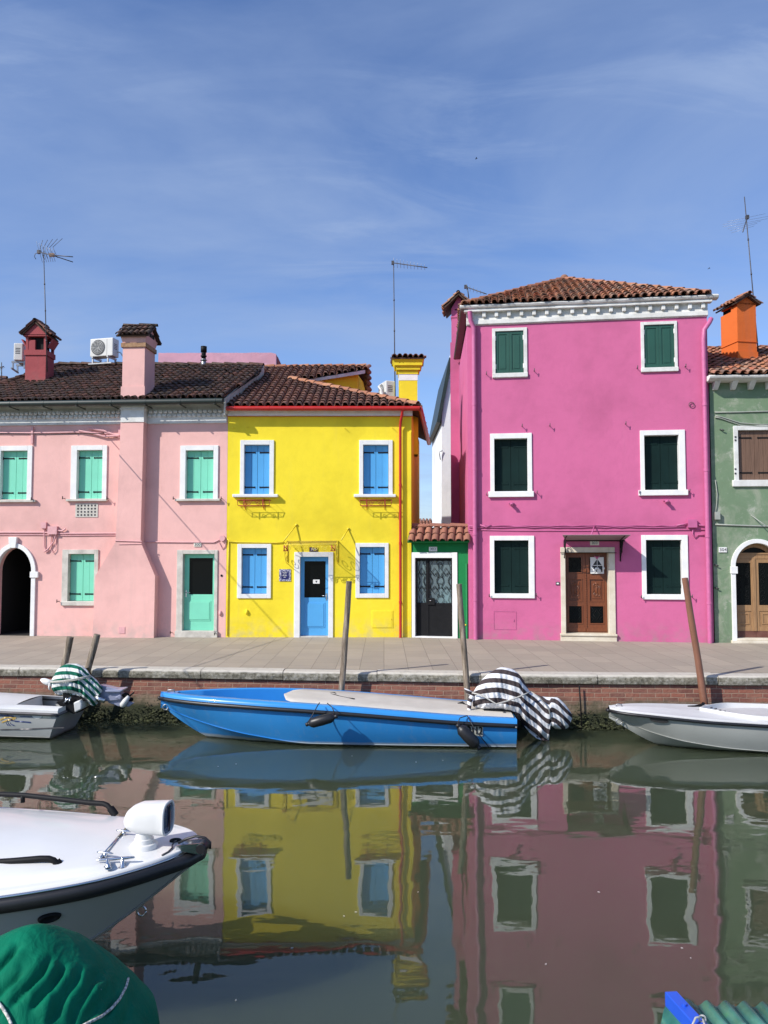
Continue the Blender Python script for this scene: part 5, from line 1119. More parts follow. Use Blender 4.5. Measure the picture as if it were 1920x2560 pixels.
# awning over the door
aq = FM.L(1470, 1341); x0, x1 = FM.L(1412, 1341)[0], FM.L(1556, 1341)[0]; zW = aq[1]+.0; dep = .80
mb = MB(); zF = zW+.02; xa, xb = x0-.13, x1+.06
mb.hexa([(xa+.14, -.0, zW-.10), (xb-.02, -.0, zW-.10), (xb-.02, -.0, zW-.09), (xa+.14, -.0, zW-.09), (xa, -dep, zF-.005), (xb, -dep, zF-.005), (xb, -dep, zF+.005), (xa, -dep, zF+.005)])
aw = mb.build('awning', MT['slate'], house); mb = MB(); mb.tube([(xa+.12, -.03, zW-.11), (xb, -.03, zW-.11)], .014, 6)
for px in (1422-12, 1546+4):
    x = FM.L(px, 1360)[0]; mb.tube([(x, -.01, zW-.1), (x, -dep*.9, zF-.02)], .014, 6); mb.tube([(x, -.015, zW-.1), (x, -.015, zW-.62)], .014, 6); mb.tube([(x, -.02, zW-.55), (x, -.25, zW-.36), (x, -dep*.6, zW-.1)], .012, 6)
    for c, r_ in (((-.17, -.22), .10), ((-.36, -.16), .07)): mb.tube([(x, c[0]+p, zW+c[1]+q) for p, q in spiral((0, 0), r_, .02, .6, 1.6)], .012, 6)
    for c, r_ in (((-.10, -.36), .07),): mb.tube([(x+.02, c[0]+p, zW+c[1]+q) for p, q in spiral((0, 0), r_, .02, .6, 1.6)], .012, 6)
A_ = FM.L(1400, 1382); B_ = FM.L(1540, 1382); mb.tube([(A_[0], -.07, A_[1]), (B_[0], -.07, B_[1])], .010, 6)
mb.build('bracket', MT['black'], aw)
A_ = FM.L(1487, 1312); mb = MB(); mb.tube([(A_[0], -.0, A_[1]), (A_[0]-.16, -.45, zW+.0)], .014, 8); mb.build('stay_rod', MT['pipemag'], aw)
plate(house, FM, (1475, 1352, 1497.5, 1363), '303', MT['plate'], MT['ink'])
mb = MB(); rr = random.Random(8)
for base in (1314.5, 1318): cablerun(mb, FM, [(1172+x*20, base+rr.uniform(-1.2, 1.2)) for x in range(28)], .013, -.025)
cablerun(mb, FM, [(1172, 1324), (1300, 1327), (1450, 1327), (1600, 1326), (1762, 1325)], .011, -.015)
cablerun(mb, FM, [(1200, 1312), (1215, 1318), (1228, 1313)], .02, -.04); cablerun(mb, FM, [(1690, 1314), (1705, 1311), (1718, 1309)], .02, -.04)
cablerun(mb, FM, [(1740, 1312), (1758, 1314), (1772, 1313)], .018, -.04); cablerun(mb, FM, [(1731, 1320), (1731, 1335), (1736, 1344), (1744, 1337), (1762, 1338)], .014, -.03)
q = FM.rect(1718, 1299, 1740.5, 1319); mb.box(q[0], q[1], -.10, .01, q[2], q[3])
q = FM.rect(1234, 1528, 1290.5, 1574); frame_bars(mb, q, (q[0]+.012, q[1]-.012, q[2]+.012, q[3]-.012), -.008, .006); mb.box(q[1]-.07, q[1]-.05, -.012, .0, (q[2]+q[3])/2-.03, (q[2]+q[3])/2+.03)
build_split(mb, 'cable_run', MT['pipemag'], house)
for p in ((1279, 1261), (1665, 1254.5)):
    x, z = FM.L(*p); mb = MB(); mb.tube([(x, .01, z), (x, -.13, z), (x, -.16, z-.03)], .042, 10); mb.box(x-.07, x+.05, -.06, .005, z+.02, z+.045); mb.build('vent_pipe', MT['pipemag'], house, sharp=40)
mb = MB(); hooks(mb, FM, [(1216, 936), (1335, 928), (1592, 921), (1712, 917), (1217, 1237), (1342, 1232), (1597, 1232), (1722, 1228), (1223, 1489), (1340, 1487), (1602, 1492), (1728, 1491), (1305, 1066), (1374, 1065), (1563, 1060)], s=.8)
x, z = FM.L(1728, 1012); mb.tube([(x+p, -.03, z+q) for p, q in spiral((0, 0), .06, .06, 0, 1)], .009, 5); build_split(mb, 'wall_hook', MT['darkmetal'], house)
q = FM.rect(1389.5, 1455, 1399, 1462.5); mb = MB(); mb.box(q[0], q[1], -.02, .005, q[2], q[3]); mb.box(q[0]+.02, q[1]-.02, -.026, -.0205, q[2]+.02, q[3]-.02, 1); mb.build('doorbell', [MT['darkmetal'], MT['paper']], house, bevel=.003)
b = atY(1172, 745, 22.5); antenna('small low antenna bar beside the magenta chimney', b, atY(1168, 715, 22.5), atY(1164, 717, 22.5), atY(1216, 735, 21.9), 'tilt', 6, .10)

# ------------------------------------------------------------------ 5. green house at the right edge
A = atY(1783, 1380, 18.84); B = atY(2330, 1380, 18.5); FR = Fac((A.x, 18.84), (B.x, 18.5)); RW = FR.w
house = thing('green_house', 'weathered green house with arched wooden door and brown shutters at the right edge', 'house', FR.A, FR.rz)
H = []
H.append(window(house, FR, (1834, 1064.5, 1944, 1200), (1845, 1075.5, 1932, 1200), MT['brownwood'], MT['cornice'], (1830, 1200, 1948, 1216.5), depth=.05, planks=4, sillout=.06))
H.append(window(house, FR, (2090, 1064.5, 2200, 1200), (2101, 1075.5, 2188, 1200), MT['brownwood'], MT['cornice'], (2086, 1200, 2204, 1216.5), depth=.05, planks=4, sillout=.06))
a0, a1, z0, z1 = FR.rect(1838, 1357, 1952, 1592); sp = FR.L(1895, 1417)[1]; bz = FR.L(1895, 1600)[1]
H.append((a0, a1, -.02, z1, sp))
mb = MB(); arch_frame(mb, a0+.01, a1-.01, .04, sp, z1-.01, .105, -.045, .09)
for a, b in ((1825, 1842), (1948, 1965)): q = FR.rect(a, 1416, b, 1434); mb.box(q[0], q[1], -.07, .05, q[2], q[3])
mb.build('archway', wh, house, bevel=.008)
mb = MB(); mb.box(a0-.13, a1+.13, -.09, .28, -.03, .06); mb.box(a0-.02, a1+.02, -.05, .27, .061, .11); mb.build('doorstep', MT['cream'], house, bevel=.01)
y = .17; mdl = (a0+a1)/2; zz = lambda py: FR.L(1895, py, y)[1]
for k, (a, b) in enumerate(((a0+.015, mdl-.003), (mdl+.003, a1-.015))):
    mb = MB(); s = .10; rows = [zz(1407), zz(1513), zz(1528), zz(1566)]
    mb.box(a, a+s*.5, y, y+.05, .27, zz(1397)); mb.box(b-s*.9 if k == 0 else b-s*.5, b, y, y+.05, .27, zz(1397)) if k == 0 else mb.box(b-s*.5, b, y, y+.05, .27, zz(1397))
    if k == 1: mb.box(a+s*.5, a+s*.9, y, y+.05, .27, zz(1397))
    ga_, gb_ = (a+s*.5, b-s*.9) if k == 0 else (a+s*.9, b-s*.5)
    mb.box(ga_, gb_, y, y+.05, rows[0], zz(1397)); mb.box(ga_, gb_, y, y+.05, rows[2], rows[1]); mb.box(ga_, gb_, y+.015, y+.04, rows[3], rows[2]); mb.box(ga_, gb_, y, y+.05, .27, rows[3])
    frame_bars(mb, (ga_+.05, gb_-.05, rows[3]+.05, rows[2]-.05), (ga_+.08, gb_-.08, rows[3]+.08, rows[2]-.08), y, y+.014)
    if k == 0: mb.box(b-.06, b+.02, y-.02, y-.0005, .27, zz(1397))
    dl = mb.build('door', MT['oldwood'], house, bevel=.004)
    mb = MB(); mb.box(a, b, y-.004, y+.05, .112, .268); mb.build('kick_board', MT['maroonpaint'], dl)
    mb = MB(); mb.box(ga_-.003, gb_+.003, y+.02, y+.03, rows[1], rows[0]); mb.build('glass_pane', MT['glass'], dl)
    mb = MB(); rr = random.Random(k)
    for j in range(8):
        for c_ in (.25, .75):
            cx_ = ga_+(gb_-ga_)*c_; cz_ = rows[1]+(rows[0]-rows[1])*(j+.5)/8; mb.tube([(cx_+p, y+.012, cz_+q) for p, q in spiral((0, 0), .07, .015, rr.uniform(0, 6), 1.3, 10)], .006, 4)
    mb.build('door_grille', MT['black'], dl)
mb = MB(); mb.box(a0+.01, a1-.01, y-.01, y+.05, zz(1397)+.002, zz(1386)); mb.box(a0+.005, a1-.005, y-.03, y+.05, zz(1386)+.001, zz(1382))
n = 16; rin, rout = (a1-a0)/2-.10, (a1-a0)/2; kz = (z1-sp)/rout; z3 = zz(1382); prev = None
for k in range(n+1):
    t = math.pi*k/n; o_ = (mdl-rout*math.cos(t), sp+rout*kz*math.sin(t)); i_ = (mdl-rin*math.cos(t), sp+rin*kz*math.sin(t))
    if o_[1] < z3: prev = None; continue
    i_ = (i_[0], max(i_[1], z3+.001))
    if prev: mb.hexa([(prev[0][0], y, prev[0][1]), (o_[0], y, o_[1]), (o_[0], y+.05, o_[1]), (prev[0][0], y+.05, prev[0][1]), (prev[1][0], y, prev[1][1]), (i_[0], y, i_[1]), (i_[0], y+.05, i_[1]), (prev[1][0], y+.05, prev[1][1])])
    prev = (o_, i_)
tr = mb.build('transom', MT['oldwood'], house); mb = MB(); mb.box(a0, a1, y+.055, y+.07, .1, z1+.1); mb.build('fanlight', MT['glass'], tr)
plate(house, FR, (1796.5, 1368, 1816.5, 1381), '304', MT['paper'], MT['ink'])
rh = FR.L(1850, 945)[1]
house_walls(house, MT['green'], RW, rh, H, [(RW+.3, 7), (.4, 7)])
mb = MB(); zt_ = FR.L(1850, 957)[1]
pr = [(.0, zt_), (-.26, zt_), (-.36, zt_+.05), (-.38, zt_+.10), (-.32, zt_+.13), (.0, zt_+.13)]
mb.loft([[(-.12+(RW+.2)*k/20, a+.01*noise.noise((k*.7, 1, a)), b+.012*noise.noise((k*.8, 4, b))) for a, b in pr] for k in range(21)], 0, False)
k = 0; x = .12
while x < RW:
    mb.hexa([(x-.06, -.06, zt_-.18), (x+.06, -.06, zt_-.18), (x+.06, .0, zt_-.18), (x-.06, .0, zt_-.18), (x-.07, -.26, zt_-.001), (x+.07, -.26, zt_-.001), (x+.07, .0, zt_-.001), (x-.07, .0, zt_-.001)]); x += .425
mb.build('cornice', MT['cornice'], house, bevel=.01)
ez = zt_+.13; P = [Vector((-.05, -.36, ez)), Vector((RW, -.36, ez)), None, None]; pit = R(22.5)
tz = lambda yy: ez + (yy+.36)*math.tan(pit)
Y3 = 3.6; P[2] = Vector((RW, Y3, tz(Y3))); P[3] = Vector((-.05, Y3, tz(Y3)))
mb = MB(); O, U, V, Nn, P2 = roofplane(P); tiles(mb, O, U, V, P2, pitch=.20, row=.30, r=.085, seed=61, jit=.022); ridge(mb, P[3], P[2], .1, .38, 0, 4); mb.add([p-Nn*.02 for p in P], [(0, 1, 2, 3)], 1)
mb.add([P[3], P[2], P[2]+Vector((0, 3.4, -1.4)), P[3]+Vector((0, 3.4, -1.4))], [(0, 1, 2, 3)], 1); mb.poly([P[0], P[3], P[3]+Vector((0, 3.4, -1.4)), P[0]+Vector((0, 7.4, 0))], 1)
gr = mb.build('roof', [MT['tile_red'], MT['underside']], house, recalc=False)
# orange chimney (turned a little to the left) and the mast beside it
c = atY(1847, 870, 20.6); cl = FR.loc(c); kk = 20.6/F; zc = lambda py: CAM.z+(1380-py)*kk-GZ
mb = MB(); ang = R(14); ca, sa = math.cos(ang), math.sin(ang)
sub = MB(); sub.box(-.28, .28, -.36, .36, -.9, zc(776)-zc(895)); sub.box(-.30, .30, -.38, .38, zc(858)-zc(895), zc(857)-zc(895)); sub.box(-.30, .30, -.38, .38, -.9, zc(882)-zc(895))
zt2 = zc(776)-zc(895); sub.box(-.28, .28, -.36, -.10, zt2, zt2+.18); sub.box(-.2, .28, -.1, .36, zt2, zt2+.16, 3)
gable_cap(sub, -.28, .28, -.36, .36, zt2+.16, .24, 'y', .10, 0, 1, 77)
for f, mi, s_ in zip(sub.f, sub.m, sub.s): pass
base = Vector((cl.x, cl.y, zc(895))); sub.v = [base + Vector((p.x*ca - p.y*sa, p.x*sa + p.y*ca, p.z)) for p in sub.v]
sub.build('chimney', [MT['orange'], MT['tile_red'], MT['underside'], MT['dark']], house, recalc=False)
mb = MB(); q = FR.loc(atY(1884, 880, 21.2)); mb.box(q.x-.09, q.x+.07, q.y, q.y+.3, q.z-.3, q.z+.38); mb.build('vent_stack', MT['gutter'], house)
b = atY(1896, 885, 20.9); an = antenna('very tall leaning mast with spread antenna beside the orange chimney', b, atY(1861, 492, 20.9), atY(1868, 543, 20.9), atY(1857, 580, 20.2), 'x', 0, .4)
mb = MB(); P0 = Vector(b)
for k, (py, L) in enumerate(((545, .5), (552, .62), (558, .6), (563, .42), (568, .34), (574, .28))):
    p = atY(1866-k*1.8, py, 20.7-k*.1)-P0; mb.tube([p+Vector((-L*.95, .1, -.04-.04*L)), p+Vector((L*.95, -.1, .07*L+.04))], .0035, 5)
mb.build('elements', MT['galv'], an); mb = MB(); q = atY(1840, 800, 20.7)-P0; q2 = atY(1890, 788, 20.9)-P0; mb.tube([q, q2], .012, 6); mb.build('wall_clamp', MT['darkmetal'], an)
mb = MB(); cablerun(mb, FR, [(1787, 1040), (1800, 1042), (1850, 1058), (1900, 1062), (1960, 1060)], .014, -.03); cablerun(mb, FR, [(1786, 1043), (1800, 1046), (1850, 1063), (1900, 1067), (1960, 1066)], .012, -.03)
cablerun(mb, FR, [(1786, 1031), (1830, 1031), (1900, 1029), (1990, 1028)], .016, -.02); cablerun(mb, FR, [(1787, 1311), (1830, 1313), (1930, 1316), (2100, 1318)], .02, -.02)
cablerun(mb, FR, [(1787, 1200), (1792, 1235), (1790, 1265), (1786, 1285)], .010, -.03); q = FR.rect(1785, 1280, 1797, 1299); mb.box(q[0], q[1], -.1, .01, q[2], q[3])
A_ = FR.L(1878, 1288); mb.tube([(A_[0], 0, A_[1]), (A_[0]+.22, -.32, A_[1]-.28)], .012, 6); build_split(mb, 'cable_run', MT['greypipe'], house)
mb = MB()
for p in ((1789, 1413), (1790, 1470), (1803, 1075)): x, z = FR.L(*p); mb.tube([(x-.03, .01, z+.01), (x, -.06, z), (x+.05, -.05, z-.02)], .016, 6)
build_split(mb, 'wall_hook', MT['darkmetal'], house)
mb = MB()
for py in (1093, 1101, 1173, 1184): x, z = FR.L(1837, py); mb.box(x-.02, x+.02, -.045, -.036, z-.02, z+.02)
build_split(mb, 'shutter_catch', MT['darkmetal'], house)

# ------------------------------------------------------------------ white house behind the alley, distant roof
t = thing('white_house', 'white gabled house wall with dark sloping gutter behind the alley', 'house', (2.6, 30, GZ))
p0 = atY(1103, 1050, 30); p1 = atY(1122, 905, 30); mb = MB(); mb.prism([(p0.x, 30, GZ), (p0.x+5, 30, GZ), (p0.x+5, 30, p1.z+.5), (p1.x+.06, 30, p1.z+.3), (p0.x+.02, 30, p0.z+.05)], (0, 6, 0)); mb.build('wall', MT['whitehouse'], t, world=True)
a = atY(1092, 1054, 29.9); b = atY(1121, 905, 29.9); d = (b-a); mb = MB(); mb.hexa([a, a+Vector((.13, 0, -.06)), a+Vector((.13, 6.2, -.06)), a+Vector((0, 6.2, 0)), a+d*1.08, a+d*1.08+Vector((.13, 0, -.06)), a+d*1.08+Vector((.13, 6.2, -.06)), a+d*1.08+Vector((0, 6.2, 0))])
mb.build('roof_edge', MT['gutter'], t, world=True)
q0 = atY(1101, 1130, 29.95); mb = MB(); mb.tube([(q0.x, 29.97, q0.z-.3), (q0.x-.05, 29.9, q0.z), (q0.x+.08, 29.95, q0.z+.05)], .02, 6); mb.build('hook', MT['galv'], t, world=True)
t = thing('distant_house', 'distant low house with terracotta roof seen through the alley', 'house', (2.6, 44, GZ))
A0 = atY(1040, 1330, 42); A1 = atY(1120, 1330, 42); r0 = atY(1075, 1300, 44); mb = MB(); P = [Vector((A0.x, 42, A0.z)), Vector((A1.x, 42, A0.z)), r0+Vector((.3, 0, 0)), r0+Vector((-1.2, 0, -.02))]
O, U, V, Nn, P2 = roofplane(P); tiles(mb, O, U, V, P2, seed=5); mb.add([p-Nn*.02 for p in P], [(0, 1, 2, 3)]); ridge(mb, P[1], P[2], .1, .38, 0, 3); mb.build('roof', [MT['tile_new']], t, world=True, recalc=False)
mb = MB(); mb.box(A0.x+.2, A1.x-.2, 42.2, 46, GZ, A0.z-.03); mb.build('wall', MT['orange'], t, world=True)
# ================================================================== CABLE ACROSS THE CANAL
A0 = FP.A + FP.e*FP.L(262, 1084)[0] - FP.b*.06; A0.z = GZ + FP.L(262, 1084)[1]
t = thing('overhead_cable', 'dark overhead cable running from the pink house out across the canal', 'cable', A0)
mb = MB(); mb.tube([A0 + Vector((-.10*s - .0*s*s, -s, -.11*s + .0045*s*(s-22)*.6)) for s in [23*k/40 for k in range(41)]], .013, 6)
mb.build('cable', MT['gutter'], t, world=True)
# ================================================================== MOORING POLES
def pole(label, top, foot, Yt, Yf, rt, rf, m, cut=0.0):
    T = atY(*top, Yt); B = atY(*foot, Yf); d = (T-B)/(T.z-B.z); base = B + d*(-1.0-B.z)
    t = thing('mooring_pole', label, 'mooring pole', (base.x, base.y, base.z), 0, 'mooring poles along the quay')
    L = T-base; n = 18; pts = []; rs = []
    for k in range(n+1):
        u = k/n; w = .012*noise.noise((u*4, base.x, 2)); pts.append(L*u + Vector((w, .6*w, 0))); rs.append((rf+(rt-rf)*u)*(1+.05*noise.noise((u*7, base.x, 7))))
    mb = MB(); mb.tube(pts, rs, 14); 
    o = mb.build('post', m, t, sharp=50)
    return t
wood = MT['pole']
pole('short weathered wooden pole, left one of the pair behind the striped green outboard cover', (176, 1592), (155, 1690), 14.36, 14.36, .062, .066, wood)
pole('short weathered wooden pole with split top, right of the pair by the green striped cover', (243, 1586), (215, 1690), 14.30, 14.30, .060, .066, wood)
pole('tall grey wooden pole rising behind the middle of the blue boat', (873, 1453), (853, 1740), 13.98, 14.02, .052, .062, wood)
pole('tall grey wooden pole leaning left beside the brown striped outboard cover', (1148, 1460), (1169, 1740), 13.90, 13.94, .050, .062, wood)
pole('smooth brown pole leaning left behind the right hand grey boat', (1712, 1445), (1761, 1757), 13.60, 13.66, .052, .073, MT['brownpole'])
# ================================================================== BOATS
K = 3.15 / 3.32                                  # the boats were first measured with the eye 3.32 m above the water
atY0 = atY
def atY(px, py, Y): return atY0(px, py, Y * K)
def hullgrid(P, ax, lat, L, T, n=44):
    """returns functions giving gunwale, etc.; P bow point, ax towards stern, lat towards the camera side"""
    f = {k: (lambda t, v=v: K*itp(v[0], v[1], t)) for k, v in T.items()}
    def pt(t, s, z): return P + ax*(L*t) + lat*s + Vector((0, 0, z))
    return f, pt
def make_hull(boat, P, ax, lat, L, T, m, n=56, stern=1.0, name='hull', rake=0.0, transom_m=None):
    f, pt = hullgrid(P, ax, lat, L, T); rows = []
    def rk(t, z): return t + (rake*(z-.4)/L)*smooth(.8, 1, t) if rake else t
    for k in range(n+1):
        t = (k/n)**1.25 if k < n else 1.0
        t *= stern; b, zs, bc, zc, zk = f['b'](t), f['zs'](t), f['bc'](t), f['zc'](t), f['zk'](t); half = []
        for q in range(7): u = q/6; bul = math.sin(math.pi*u)*.035*b; half.append((b+(bc-b)*u+bul, zs+(zc-zs)*u))
        half.append((bc+.012, zc-.004)); half.append((bc-.01*1, zc-.02))
        for q in range(1, 5): u = q/4; half.append(((bc-.01)*(1-u), zc-.02+(zk-zc+.02)*u))
        row = [pt(rk(t, z), s, z) for s, z in half] + [pt(rk(t, z), -s, z) for s, z in reversed(half[:-1])]
        rows.append(row)
    mb = MB(); mb.grid(rows); mb.add(rows[-1], [tuple(range(len(rows[-1])))], 0)
    return mb.build(name, m, boat, world=True, sharp=38), f, pt
def strip(mb, pt, prof, t0, t1, n=40, mi=0, sides=(1, -1), sm=True):
    """prof(t) -> list of (lateral, z)"""
    for s in sides: mb.grid([[pt(t0+(t1-t0)*k/n, s*a, z) for a, z in prof(t0+(t1-t0)*k/n)] for k in range(n+1)], mi, sm)
def lerp2(f, t): pass
# ---- blue boat
bow = K*Vector((-4.03, 14.05, 0)); ste = K*Vector((2.26, 13.86, 0)); L = (ste-bow).length; ax = (ste-bow).normalized(); lat = Vector((ax.y, -ax.x, 0))
if lat.y > 0: lat = -lat
boat = thing('motorboat', 'long bright blue wooden motorboat with beige deck and black rubbing strip', 'boat', (-0.9, 13.95, 0))
T = {'b': ([0, .015, .05, .1, .2, .35, .5, .7, .85, 1], [.015, .08, .21, .36, .57, .74, .80, .81, .79, .75]), 'zs': ([0, .1, .2, .35, .5, .7, .85, 1], [.70, .695, .69, .665, .62, .53, .46, .41]),
     'bc': ([0, .03, .1, .2, .28, .45, 1], [.01, .03, .13, .34, .46, .60, .64]), 'zc': ([0, .03, .07, .15, .28, .45, 1], [.64, .50, .40, .28, .15, .05, .03]), 'zk': ([0, .03, .07, .13, .18, .3, 1], [.60, .42, .24, .02, -.1, -.2, -.2])}
hull, f, pt = make_hull(boat, bow, ax, lat, L, T, MT['bluehull'])
mb = MB(); strip(mb, pt, lambda t: [(f['b'](t)+.012, f['zs'](t)-.01), (f['b'](t)+.008, f['zs'](t)+.05), (f['b'](t)-.02, f['zs'](t)+.085), (max(f['b'](t)-.13, .0), f['zs'](t)+.095), (max(f['b'](t)-.15, 0), f['zs'](t)+.08), (max(f['b'](t)-.155, 0), f['zs'](t)-.18)], 0, 1, 60)
mb.grid([[pt(t, s*max(f['b'](t)-.02, 0), f['zs'](t)+.085+(.012 if s == 0 else 0)) for s in (-1, 0, 1)] for t in [.05*k/6 for k in range(7)]])
mb.add([pt(1, s*(f['b'](1)+.01), f['zs'](1)+z) for s, z in ((-1, -.01), (1, -.01), (1, .09), (-1, .09))], [(0, 1, 2, 3)])
mb.build('gunwale', MT['boatblue'], boat, world=True, sharp=50)
mb = MB()
mb.grid([[pt(t, s*max(f['b'](t)-.154, 0), f['zs'](t)-.17) for s in (-1, 0, 1)] for t in [.03+.41*k/12 for k in range(13)]])
mb.grid([[pt(.44+.002*j, s*(f['b'](.44)-.15), f['zs'](.44)+z) for s in (-1, 1)] for j, z in ((0, -.2), (0, .08))])
mb.build('cockpit', MT['boatinner'], boat, world=True)
mb = MB(); rows = []
for k in range(41):
    t = .355+.64*k/40; w = (f['b'](t)-.165)*min(1, math.sqrt(max(0, 1-(1-min(1, k/3.2))**2)) + .001); z = f['zs'](t)+.100
    rows.append([pt(t, w*s, z+.008*(1-s*s)-(.02 if abs(s) == 1 else 0)) for s in (-1, -.97, -.5, 0, .5, .97, 1)])
mb.grid(rows); mb.build('deck', MT['deckbeige'], boat, world=True)
mb = MB()
for s in (1, -1): mb.tube([pt(t, s*(f['b'](t)+.022), f['zs'](t)-.012) for t in [k/60 for k in range(61)]], [.034 if k > 0 else .03 for k in range(61)], 10)
mb.tube([pt(0, .03, f['zs'](0)-.012), pt(-.004, 0, f['zs'](0)-.012), pt(0, -.03, f['zs'](0)-.012)], .036, 10)
mb.build('rub_rail', MT['rubber'], boat, world=True)
mb = MB(); p = pt(.025, .0, .50); mb.tube([p+Vector((-.06+.045*math.cos(a), -.02, .045*math.sin(a))) for a in [2*math.pi*k/16 for k in range(17)]], .011, 6); p = pt(.03, .03, f['zs'](.03)+.10); mb.tube([p+Vector((-.05, 0, 0)), p+Vector((-.05, 0, .03)), p+Vector((.06, 0, .035)), p+Vector((.06, 0, 0))], .012, 6); mb.build('bow_eye', MT['galv'], boat, world=True)
def flatpatch(boat, f, pt, t0, t1, u0, u1, m, name, off=.006, side=1, n=6):
    """small flat sticker following the topside; u from gunwale (0) to chine (1)"""
    mb = MB(); rows = []
    for k in range(n+1):
        t = t0+(t1-t0)*k/n; r = []
        for q in range(5):
            u = u0+(u1-u0)*q/4; b = f['b'](t); bul = math.sin(math.pi*u)*.035*b; r.append(pt(t, side*(b+(f['bc'](t)-b)*u+bul+off), f['zs'](t)+(f['zc'](t)-f['zs'](t))*u))
        rows.append(r)
    mb.grid(rows); return mb.build(name, m, boat, world=True)
def onhull(f, pt, t, u, off=.009): b = f['b'](t); return pt(t, b+(f['bc'](t)-b)*u+math.sin(math.pi*u)*.035*b+off, f['zs'](t)+(f['zc'](t)-f['zs'](t))*u)
pl = flatpatch(boat, f, pt, .848, .909, .10, .54, MT['plate'], 'registration_plate')
mb = MB(); tc_ = .8815
for dx in (0, .006, .012): text(mb, '02112', .185, lambda a, b: onhull(f, pt, tc_+(a*.66+dx)/L, .32-b/.385, .013+dx*.02), align='CENTER')
mb.build('lettering', MT['ink'], pl, world=True)
# rope lying on the deck, cleat, mooring line
mb = MB(); p = lambda px, py, Y: atY(px, py, Y); mb.tube([p(826, 1736, 14.2), p(838, 1738, 14.1), p(850, 1742, 14.0), p(870, 1746, 13.9), p(886, 1748, 13.8)], .016, 6); mb.tube([p(824, 1734, 14.3), p(836, 1733, 14.3), p(842, 1738, 14.2)], .02, 6)
mb.tube([p(1170, 1775, 13.9), p(1158, 1776, 13.95), p(1146, 1770, 14.1), p(1146, 1759, 14.15), p(1156, 1756, 14.15), p(1162, 1762, 14.1), p(1180, 1768, 14.0)], .02, 8); mb.build('rope', MT['black'], boat, world=True)
# outboard under the cloth
ob = MB(); Yc = 13.85
q = lambda px, py, Y=Yc: atY(px, py, Y)
def slab(mb, pts, Y0, Y1, mi=0): mb.prism([atY(a, b, Y0) for a, b in pts], (0, Y1-Y0, 0), mi)
slab(ob, [(1208, 1777), (1240, 1772), (1298, 1778), (1290, 1791), (1262, 1786), (1244, 1790), (1218, 1784)], 13.62, 14.0); slab(ob, [(1222, 1700), (1290, 1680), (1300, 1780), (1235, 1780)], 13.7, 14.0)
slab(ob, [(1278, 1790), (1300, 1790), (1300, 1815), (1283, 1812)], 13.5, 14.15); slab(ob, [(1290, 1760), (1330, 1770), (1370, 1830), (1350, 1850), (1310, 1820)], 13.75, 13.95); slab(ob, [(1350, 1760), (1420, 1785), (1425, 1810), (1370, 1800)], 13.8, 13.92)
mo = ob.build('outboard_motor', MT['black'], boat, world=True)
mb = MB(); mb.box(*sum([[v, v+.05] for v in q(1258, 1790, 13.5)], [])); mb.tube([q(1273, 1800, 13.5), q(1273, 1788, 13.5)], .03, 8); mb.build('clamp', MT['steel'], mo, world=True)
mb = MB(); mb.tube([q(1250, 1797, 13.4), q(1268, 1801, 13.25), q(1280, 1812, 13.1), q(1292, 1819, 13.05)], .014, 6); mb.build('hose', MT['rope'], mo, world=True)
def drape(name, label, cat, base, st, Yc, hd, slope, period, m, seed=1, folds=.055, nseg=64, x0=0, group=None):
    """cloth thrown over a motor, lofted along the picture's left-right direction: st = (px, top, bottom, half depth)"""
    t = thing(name, label, cat, base, 0, group)
    X = [s[0] for s in st]; rings = []; attr = []; n = 110
    for k in range(n+1):
        px = X[0]+(X[-1]-X[0])*k/n; tp = itp(X, [s[1] for s in st], px); bt = itp(X, [s[2] for s in st], px); d = itp(X, [s[3] for s in st], px); r = []
        for j in range(nseg):
            a = 2*math.pi*j/nseg; ca, sa = math.cos(a), math.sin(a); ex = .75
            yy = -math.copysign(abs(ca)**ex, ca)*d; py = (tp+bt)/2 - (bt-tp)/2*math.copysign(abs(sa)**.85, sa)
            q_ = (py-tp)/max(1, bt-tp); fo = folds*(.25+.75*q_)*(noise.noise((px*.030+q_*1.1, 3*ca, seed))*.8+(.5-abs(noise.noise((px*.085-q_*2.2, 2*ca, seed+5)))*2.2)*.45+(.5-abs(noise.noise((px*.17-q_*4.5, 3*ca, seed+15)))*2.2)*.22)
            p = atY(px, py + fo*26*(.3+.7*abs(ca)), Yc+yy*(1)+fo*2.0); r.append(p)
            sl = itp([c[0] for c in slope], [c[1] for c in slope], px); wob = .10*noise.noise((px*.02, py*.02, seed+9))+.16*noise.noise((px*.012, 1, seed+2))
            attr.append((py - sl)/period + wob + (.35*ca*.5))
        rings.append(r)
    mb = MB(); mb.loft(rings, 0, True, True); mb.st = {'stripe': attr}
    o = mb.build('cloth', m, t, world=True); return t
st = [(1182, 1733, 1765, .05), (1192, 1716, 1770, .16), (1212, 1692, 1774, .24), (1236, 1675, 1777, .29), (1254, 1668, 1780, .30), (1278, 1672, 1786, .30), (1299, 1687, 1800, .28), (1312, 1706, 1817, .25), (1325, 1729, 1833, .21), (1341, 1736, 1846, .18), (1356, 1741, 1852, .17), (1371, 1743, 1854, .16), (1377, 1743, 1815, .16), (1390, 1743, 1822, .16), (1408, 1756, 1823, .14), (1421, 1772, 1818, .11), (1431, 1788, 1796, .03)]
cov = drape('motor_cover', 'brown and white striped cloth roped over the outboard of the blue boat', 'cover', tuple(atY(1290, 1850, 13.8)), st, 13.8, .3, [(1180, 1702), (1220, 1694), (1254, 1693), (1290, 1700), (1299, 1704), (1306, 1714), (1340, 1744), (1374, 1774), (1378, 1768), (1432, 1806)], 25.0, MT['stripe_brown'], 3, group='striped cloths over outboard motors')
def ropeover(thing_, pts, r, m, name='cord'):
    mb = MB(); mb.tube(pts, r, 6); return mb.build(name, m, thing_, world=True)
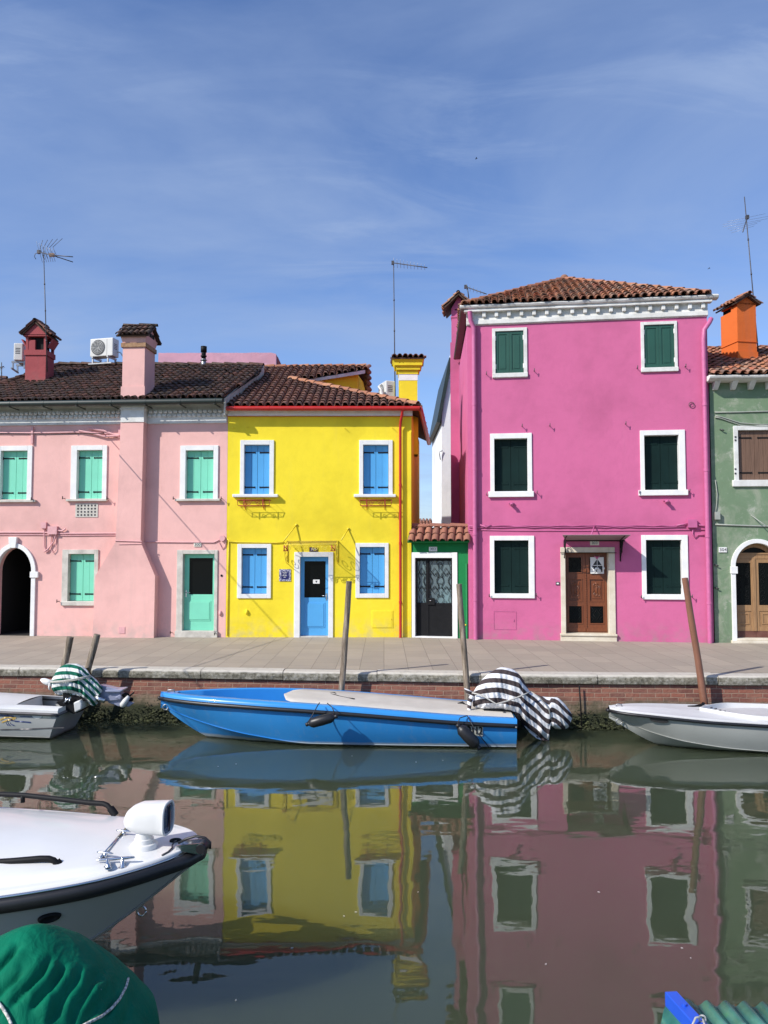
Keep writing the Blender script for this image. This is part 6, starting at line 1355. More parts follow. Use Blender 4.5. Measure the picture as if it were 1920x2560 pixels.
ropeover(cov, [atY(1180, 1732, 13.6), atY(1205, 1738, 13.5), atY(1240, 1760, 13.44), atY(1270, 1752, 13.44), atY(1300, 1741, 13.46), atY(1327, 1729, 13.55)], .012, MT['rope'])
ropeover(cov, [atY(1327, 1729, 13.55), atY(1350, 1745, 13.58), atY(1372, 1772, 13.6), atY(1378, 1800, 13.65)], .010, MT['rope'])
mb = MB(); c = [atY(1180, 1735, 13.72), atY(1168, 1728, 13.72), atY(1161, 1722, 13.75)]; mb.tube(c, [.04, .035, .012], 8); c = [atY(1182, 1736, 13.7), atY(1174, 1752, 13.66), atY(1173, 1775, 13.62), atY(1176, 1790, 13.58)]; mb.tube(c, [.035, .04, .03, .015], 8)
mb.st = {'stripe': [p.z*9+p.x*3 for p in mb.v]}; mb.build('tied_end', MT['stripe_brown'], cov, world=True)
# fenders
def fender(label, a, b, r, ropes, m=None):
    a = Vector(a); b = Vector(b); d = b-a; t = thing('fender', label, 'fender', a.lerp(b, .5), 0, 'black fenders on the blue boat')
    mb = MB(); u = [0, .03, .07, .09, .13, .22, .5, .78, .87, .91, .93, .97, 1]; rr_ = [.3, .38, .38, .3, .62, .95, 1, .95, .62, .3, .38, .38, .3]
    mb.tube([a+d*x for x in u], [r*x for x in rr_], 18); mb.build('body', MT['rubber'], t, world=True)
    for q_ in ropes: ropeover(t, q_, .008, MT['ink'], 'rope')
    return t
fender('black sausage fender hanging level on the side of the blue boat', atY(764, 1812, 12.93), atY(844, 1790, 12.93), .082, [[atY(768, 1808, 12.93), atY(780, 1790, 12.96), atY(795, 1762, 13.02), atY(799, 1757, 13.1)], [atY(840, 1790, 12.93), atY(830, 1768, 13.0), atY(818, 1758, 13.1)]])
fender('black fender hanging steeply over the registration plate at the stern of the blue boat', atY(1142, 1811, 12.95), atY(1200, 1872, 12.92), .098, [[atY(1143, 1811, 12.95), atY(1150, 1795, 13.0), atY(1168, 1789, 13.1)], [atY(1168, 1789, 13.1), atY(1185, 1820, 12.93), atY(1222, 1868, 13.0)]])

# ---- left grey-white boat (stern with tilted outboard)
ste = K*Vector((-5.70, 14.24, 0)); bow = K*Vector((-10.3, 14.65, 0)); L = (ste-bow).length; ax = (ste-bow).normalized(); lat = Vector((ax.y, -ax.x, 0)); lat = lat if lat.y < 0 else -lat
boat = thing('motorboat', 'pale grey motorboat with blue and gold stripe decals, cut by the left edge', 'boat', (-8, 14.4, 0))
T = {'b': ([0, .05, .15, .35, .6, 1], [.02, .2, .40, .58, .62, .56]), 'zs': ([0, .3, .6, 1], [.70, .60, .53, .47]), 'bc': ([0, .1, .3, .5, 1], [.01, .15, .40, .50, .47]), 'zc': ([0, .1, .25, .5, 1], [.6, .38, .2, .08, .05]), 'zk': ([0, .05, .15, .3, 1], [.55, .3, 0, -.15, -.15])}
hull, f, pt = make_hull(boat, bow, ax, lat, L, T, MT['greyhull'], rake=.45)
mb = MB(); strip(mb, pt, lambda t: [(f['b'](t)+.015, f['zs'](t)+.0), (f['b'](t)+.012, f['zs'](t)+.06), (f['b'](t)-.02, f['zs'](t)+.085), (max(f['b'](t)-.16, 0), f['zs'](t)+.10)], 0, 1.005, 40)
mb.grid([[pt(t, s*max(f['b'](t)-.155, 0), f['zs'](t)+.10+.06*(1-s*s)*smooth(1.0, .55, t)) for s in (-1, -.6, 0, .6, 1)] for t in [.03+.79*k/20 for k in range(21)]])
mb.grid([[pt(t, s*.42, f['zs'](t)+z) for s in (-1, 1)] for t, z in ((.82, .10), (.825, -.12), (.98, -.12), (.985, .03))])
mb.add([pt(1.005, s*f['b'](1), .47+z) for s, z in ((-1, -.02), (1, -.02), (1, .07), (-1, .07))], [(0, 1, 2, 3)])
mb.build('deck', MT['boatdeck'], boat, world=True, sharp=45)
mb = MB()
for s in (1, -1): mb.tube([pt(t, s*(f['b'](t)+.022), f['zs'](t)-.005) for t in [k/40*1.004 for k in range(41)]], .026, 8)
mb.tube([pt(1.006, s*(f['b'](1)+.01), f['zs'](1)-.005) for s in (-1, 1)], .026, 8); mb.build('rub_rail', MT['darkmetal'], boat, world=True)
def hb(px, py):                                  # point on the near side of this hull from the photo
    return atY(px, py, 13.5)
for (pts, r, m) in (([(0, 1788), (20, 1789), (34, 1791)], .012, 'navy'), ([(50, 1791), (78, 1792), (100, 1790)], .006, 'navy'), ([(0, 1800), (12, 1794), (26, 1793), (40, 1795)], .012, 'gold'), ([(4, 1806), (20, 1800), (36, 1798)], .012, 'gold'), ([(36, 1803), (52, 1804), (77, 1806)], .010, 'navy'), ([(16, 1803), (24, 1799), (34, 1801)], .014, 'navy'), ([(15, 1806), (17, 1811), (20, 1813)], .010, 'navy'), ([(20, 1806), (22, 1811), (26, 1814)], .010, 'navy'), ([(25, 1806), (28, 1811), (36, 1814)], .008, 'navy'), ([(0, 1824), (60, 1823), (160, 1819)], .010, 'darkmetal'), ([(138, 1791), (148, 1792)], .006, 'navy')):
    out = []
    for k in range(len(pts)-1):
        for j in range(5):
            a_, b_ = pts[k], pts[k+1]; px, py = a_[0]+(b_[0]-a_[0])*j/4, a_[1]+(b_[1]-a_[1])*j/4
            # march the viewing line onto the hull side
            best = None
            for q_ in range(200):
                Y = 13.2+q_*.006; P_ = atY(px, py, Y); tt = (P_-bow).dot(ax)/L; s_ = (P_-bow).dot(lat); zs_, zc_ = f['zs'](tt), f['zc'](tt); u = (P_.z-zs_)/(zc_-zs_)
                b0 = f['b'](tt); sh = b0+(f['bc'](tt)-b0)*u+math.sin(math.pi*max(0, min(1, u)))*.035*b0+.006
                if s_ <= sh: best = P_; break
            if best is not None: out.append(best)
    if len(out) > 2:
        mb = MB(); w = Vector((0, 0, r)); mb.grid([[p-w, p+w] for p in out]); mb.build('stripe_decal', MT[m], boat, world=True)
def sticker(px, py, rx, rz, m, name='sticker', n=20, sq=False):
    for q_ in range(200):
        Y = 13.2+q_*.006; P_ = atY(px, py, Y); tt = (P_-bow).dot(ax)/L; s_ = (P_-bow).dot(lat); u = (P_.z-f['zs'](tt))/(f['zc'](tt)-f['zs'](tt)); b0 = f['b'](tt)
        if s_ <= b0+(f['bc'](tt)-b0)*u+math.sin(math.pi*max(0, min(1, u)))*.035*b0+.010: break
    n_ = Vector((0, 0, 1)) + lat*.30; P_ = P_ + lat*.004; mb = MB()
    if sq: mb.prism([P_-ax*rx-n_*rz, P_+ax*rx-n_*rz, P_+ax*rx+n_*rz, P_-ax*rx+n_*rz], lat*.003)
    else: mb.prism([P_+ax*rx*math.cos(2*math.pi*k/n)+n_*rz*math.sin(2*math.pi*k/n) for k in range(n)], lat*.003)
    mb.build(name, m, boat, world=True)
sticker(93, 1790, .085, .047, MT['paper']); sticker(117, 1790.5, .07, .034, MT['plate'], sq=True)
# its motor: tilted leg, propeller, bracket
mb = MB(); D = lambda px, py, Y: atY(px, py, Y)
slab(mb, [(140, 1755), (165, 1750), (195, 1757), (200, 1780), (185, 1785), (160, 1775)], 13.95, 14.35); slab(mb, [(150, 1690), (205, 1675), (225, 1720), (230, 1750), (160, 1760)], 14.0, 14.3)
mo = mb.build('outboard_motor', MT['black'], boat, world=True)
mb = MB(); slab(mb, [(183, 1757), (200, 1750), (204, 1760), (203, 1774), (186, 1782)], 13.9, 14.55, 0); mb.build('motor_pad', MT['boatdeck'], boat, world=True, bevel=.02)
mb = MB()
slab(mb, [(236, 1716), (252, 1713), (280, 1720), (303, 1725), (299, 1743), (297, 1750), (280, 1752), (262, 1754), (240, 1741)], 14.08, 14.24)
slab(mb, [(262, 1726), (306, 1724), (307, 1727), (299, 1731), (264, 1731)], 14.02, 14.30); slab(mb, [(268, 1750), (300, 1744), (316, 1752), (334, 1758), (322, 1767), (296, 1766), (270, 1757)], 14.12, 14.20)
slab(mb, [(286, 1744), (300, 1736), (304, 1740), (300, 1750)], 14.05, 14.27)
leg = mb.build('motor_leg', MT['motorgrey'], mo, world=True, bevel=.022)
mb = MB(); mb.tube([D(304, 1767, 14.08), D(306, 1763, 14.08), D(313, 1753, 14.08), D(322, 1741, 14.08)], [.03, .052, .05, .03], 12); mb.build('gearcase', MT['acwhite'], mo, world=True)
mb = MB(); c = D(322, 1744, 14.13)
for k, (dx, dz) in enumerate(((-13, -10), (10, -12), (7, 10))):
    e = D(322+dx, 1744+dz, 14.13+(k-1)*.05); e2 = D(322+dx*.8+4, 1744+dz*1.05+2, 14.16); mid = c.lerp(e, .5)
    s = Vector((.035, .0, .02)); mb.loft([[c-s*.5, c+Vector((0, .012, 0)), c+s*.5, c-Vector((0, .012, 0))], [mid-s*1.5, mid+Vector((0, .02, 0)), mid+s*1.5, mid-Vector((0, .012, 0))], [e-s*1.2, e+Vector((0, .014, .01)), e+s*1.0, e-Vector((0, .008, 0))]], 0, True)
mb.build('propeller', MT['black'], mo, world=True)
mb = MB(); mb.tube([D(238, 1742, 14.0), D(250, 1748, 14.0), D(262, 1752, 14.0)], .045, 8); mb.tube([D(160, 1758, 13.93), D(168, 1750, 13.93), D(178, 1742, 13.95)], .018, 6); mb.tube([D(163, 1757, 13.93), D(166, 1744, 13.93)], .014, 6); mb.tube([D(172, 1757, 13.93), D(175, 1746, 13.93)], .014, 6); mb.build('tilt_strut', MT['steel'], mo, world=True)
st = [(127, 1703, 1718, .05), (133, 1692, 1728, .15), (142, 1676, 1736, .22), (156, 1664, 1738, .27), (172, 1659, 1739, .28), (190, 1659, 1741, .28), (204, 1664, 1745, .27), (218, 1675, 1755, .24), (226, 1687, 1762, .22), (234, 1693, 1765, .20), (243, 1701, 1760, .18), (250, 1711, 1742, .15), (256, 1718, 1730, .10)]
cov = drape('motor_cover', 'green and white striped cloth roped over the tilted outboard of the left boat', 'cover', tuple(atY(190, 1760, 14.15)), st, 14.15, .28, [(127, 1680), (150, 1676), (172, 1675), (203, 1682), (208, 1687), (225, 1703), (256, 1736)], 19.0, MT['stripe_green'], 12, group='striped cloths over outboard motors')
ropeover(cov, [D(126, 1704, 14.0), D(150, 1703, 13.86), D(180, 1699, 13.84), D(205, 1694, 13.86), D(228, 1689, 13.95)], .013, MT['rope'])
ropeover(cov, [D(126, 1706, 14.0), D(150, 1705, 13.86), D(180, 1702, 13.84), D(205, 1697, 13.86), D(230, 1692, 13.95)], .010, MT['rope'])
mb = MB(); mb.tube([D(130, 1708, 14.1), D(120, 1706, 14.1), D(110, 1702, 14.1), D(102, 1699, 14.1)], [.05, .055, .05, .02], 8); mb.tube([D(124, 1708, 14.05), D(122, 1718, 14.0), D(124, 1725, 14.0)], .012, 6); mb.build('tied_end', MT['paper'], cov, world=True)

# ---- right pale boat (bow to the left)
bow = K*Vector((3.90, 13.50, 0)); ste = K*Vector((9.4, 13.28, 0)); L = (ste-bow).length; ax = (ste-bow).normalized(); lat = Vector((ax.y, -ax.x, 0)); lat = lat if lat.y < 0 else -lat
boat = thing('motorboat', 'pale grey green boat with white foredeck and dark rail at the right edge', 'boat', (6.5, 13.4, 0))
T = {'b': ([0, .01, .03, .08, .17, .3, .5, 1], [.05, .14, .24, .38, .53, .66, .74, .74]), 'zs': ([0, .1, .3, .6, 1], [.585, .57, .515, .47, .46]), 'bc': ([0, .05, .12, .22, .35, .6, 1], [.01, .05, .22, .40, .52, .60, .60]), 'zc': ([0, .05, .12, .22, .38, .5, 1], [.50, .40, .265, .15, .065, .04, .03]), 'zk': ([0, .04, .09, .15, .2, .35, 1], [.45, .32, .16, .0, -.1, -.2, -.2])}
hull, f, pt = make_hull(boat, bow, ax, lat, L, T, MT['palehull'])
ctr, hl = .0, 0
def well(t): return max(0, (f['b'](t)-.15))*smooth(.28, .42, t)**.5 if t > .28 else 0
mb = MB(); strip(mb, pt, lambda t: [(f['b'](t)+.012, f['zs'](t)-.005), (f['b'](t)+.008, f['zs'](t)+.04), (f['b'](t)-.03, f['zs'](t)+.055), (max(0, f['b'](t)-.08), f['zs'](t)+.045), ((f['b'](t)*.5+well(t)*.5), f['zs'](t)+.06), (well(t), f['zs'](t)+.075)], 0, 1, 60)
mb.build('deck', MT['boatdeck'], boat, world=True, sharp=50)
mb = MB(); strip(mb, pt, lambda t: [(well(t)+.005, f['zs'](t)+.07), (well(t), f['zs'](t)+.12), (max(0, well(t)-.03), f['zs'](t)+.12), (max(0, well(t)-.04), f['zs'](t)+.03)], .281, 1, 50); mb.build('coaming', MT['gelcoat'], boat, world=True, sharp=50)
mb = MB(); mb.grid([[pt(t, s*max(0, well(t)-.03), f['zs'](t)+.045+.02*noise.noise((t*9, s, 1))) for s in (-1, -.5, 0, .5, 1)] for t in [.285+.7*k/30 for k in range(31)]]); mb.build('cover_sheet', MT['canvas'], boat, world=True)
mb = MB()
for s in (1, -1): mb.tube([pt(t, s*(f['b'](t)+.016), f['zs'](t)-.0) for t in [k/50 for k in range(51)]], .026, 8)
mb.tube([pt(0, s*f['b'](0), f['zs'](0)) + ax*(-.03*(1-s*s)) for s in (-1, -.5, 0, .5, 1)], .028, 8); mb.build('rub_rail', MT['rubber'], boat, world=True)
mb = MB(); p = pt(.03, .03, f['zs'](.03)+.05); mb.tube([p+Vector((-.05, 0, 0)), p+Vector((-.04, 0, .05)), p+Vector((.0, 0, .06)), p+Vector((.04, 0, .05)), p+Vector((.05, 0, 0))], .010, 6); p = pt(.030, .05, .385)
mb.tube([p+Vector((-.02+.045*math.cos(a), -.04, .045*math.sin(a))) for a in [2*math.pi*k/14 for k in range(15)]], .010, 6); mb.build('mooring_eye', MT['galv'], boat, world=True)
mb = MB(); n_ = 18; c0_ = onhull(f, pt, .13, .16, .012); e1 = (onhull(f, pt, .16, .16, .012)-c0_).normalized(); e2 = (onhull(f, pt, .13, .02, .012)-c0_).normalized()
mb.prism([c0_+e1*.14*math.cos(2*math.pi*k/n_)+e2*.042*math.sin(2*math.pi*k/n_) for k in range(n_)], e1.cross(e2).normalized()*.012); mb.build('hull_vent', MT['darkmetal'], boat, world=True)
mb = MB(); mb.tube([atY(1720, 1767, 13.8), atY(1738, 1766, 13.8), atY(1752, 1763, 13.8), atY(1760, 1759, 13.9), atY(1757, 1758, 14.0)], .022, 6); mb.build('rope', MT['black'], boat, world=True)
mb = MB(); rr = random.Random(4)
for k in range(12): px = 1775+k*11; py = itp([1775, 1800, 1830, 1860, 1920], [1769, 1776, 1785, 1795, 1797], px); mb.tube([atY(px, py, 13.35), atY(px+6, py+rr.uniform(-1, 2), 13.35)], .010, 5)
mb.build('lashing', MT['darkmetal'], boat, world=True)

# ---- foreground white boat with searchlight
bow = K*Vector((-1.375, 5.745, 0)); ax = Vector((-.993, .115, 0)).normalized(); lat = Vector((-.115, -.993, 0)).normalized(); L = 5.2*K
boat = thing('motorboat', 'glossy white motorboat bow with searchlight, handrails and black rubber rail in the foreground', 'boat', (-3.6, 6.0, 0))
T = {'b': ([0, .004, .015, .04, .1, .16, .22, .32, .45, .6, 1], [.03, .10, .20, .34, .56, .69, .79, .93, 1.06, 1.13, 1.13]), 'zs': ([0, .1, .25, .5, 1], [1.17, 1.115, 1.06, 1.0, .97]),
     'bc': ([0, .014, .037, .08, .13, .2, .35, .5, 1], [.008, .03, .07, .16, .29, .45, .70, .84, .9]), 'zc': ([0, .014, .037, .08, .13, .2, .35, .6, 1], [1.07, 1.02, .925, .76, .60, .44, .27, .15, .12]), 'zk': ([0, .014, .037, .06, .081, .101, .124, .159, .189, .26, .36, 1], [1.06, 1.008, .908, .802, .717, .645, .541, .419, .307, .05, -.2, -.3])}
hull, f, pt = make_hull(boat, bow, ax, lat, L, T, MT['gelhull'], n=70)
def crown(t): return .20*smooth(.02, .5, t)
def dk(t, s):                                     # deck height
    b = f['b'](t); e = abs(s)/max(b, .01); step = .035*smooth(.90, .80, e)*smooth(.03, .12, t); return f['zs'](t)+.035+step+crown(t)*max(0, 1-(e/.82)**2)
LS = [1.0, .985, .96, .93, .90, .88, .86, .84, .82, .79, .74, .66, .55, .42, .28, .14, 0]; LS = LS + [-x for x in reversed(LS[:-1])]
mb = MB(); mb.grid([[pt(t, f['b'](t)*s + (.012 if s == 1 else -.012 if s == -1 else 0), dk(t, f['b'](t)*s) - (.045 if abs(s) == 1 else 0.012 if abs(s) > .98 else 0)) for s in LS] for t in [((k/70)**1.4) for k in range(71)]])
mb.build('deck', MT['gelcoat'], boat, world=True)
mb = MB()
nT = 60
for s in (1, -1):
    rows = []
    for k in range(nT+1):
        t = (k/nT)**1.6; b, z = f['b'](t), f['zs'](t); h = .085
        out = lambda d, zz: pt(t, s*(b+d), z+zz) + ax*(-d*(1-smooth(0, .03, t))*1.2)
        rows.append([out(.0, .0), out(.022, .0), out(.040, -.014), out(.045, -.045), out(.036, -.078), out(.015, -.090), out(-.012, -.090)])
    mb.grid(rows)
k_ = []
b, z = f['b'](0), f['zs'](0)
mb.grid([[pt(0, s*(b+d), z+zz)+ax*(-(d*1.2)-.02*(1-s*s)) for d, zz in ((0, 0), (.022, 0), (.040, -.014), (.045, -.045), (.036, -.078), (.015, -.090), (-.012, -.090))] for s in (-1, -.5, 0, .5, 1)])
mb.build('rub_rail', MT['rubber'], boat, world=True)
mb = MB()
for s in (1, -1): mb.tube([pt(t, s*(f['b'](t)+.006), f['zs'](t)+.008) for t in [(.004+k/50*.9) for k in range(51)]], .010, 6)
mb.build('trim_strip', MT['steel'], boat, world=True)
# handrails (black tube with dropped ends)
def rail(pts, r=.020):
    mb = MB(); q_ = [Vector(p) for p in pts]; mb.tube(q_, r, 10); e = (q_[-1]-q_[-2]).normalized(); mb.tube([q_[-1]-e*.07, q_[-1]], r*1.45, 10); return mb.build('handrail', MT['black'], boat, world=True, sharp=50)
yR = 6.52; rail([pt(.62, -.93, dk(.62, .93)+.10), atY(-10, 1985, yR+.30), atY(60, 1988, yR+.22), atY(150, 1998, yR+.10), atY(225, 2007, yR), atY(258, 2009, yR-.02), atY(268, 2013, yR-.03), atY(281, 2027, yR-.05), atY(289, 2038, yR-.06)])
mb = MB(); mb.tube([atY(57, 1988, yR+.22), atY(57, 2006, yR+.22)], .018, 8); mb.build('rail_foot', MT['black'], boat, world=True)
yN = 5.42; rail([pt(.6, .75, dk(.6, .75)+.13), atY(-30, 2157, yN+.02), atY(30, 2153, yN), atY(100, 2147, yN), atY(122, 2147, yN), atY(134, 2151, yN), atY(147, 2163, yN), atY(157, 2174, yN)], .0205)
# searchlight
sp = atZ(360, 2113, 1.2*K); Y0 = sp.y/K; mb = MB(); C_ = Vector((sp.x, sp.y, 0)); base_z = dk(((sp-bow).dot(ax))/L, 0)
sl_ = thing  # (searchlight is bolted to the deck: a part)
ringz = [(.092, base_z-.03), (.092, base_z+.02), (.085, base_z+.03), (.066, base_z+.032), (.064, base_z+.06), (.058, base_z+.065), (.052, base_z+.13), (.052, base_z+.17)]
mb.loft([[C_+Vector((r*math.cos(a), r*math.sin(a), z)) for a in [2*math.pi*k/28 for k in range(28)]] for r, z in ringz], 0, True)
hc = atY(369, 2043, Y0); fwd = Vector((.99, -.14, 0)).normalized(); sid = Vector((-fwd.y, fwd.x, 0)); 
def srow(x, hw, hh, dz=0, e=.62, n=32): x *= .88; hw *= .88; hh *= .88; dz *= .88; return [hc + fwd*x + sid*(hw*math.copysign(abs(math.cos(a))**e, math.cos(a))) + Vector((0, 0, dz+hh*math.copysign(abs(math.sin(a))**e, math.sin(a)))) for a in [2*math.pi*k/n for k in range(n)]]
mb.loft([srow(-.178, .02, .02, -.03, 1), srow(-.172, .055, .045, -.025, 1), srow(-.15, .082, .072, -.018, .85), srow(-.11, .098, .096, -.008, .75), srow(-.05, .105, .112, 0), srow(.10, .108, .122, .002), srow(.158, .108, .124, .003), srow(.170, .112, .128, .003), srow(.176, .108, .124, .003), srow(.176, .094, .110, .003), srow(.160, .092, .108, .003)], 0, True, True)
sl_ = mb.build('searchlight', MT['gelcoat'], boat, world=True, sharp=35)
mb = MB(); mb.loft([srow(.164, .0935, .1095, .003), srow(.1695, .085, .10, .003), srow(.172, .02, .02, .003)], 0, True); mb.build('lens', MT['lens'], sl_, world=True)
mb = MB(); c = hc+fwd*.153+Vector((0, 0, -.0))
for s in (-1, 1): mb.tube([c+sid*s*.0+fwd*.004+Vector((0, 0, -.085)), c+fwd*.004+Vector((0, 0, .085))], .005, 6)
mb.build('lens_bar', MT['darkmetal'], sl_, world=True)
# cleats, rod, anchor roller, hawse
def dpt(px, py, h=0):
    z = 1.2*K
    for _ in range(8):
        P_ = atZ(px, py, z); t_ = (P_-bow).dot(ax)/L; z = dk(max(.001, t_), (P_-bow).dot(lat)) + h
    return atZ(px, py, z)
mb = MB(); a_, b_ = dpt(240, 2151, .045), dpt(337, 2143, .045); mb.tube([a_, a_.lerp(b_, .03), a_.lerp(b_, .15), a_.lerp(b_, .5), a_.lerp(b_, .85), a_.lerp(b_, .97), b_], [.004, .007, .009, .010, .009, .007, .004], 10)
for px in (270, 306): p = dpt(px, 2168, 0); t0 = a_.lerp(b_, (px-240)/97); mb.tube([p+Vector((0, 0, -.01)), p+Vector((0, 0, .008)), t0], [.020, .016, .010], 10); mb.tube([p+Vector((0, 0, -.004)), p+Vector((0, 0, .004))], .026, 12)
mb.build('cleat', MT['steel'], boat, world=True, sharp=50)
mb = MB(); a_, b_ = dpt(250, 2146, .012), dpt(320, 2065, .012); mb.tube([a_, b_], .0085, 8)
for (l, r) in (((243, 2130), (283, 2134)), ((291, 2076), (328, 2079))):
    p, q_ = dpt(*l, .03), dpt(*r, .03); mb.tube([p, p.lerp(q_, .15), p.lerp(q_, .5), p.lerp(q_, .85), q_], [.004, .0075, .009, .0075, .004], 8); m_ = p.lerp(q_, .5); mb.tube([m_, m_-Vector((0, 0, .04))], .012, 8)
mb.build('anchor_rod', MT['steel'], boat, world=True)
mb = MB(); a_ = dpt(446, 2119, .0); b_ = atY0(513, 2118, a_.y-.02); d = (b_-a_).normalized(); s = d.cross(Vector((0, 0, 1))).normalized()
for k in (-1, 1):
    o_ = s*.045*k; mb.hexa([a_+o_-s*.004+Vector((0, 0, .0)), b_+o_-s*.004+Vector((0, 0, -.035)), b_+o_+s*.004+Vector((0, 0, -.035)), a_+o_+s*.004, a_+o_-s*.004+Vector((0, 0, .03)), b_+o_-s*.004+Vector((0, 0, .045)), b_+o_+s*.004+Vector((0, 0, .045)), a_+o_+s*.004+Vector((0, 0, .03))])
mb.hexa([a_-s*.045+Vector((0, 0, .006)), b_-s*.045-d*.02+Vector((0, 0, -.03)), b_+s*.045-d*.02+Vector((0, 0, -.03)), a_+s*.045+Vector((0, 0, .006)), a_-s*.045+Vector((0, 0, .012)), b_-s*.045-d*.02+Vector((0, 0, -.022)), b_+s*.045-d*.02+Vector((0, 0, -.022)), a_+s*.045+Vector((0, 0, .012))])
ar = mb.build('anchor_roller', MT['steel'], boat, world=True); mb = MB(); c = b_-d*.015+Vector((0, 0, .005)); mb.tube([c-s*.055, c-s*.03, c, c+s*.03, c+s*.055], [.032, .035, .027, .035, .032], 18); mb.build('roller', MT['rubber'], ar, world=True, sharp=50)
mb = MB(); mb.tube([a_+Vector((0, 0, .03)), a_+d*.05+Vector((0, 0, .055)), a_+d*.12+Vector((0, 0, .075)), b_+Vector((0, 0, .062))+d*.0, b_+d*.035+Vector((0, 0, .03)), b_+d*.034+Vector((0, 0, -.01))], .009, 8); mb.build('strap', MT['rubber'], ar, world=True)
mb = MB(); p = dpt(439, 2101, .004); mb.loft([[p+Vector((r*1.0*math.cos(a), r*.75*math.sin(a), z)) for a in [2*math.pi*k/20 for k in range(20)]] for r, z in ((.042, -.01), (.042, .004), (.036, .008), (.030, .003), (.024, -.002))], 0, True); hw = mb.build('hawse', MT['black'], boat, world=True)
mb = MB(); mb.tube([dpt(441, 2102, .0), dpt(436, 2104, .03), dpt(431, 2112, .012), dpt(430, 2120, .008), dpt(420, 2130, .006), dpt(405, 2138, .006)], .006, 6); mb.build('line', MT['darkmetal'], boat, world=True)
# fitting and eye on the near side of the hull
mb = MB(); P_ = None
def nearhull(px, py):
    for q_ in range(500):
        Y = 4.2+q_*.005; P_ = atY(px, py, Y); tt = max(0, (P_-bow).dot(ax)/L); s_ = (P_-bow).dot(lat); zs_, zc_, zk_ = f['zs'](tt), f['zc'](tt), f['zk'](tt); b0, c0_ = f['b'](tt), f['bc'](tt)
        u = (P_.z-zs_)/(zc_-zs_) if zc_ != zs_ else 0
        if u <= 1: sh = b0+(c0_-b0)*u+math.sin(math.pi*max(0, min(1, u)))*.035*b0
        else: sh = c0_*max(0, (P_.z-zk_)/(zc_-zk_))
        if s_ <= sh: return P_
    return P_
c = nearhull(124, 2292); e1 = (nearhull(140, 2288)-c).normalized(); e2 = (nearhull(122, 2281)-c).normalized(); n_ = e1.cross(e2).normalized(); n_ = n_ if n_.dot(lat) > 0 else -n_; e2 = n_.cross(e1).normalized()
mb.loft([[c+n_*h+e1*r*.070*math.cos(a)+e2*r*.034*math.sin(a) for a in [2*math.pi*k/22 for k in range(22)]] for r, h in ((1, -.01), (1, .008), (.9, .02), (.7, .024), (.6, .012), (.2, .01))], 0, True); mb.build('hull_vent', MT['black'], boat, world=True)
p = pt(.082, 0, f['zk'](.082)); mb = MB(); mb.tube([p+Vector((.030*math.cos(a)+.02, -.01, .032*math.sin(a)-.02)) for a in [2*math.pi*k/18 for k in range(19)]], .0075, 6); mb.build('bow_eye', MT['steel'], boat, world=True)

# ---- green tarpaulin over a covered boat in the near left corner
tp = thing('covered_boat', 'green tarpaulin stretched over a hump and tied with speckled cord in the near left corner', 'boat cover', (-1.8, 3.75, 0))
c0_ = atY(78, 2317, 3.75); mb = MB(); rings = []; nr, na = 130, 300
def tarp0(px, py):
    for q_ in range(700):
        Y = 2.6+q_*.0024; P_ = atY(px, py, Y); dx, dy = (P_.x-c0_.x)/K, (P_.y-c0_.y)/.95/K; dx /= (.78 if dx > 0 else 1.03); r = math.hypot(dx, dy); hh = .93*r**1.5 if r < .72 else .93*.72**1.5+(r-.72)*4.2
        if P_.z <= c0_.z-hh*K: return (P_.x-c0_.x)/K, (P_.y-c0_.y)/K
    return 0, 0
CR = [[tarp0(*p) for p in q_] for q_ in ([(-20, 2440), (0, 2422), (25, 2394), (50, 2366)], [(20, 2530), (38, 2507), (73, 2472), (108, 2438), (131, 2392)], [(70, 2535), (89, 2511), (127, 2476), (150, 2441), (160, 2418)],
      [(112, 2580), (127, 2557), (154, 2511), (185, 2468), (204, 2425)], [(170, 2570), (185, 2542), (216, 2492), (247, 2436)], [(200, 2575), (216, 2553), (247, 2519), (268, 2490)], [(255, 2560), (275, 2520), (300, 2470)], [(-10, 2500), (20, 2470), (60, 2440)], [(300, 2580), (318, 2540), (325, 2500)])]
def crease(x, y):
    s = 0
    for k_, ln in enumerate(CR):
        best = 9; sg = 1; en = 1
        for i_ in range(len(ln)-1):
            ax_, ay_ = ln[i_]; bx_, by_ = ln[i_+1]; dx, dy = bx_-ax_, by_-ay_; u = max(0, min(1, ((x-ax_)*dx+(y-ay_)*dy)/(dx*dx+dy*dy+1e-9))); ex, ey = x-ax_-dx*u, y-ay_-dy*u; q_ = math.hypot(ex, ey)
            if q_ < best: best = q_; sg = 1 if dx*ey-dy*ex > 0 else -1; v = (i_+u)/(len(ln)-1); en = min(1, 4*v, 4*(1-v)+.15)
        if best < .14: s += en*(-.032*math.exp(-(best/.013)**2) + .022*math.exp(-((best-.035)/.028)**2)*(1 if sg > 0 else .45))
    return s
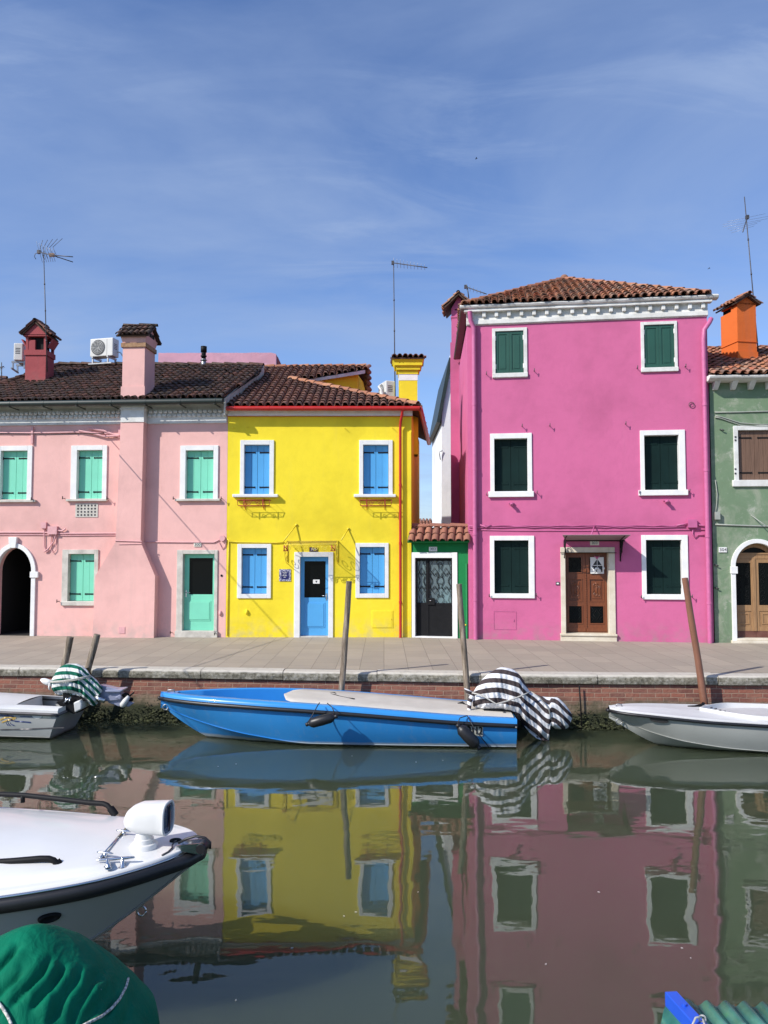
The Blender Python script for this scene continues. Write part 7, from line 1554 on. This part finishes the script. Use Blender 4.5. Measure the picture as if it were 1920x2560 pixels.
def tarp(r, a):
    hh = .93*r**1.5 if r < .72 else .93*.72**1.5+(r-.72)*4.2
    x, yv = r*math.cos(a)*(.78 if math.cos(a) > 0 else 1.03), r*math.sin(a)*.95
    # folds running from upper right to lower left, sharper lower down
    u = x*.62+yv*.25+.10*noise.noise((x*3, yv*3, 4)); w = x*.8-yv*.6-hh*.7
    fo = 0
    fo += .040*math.sin(13*(u*2.0 - hh*.9) + 2.6*noise.noise((u*2.2, w*1.1, 2)))*smooth(.15, .5, r)*(.55+.45*noise.noise((u*3, w*1.4, 8)))
    fo += .030*(1-abs(noise.noise((u*9, w*2.0, 12)))*2.4)*smooth(.1, .45, r)
    fo += .018*(1-abs(noise.noise((u*17+1.5*w, w*4.0, 22)))*2.2)*smooth(.2, .5, r)
    fo = fo*.55 + crease(x, yv)*(.75+.7*noise.noise((x*4, yv*4, 31)))
    k = 1+fo*.55
    return Vector((c0_.x+x*k*K, c0_.y+yv*k*K, max(.12, c0_.z - (hh - fo*.7)*K)))
for i in range(nr+1):
    r = .004+.93*(i/nr); rings.append([tarp(r, 2*math.pi*j/na) for j in range(na)])
mb.loft(rings, 0, True, False); cap = [rings[0][j] for j in range(na)]; mb.add(cap, [tuple(range(na))], 0, True)
mb.build('tarpaulin', MT['tarp'], tp, world=True)
def ontarp(px, py):
    best = None
    for q_ in range(1400):
        Y = 2.6+q_*.0012; P_ = atY(px, py, Y); dx, dy = (P_.x-c0_.x)/K, (P_.y-c0_.y)/.95/K; dx /= (.78 if dx > 0 else 1.03); r = math.hypot(dx, dy)
        if r < .93 and P_.z <= tarp(r, math.atan2(dy, dx)).z+.006: return P_
    return None
for path in ([(322, 2448), (316, 2470), (300, 2500), (280, 2523), (255, 2543), (228, 2556), (205, 2568)], [(-6, 2505), (8, 2522), (22, 2545), (32, 2568)]):
    pts = []
    for k in range(len(path)-1):
        for j in range(6):
            p = ontarp(path[k][0]+(path[k+1][0]-path[k][0])*j/6, path[k][1]+(path[k+1][1]-path[k][1])*j/6)
            if p: pts.append(p+Vector((0, -.006, .007)))
    if len(pts) > 3: mb = MB(); mb.tube(pts, .0062, 8); mb.build('cord', MT['speckrope'], tp, world=True)
p = ontarp(250, 2478)
if p: mb = MB(); mb.blob(p+Vector((0, 0, .004)), .007, .004, .009); mb.build('white_fleck', MT['paper'], tp, world=True)
mb = MB(); mb.box(c0_.x-.8, c0_.x+.75, c0_.y-.75, c0_.y+.7, -.1, .3); mb.build('hull', MT['greyhull'], tp, world=True, bevel=.08)

# ---- corrugated shelter roof with blue beam, near right corner
sh = thing('corrugated_shelter', 'green corrugated plastic sheet with a bright blue beam on top, near right corner', 'shelter roof', (2.2, 2.4, 0))
zc_ = 1.465*K; mb = MB(); x0 = 1.085*K; rows = []; nx = 340
dirv = Vector((.06, -1, .0)).normalized()
for j in range(9):
    r = []
    for k in range(nx+1):
        x = x0+2.4*k/nx; yf = 3.30*K - .040*math.sin((x-x0)*3) + .02*noise.noise((x*6, 1, 1)); ph = 2*math.pi*(x-x0)/.0715
        z = zc_ + .0115*math.sin(ph) + (-.06*(1-smooth(0, .16, x-x0)))
        r.append(Vector((x, yf - (.10 if x < 1.11 else 0)*(1-smooth(1.04, 1.11, x)), z)) + dirv*(1.7*j/8))
    rows.append(r)
mb.grid(rows); o = mb.build('sheet', MT['corr'], sh, world=True); sm_ = o.modifiers.new('thickness', 'SOLIDIFY'); sm_.thickness = .0025
a_ = atY(1677, 2490, 3.24); a_.z = atY(1677, 2490, 3.24).z; b_ = atY(1768, 2578, 2.98); d = (b_-a_).normalized(); b_ = a_+d*1.3; b_.z = a_.z + (-.012)
mb = MB(); s = Vector((1, .08, 0)).normalized()*.0245
a_.z = b_.z = zc_+.042; mb.hexa([a_-s-Vector((0, 0, .036)), a_+s-Vector((0, 0, .036)), b_+s-Vector((0, 0, .036)), b_-s-Vector((0, 0, .036)), a_-s+Vector((0, 0, .018)), a_+s+Vector((0, 0, .018)), b_+s+Vector((0, 0, .018)), b_-s+Vector((0, 0, .018))]); bm_ = mb.build('beam', MT['beamblue'], sh, world=True, bevel=.003)
mb = MB(); p = a_.lerp(b_, .075)+Vector((0, 0, .018)); mb.tube([p, p+Vector((0, 0, .008))], .009, 10); mb.build('bolt', MT['beamblue'], bm_, world=True, sharp=40)
mb = MB(); p = a_.lerp(b_, .155)+Vector((.012, 0, .020)); mb.tube([p+Vector((.012*math.cos(q_), .004, .012*math.sin(q_)+.008)) for q_ in [2*math.pi*k/14 for k in range(15)]], .0035, 6); mb.tube([p+Vector((-.005, 0, .018)), p+Vector((-.03, -.01, .02)), p+Vector((-.06, -.04, .0)), p+Vector((-.075, -.08, -.02))], .004, 6); mb.tube([p+Vector((.0, 0, .01)), p+Vector((-.004, -.03, .002)), p+Vector((-.01, -.06, -.0))], .004, 6); mb.build('shackle', MT['rope'], bm_, world=True)
mb = MB()
for x, y_ in ((1.3, 1.7), (3.3, 1.7), (1.3, 2.9), (3.3, 2.9)): mb.box(x-.03, x+.03, y_-.03, y_+.03, -.3, zc_-.03)
for x, y_ in ((1.3, 1.7), (3.3, 1.7), (1.3, 2.9), (3.3, 2.9)):
    mb = MB(); mb.box(x-.03, x+.03, y_-.03, y_+.03, -.5, zc_-.02); mb.build('post', MT['beamblue'], sh, world=True)

# ================================================================== BIRDS
def bird(label, P, s, dark):
    t = thing('bird', label, 'bird', P, 0, 'birds in the sky'); mb = MB()
    mb.loft([[Vector((x, r*math.cos(a), r*math.sin(a)))*s for a in [2*math.pi*k/8 for k in range(8)]] for x, r in ((-.5, .01), (-.3, .06), (0, .11), (.3, .09), (.42, .06), (.5, .015))], 0, True); mb.build('body', dark, t)
    for k in (-1, 1):
        mb = MB(); mb.loft([[Vector((.18-w*.2, k*w, z+.02))*s, Vector((.0-w*.15, k*w, z+.03))*s, Vector((-.16-w*.1, k*w, z))*s, Vector((.0-w*.15, k*w, z-.01))*s] for w, z in ((.05, .05), (.35, .2), (.7, .12), (.95, .0))], 0, True); mb.build('wing', dark, t)
atY = atY0
bird('tiny dark bird high in the sky above the alley', tuple(atY(1191, 396, 60)), .20, MT['black'])
bird('tiny pale bird low in the sky left of the tall mast', tuple(atY(1773, 671, 50)), .16, MT['darkmetal'])

# ================================================================== FLECKS FLOATING ON THE WATER
mb = MB(); mb.loft([[Vector((r*1.5*math.cos(a), r*math.sin(a)*(1+.3*math.cos(3*a)), z)) for a in [2*math.pi*k/9 for k in range(9)]] for r, z in ((.006, -.004), (.008, .0015), (.004, .004))], 0, True)
fl0 = mb.build('fleck', MT['fleck']); tag(fl0, 'tiny pale fleck floating on the green canal water', 'floating litter', 'pale flecks on the water')
for k, (px, py) in enumerate(((1107, 1901), (1040, 1905), (590, 1910), (880, 1890), (730, 2370), (860, 2290), (1045, 2230), (1497, 2230), (1365, 2410), (1705, 2370), (1727, 2395)  , (890, 2280), (590, 2500), (545, 1916))):
    o = fl0 if k == 0 else fl0.copy()
    if k: COL.objects.link(o)
    o.location = atZ(px, py, .002); o.rotation_euler = (0, 0, k*1.7); s_ = .7+.5*((k*37) % 10)/10; o.scale = (s_, s_*.8, 1)
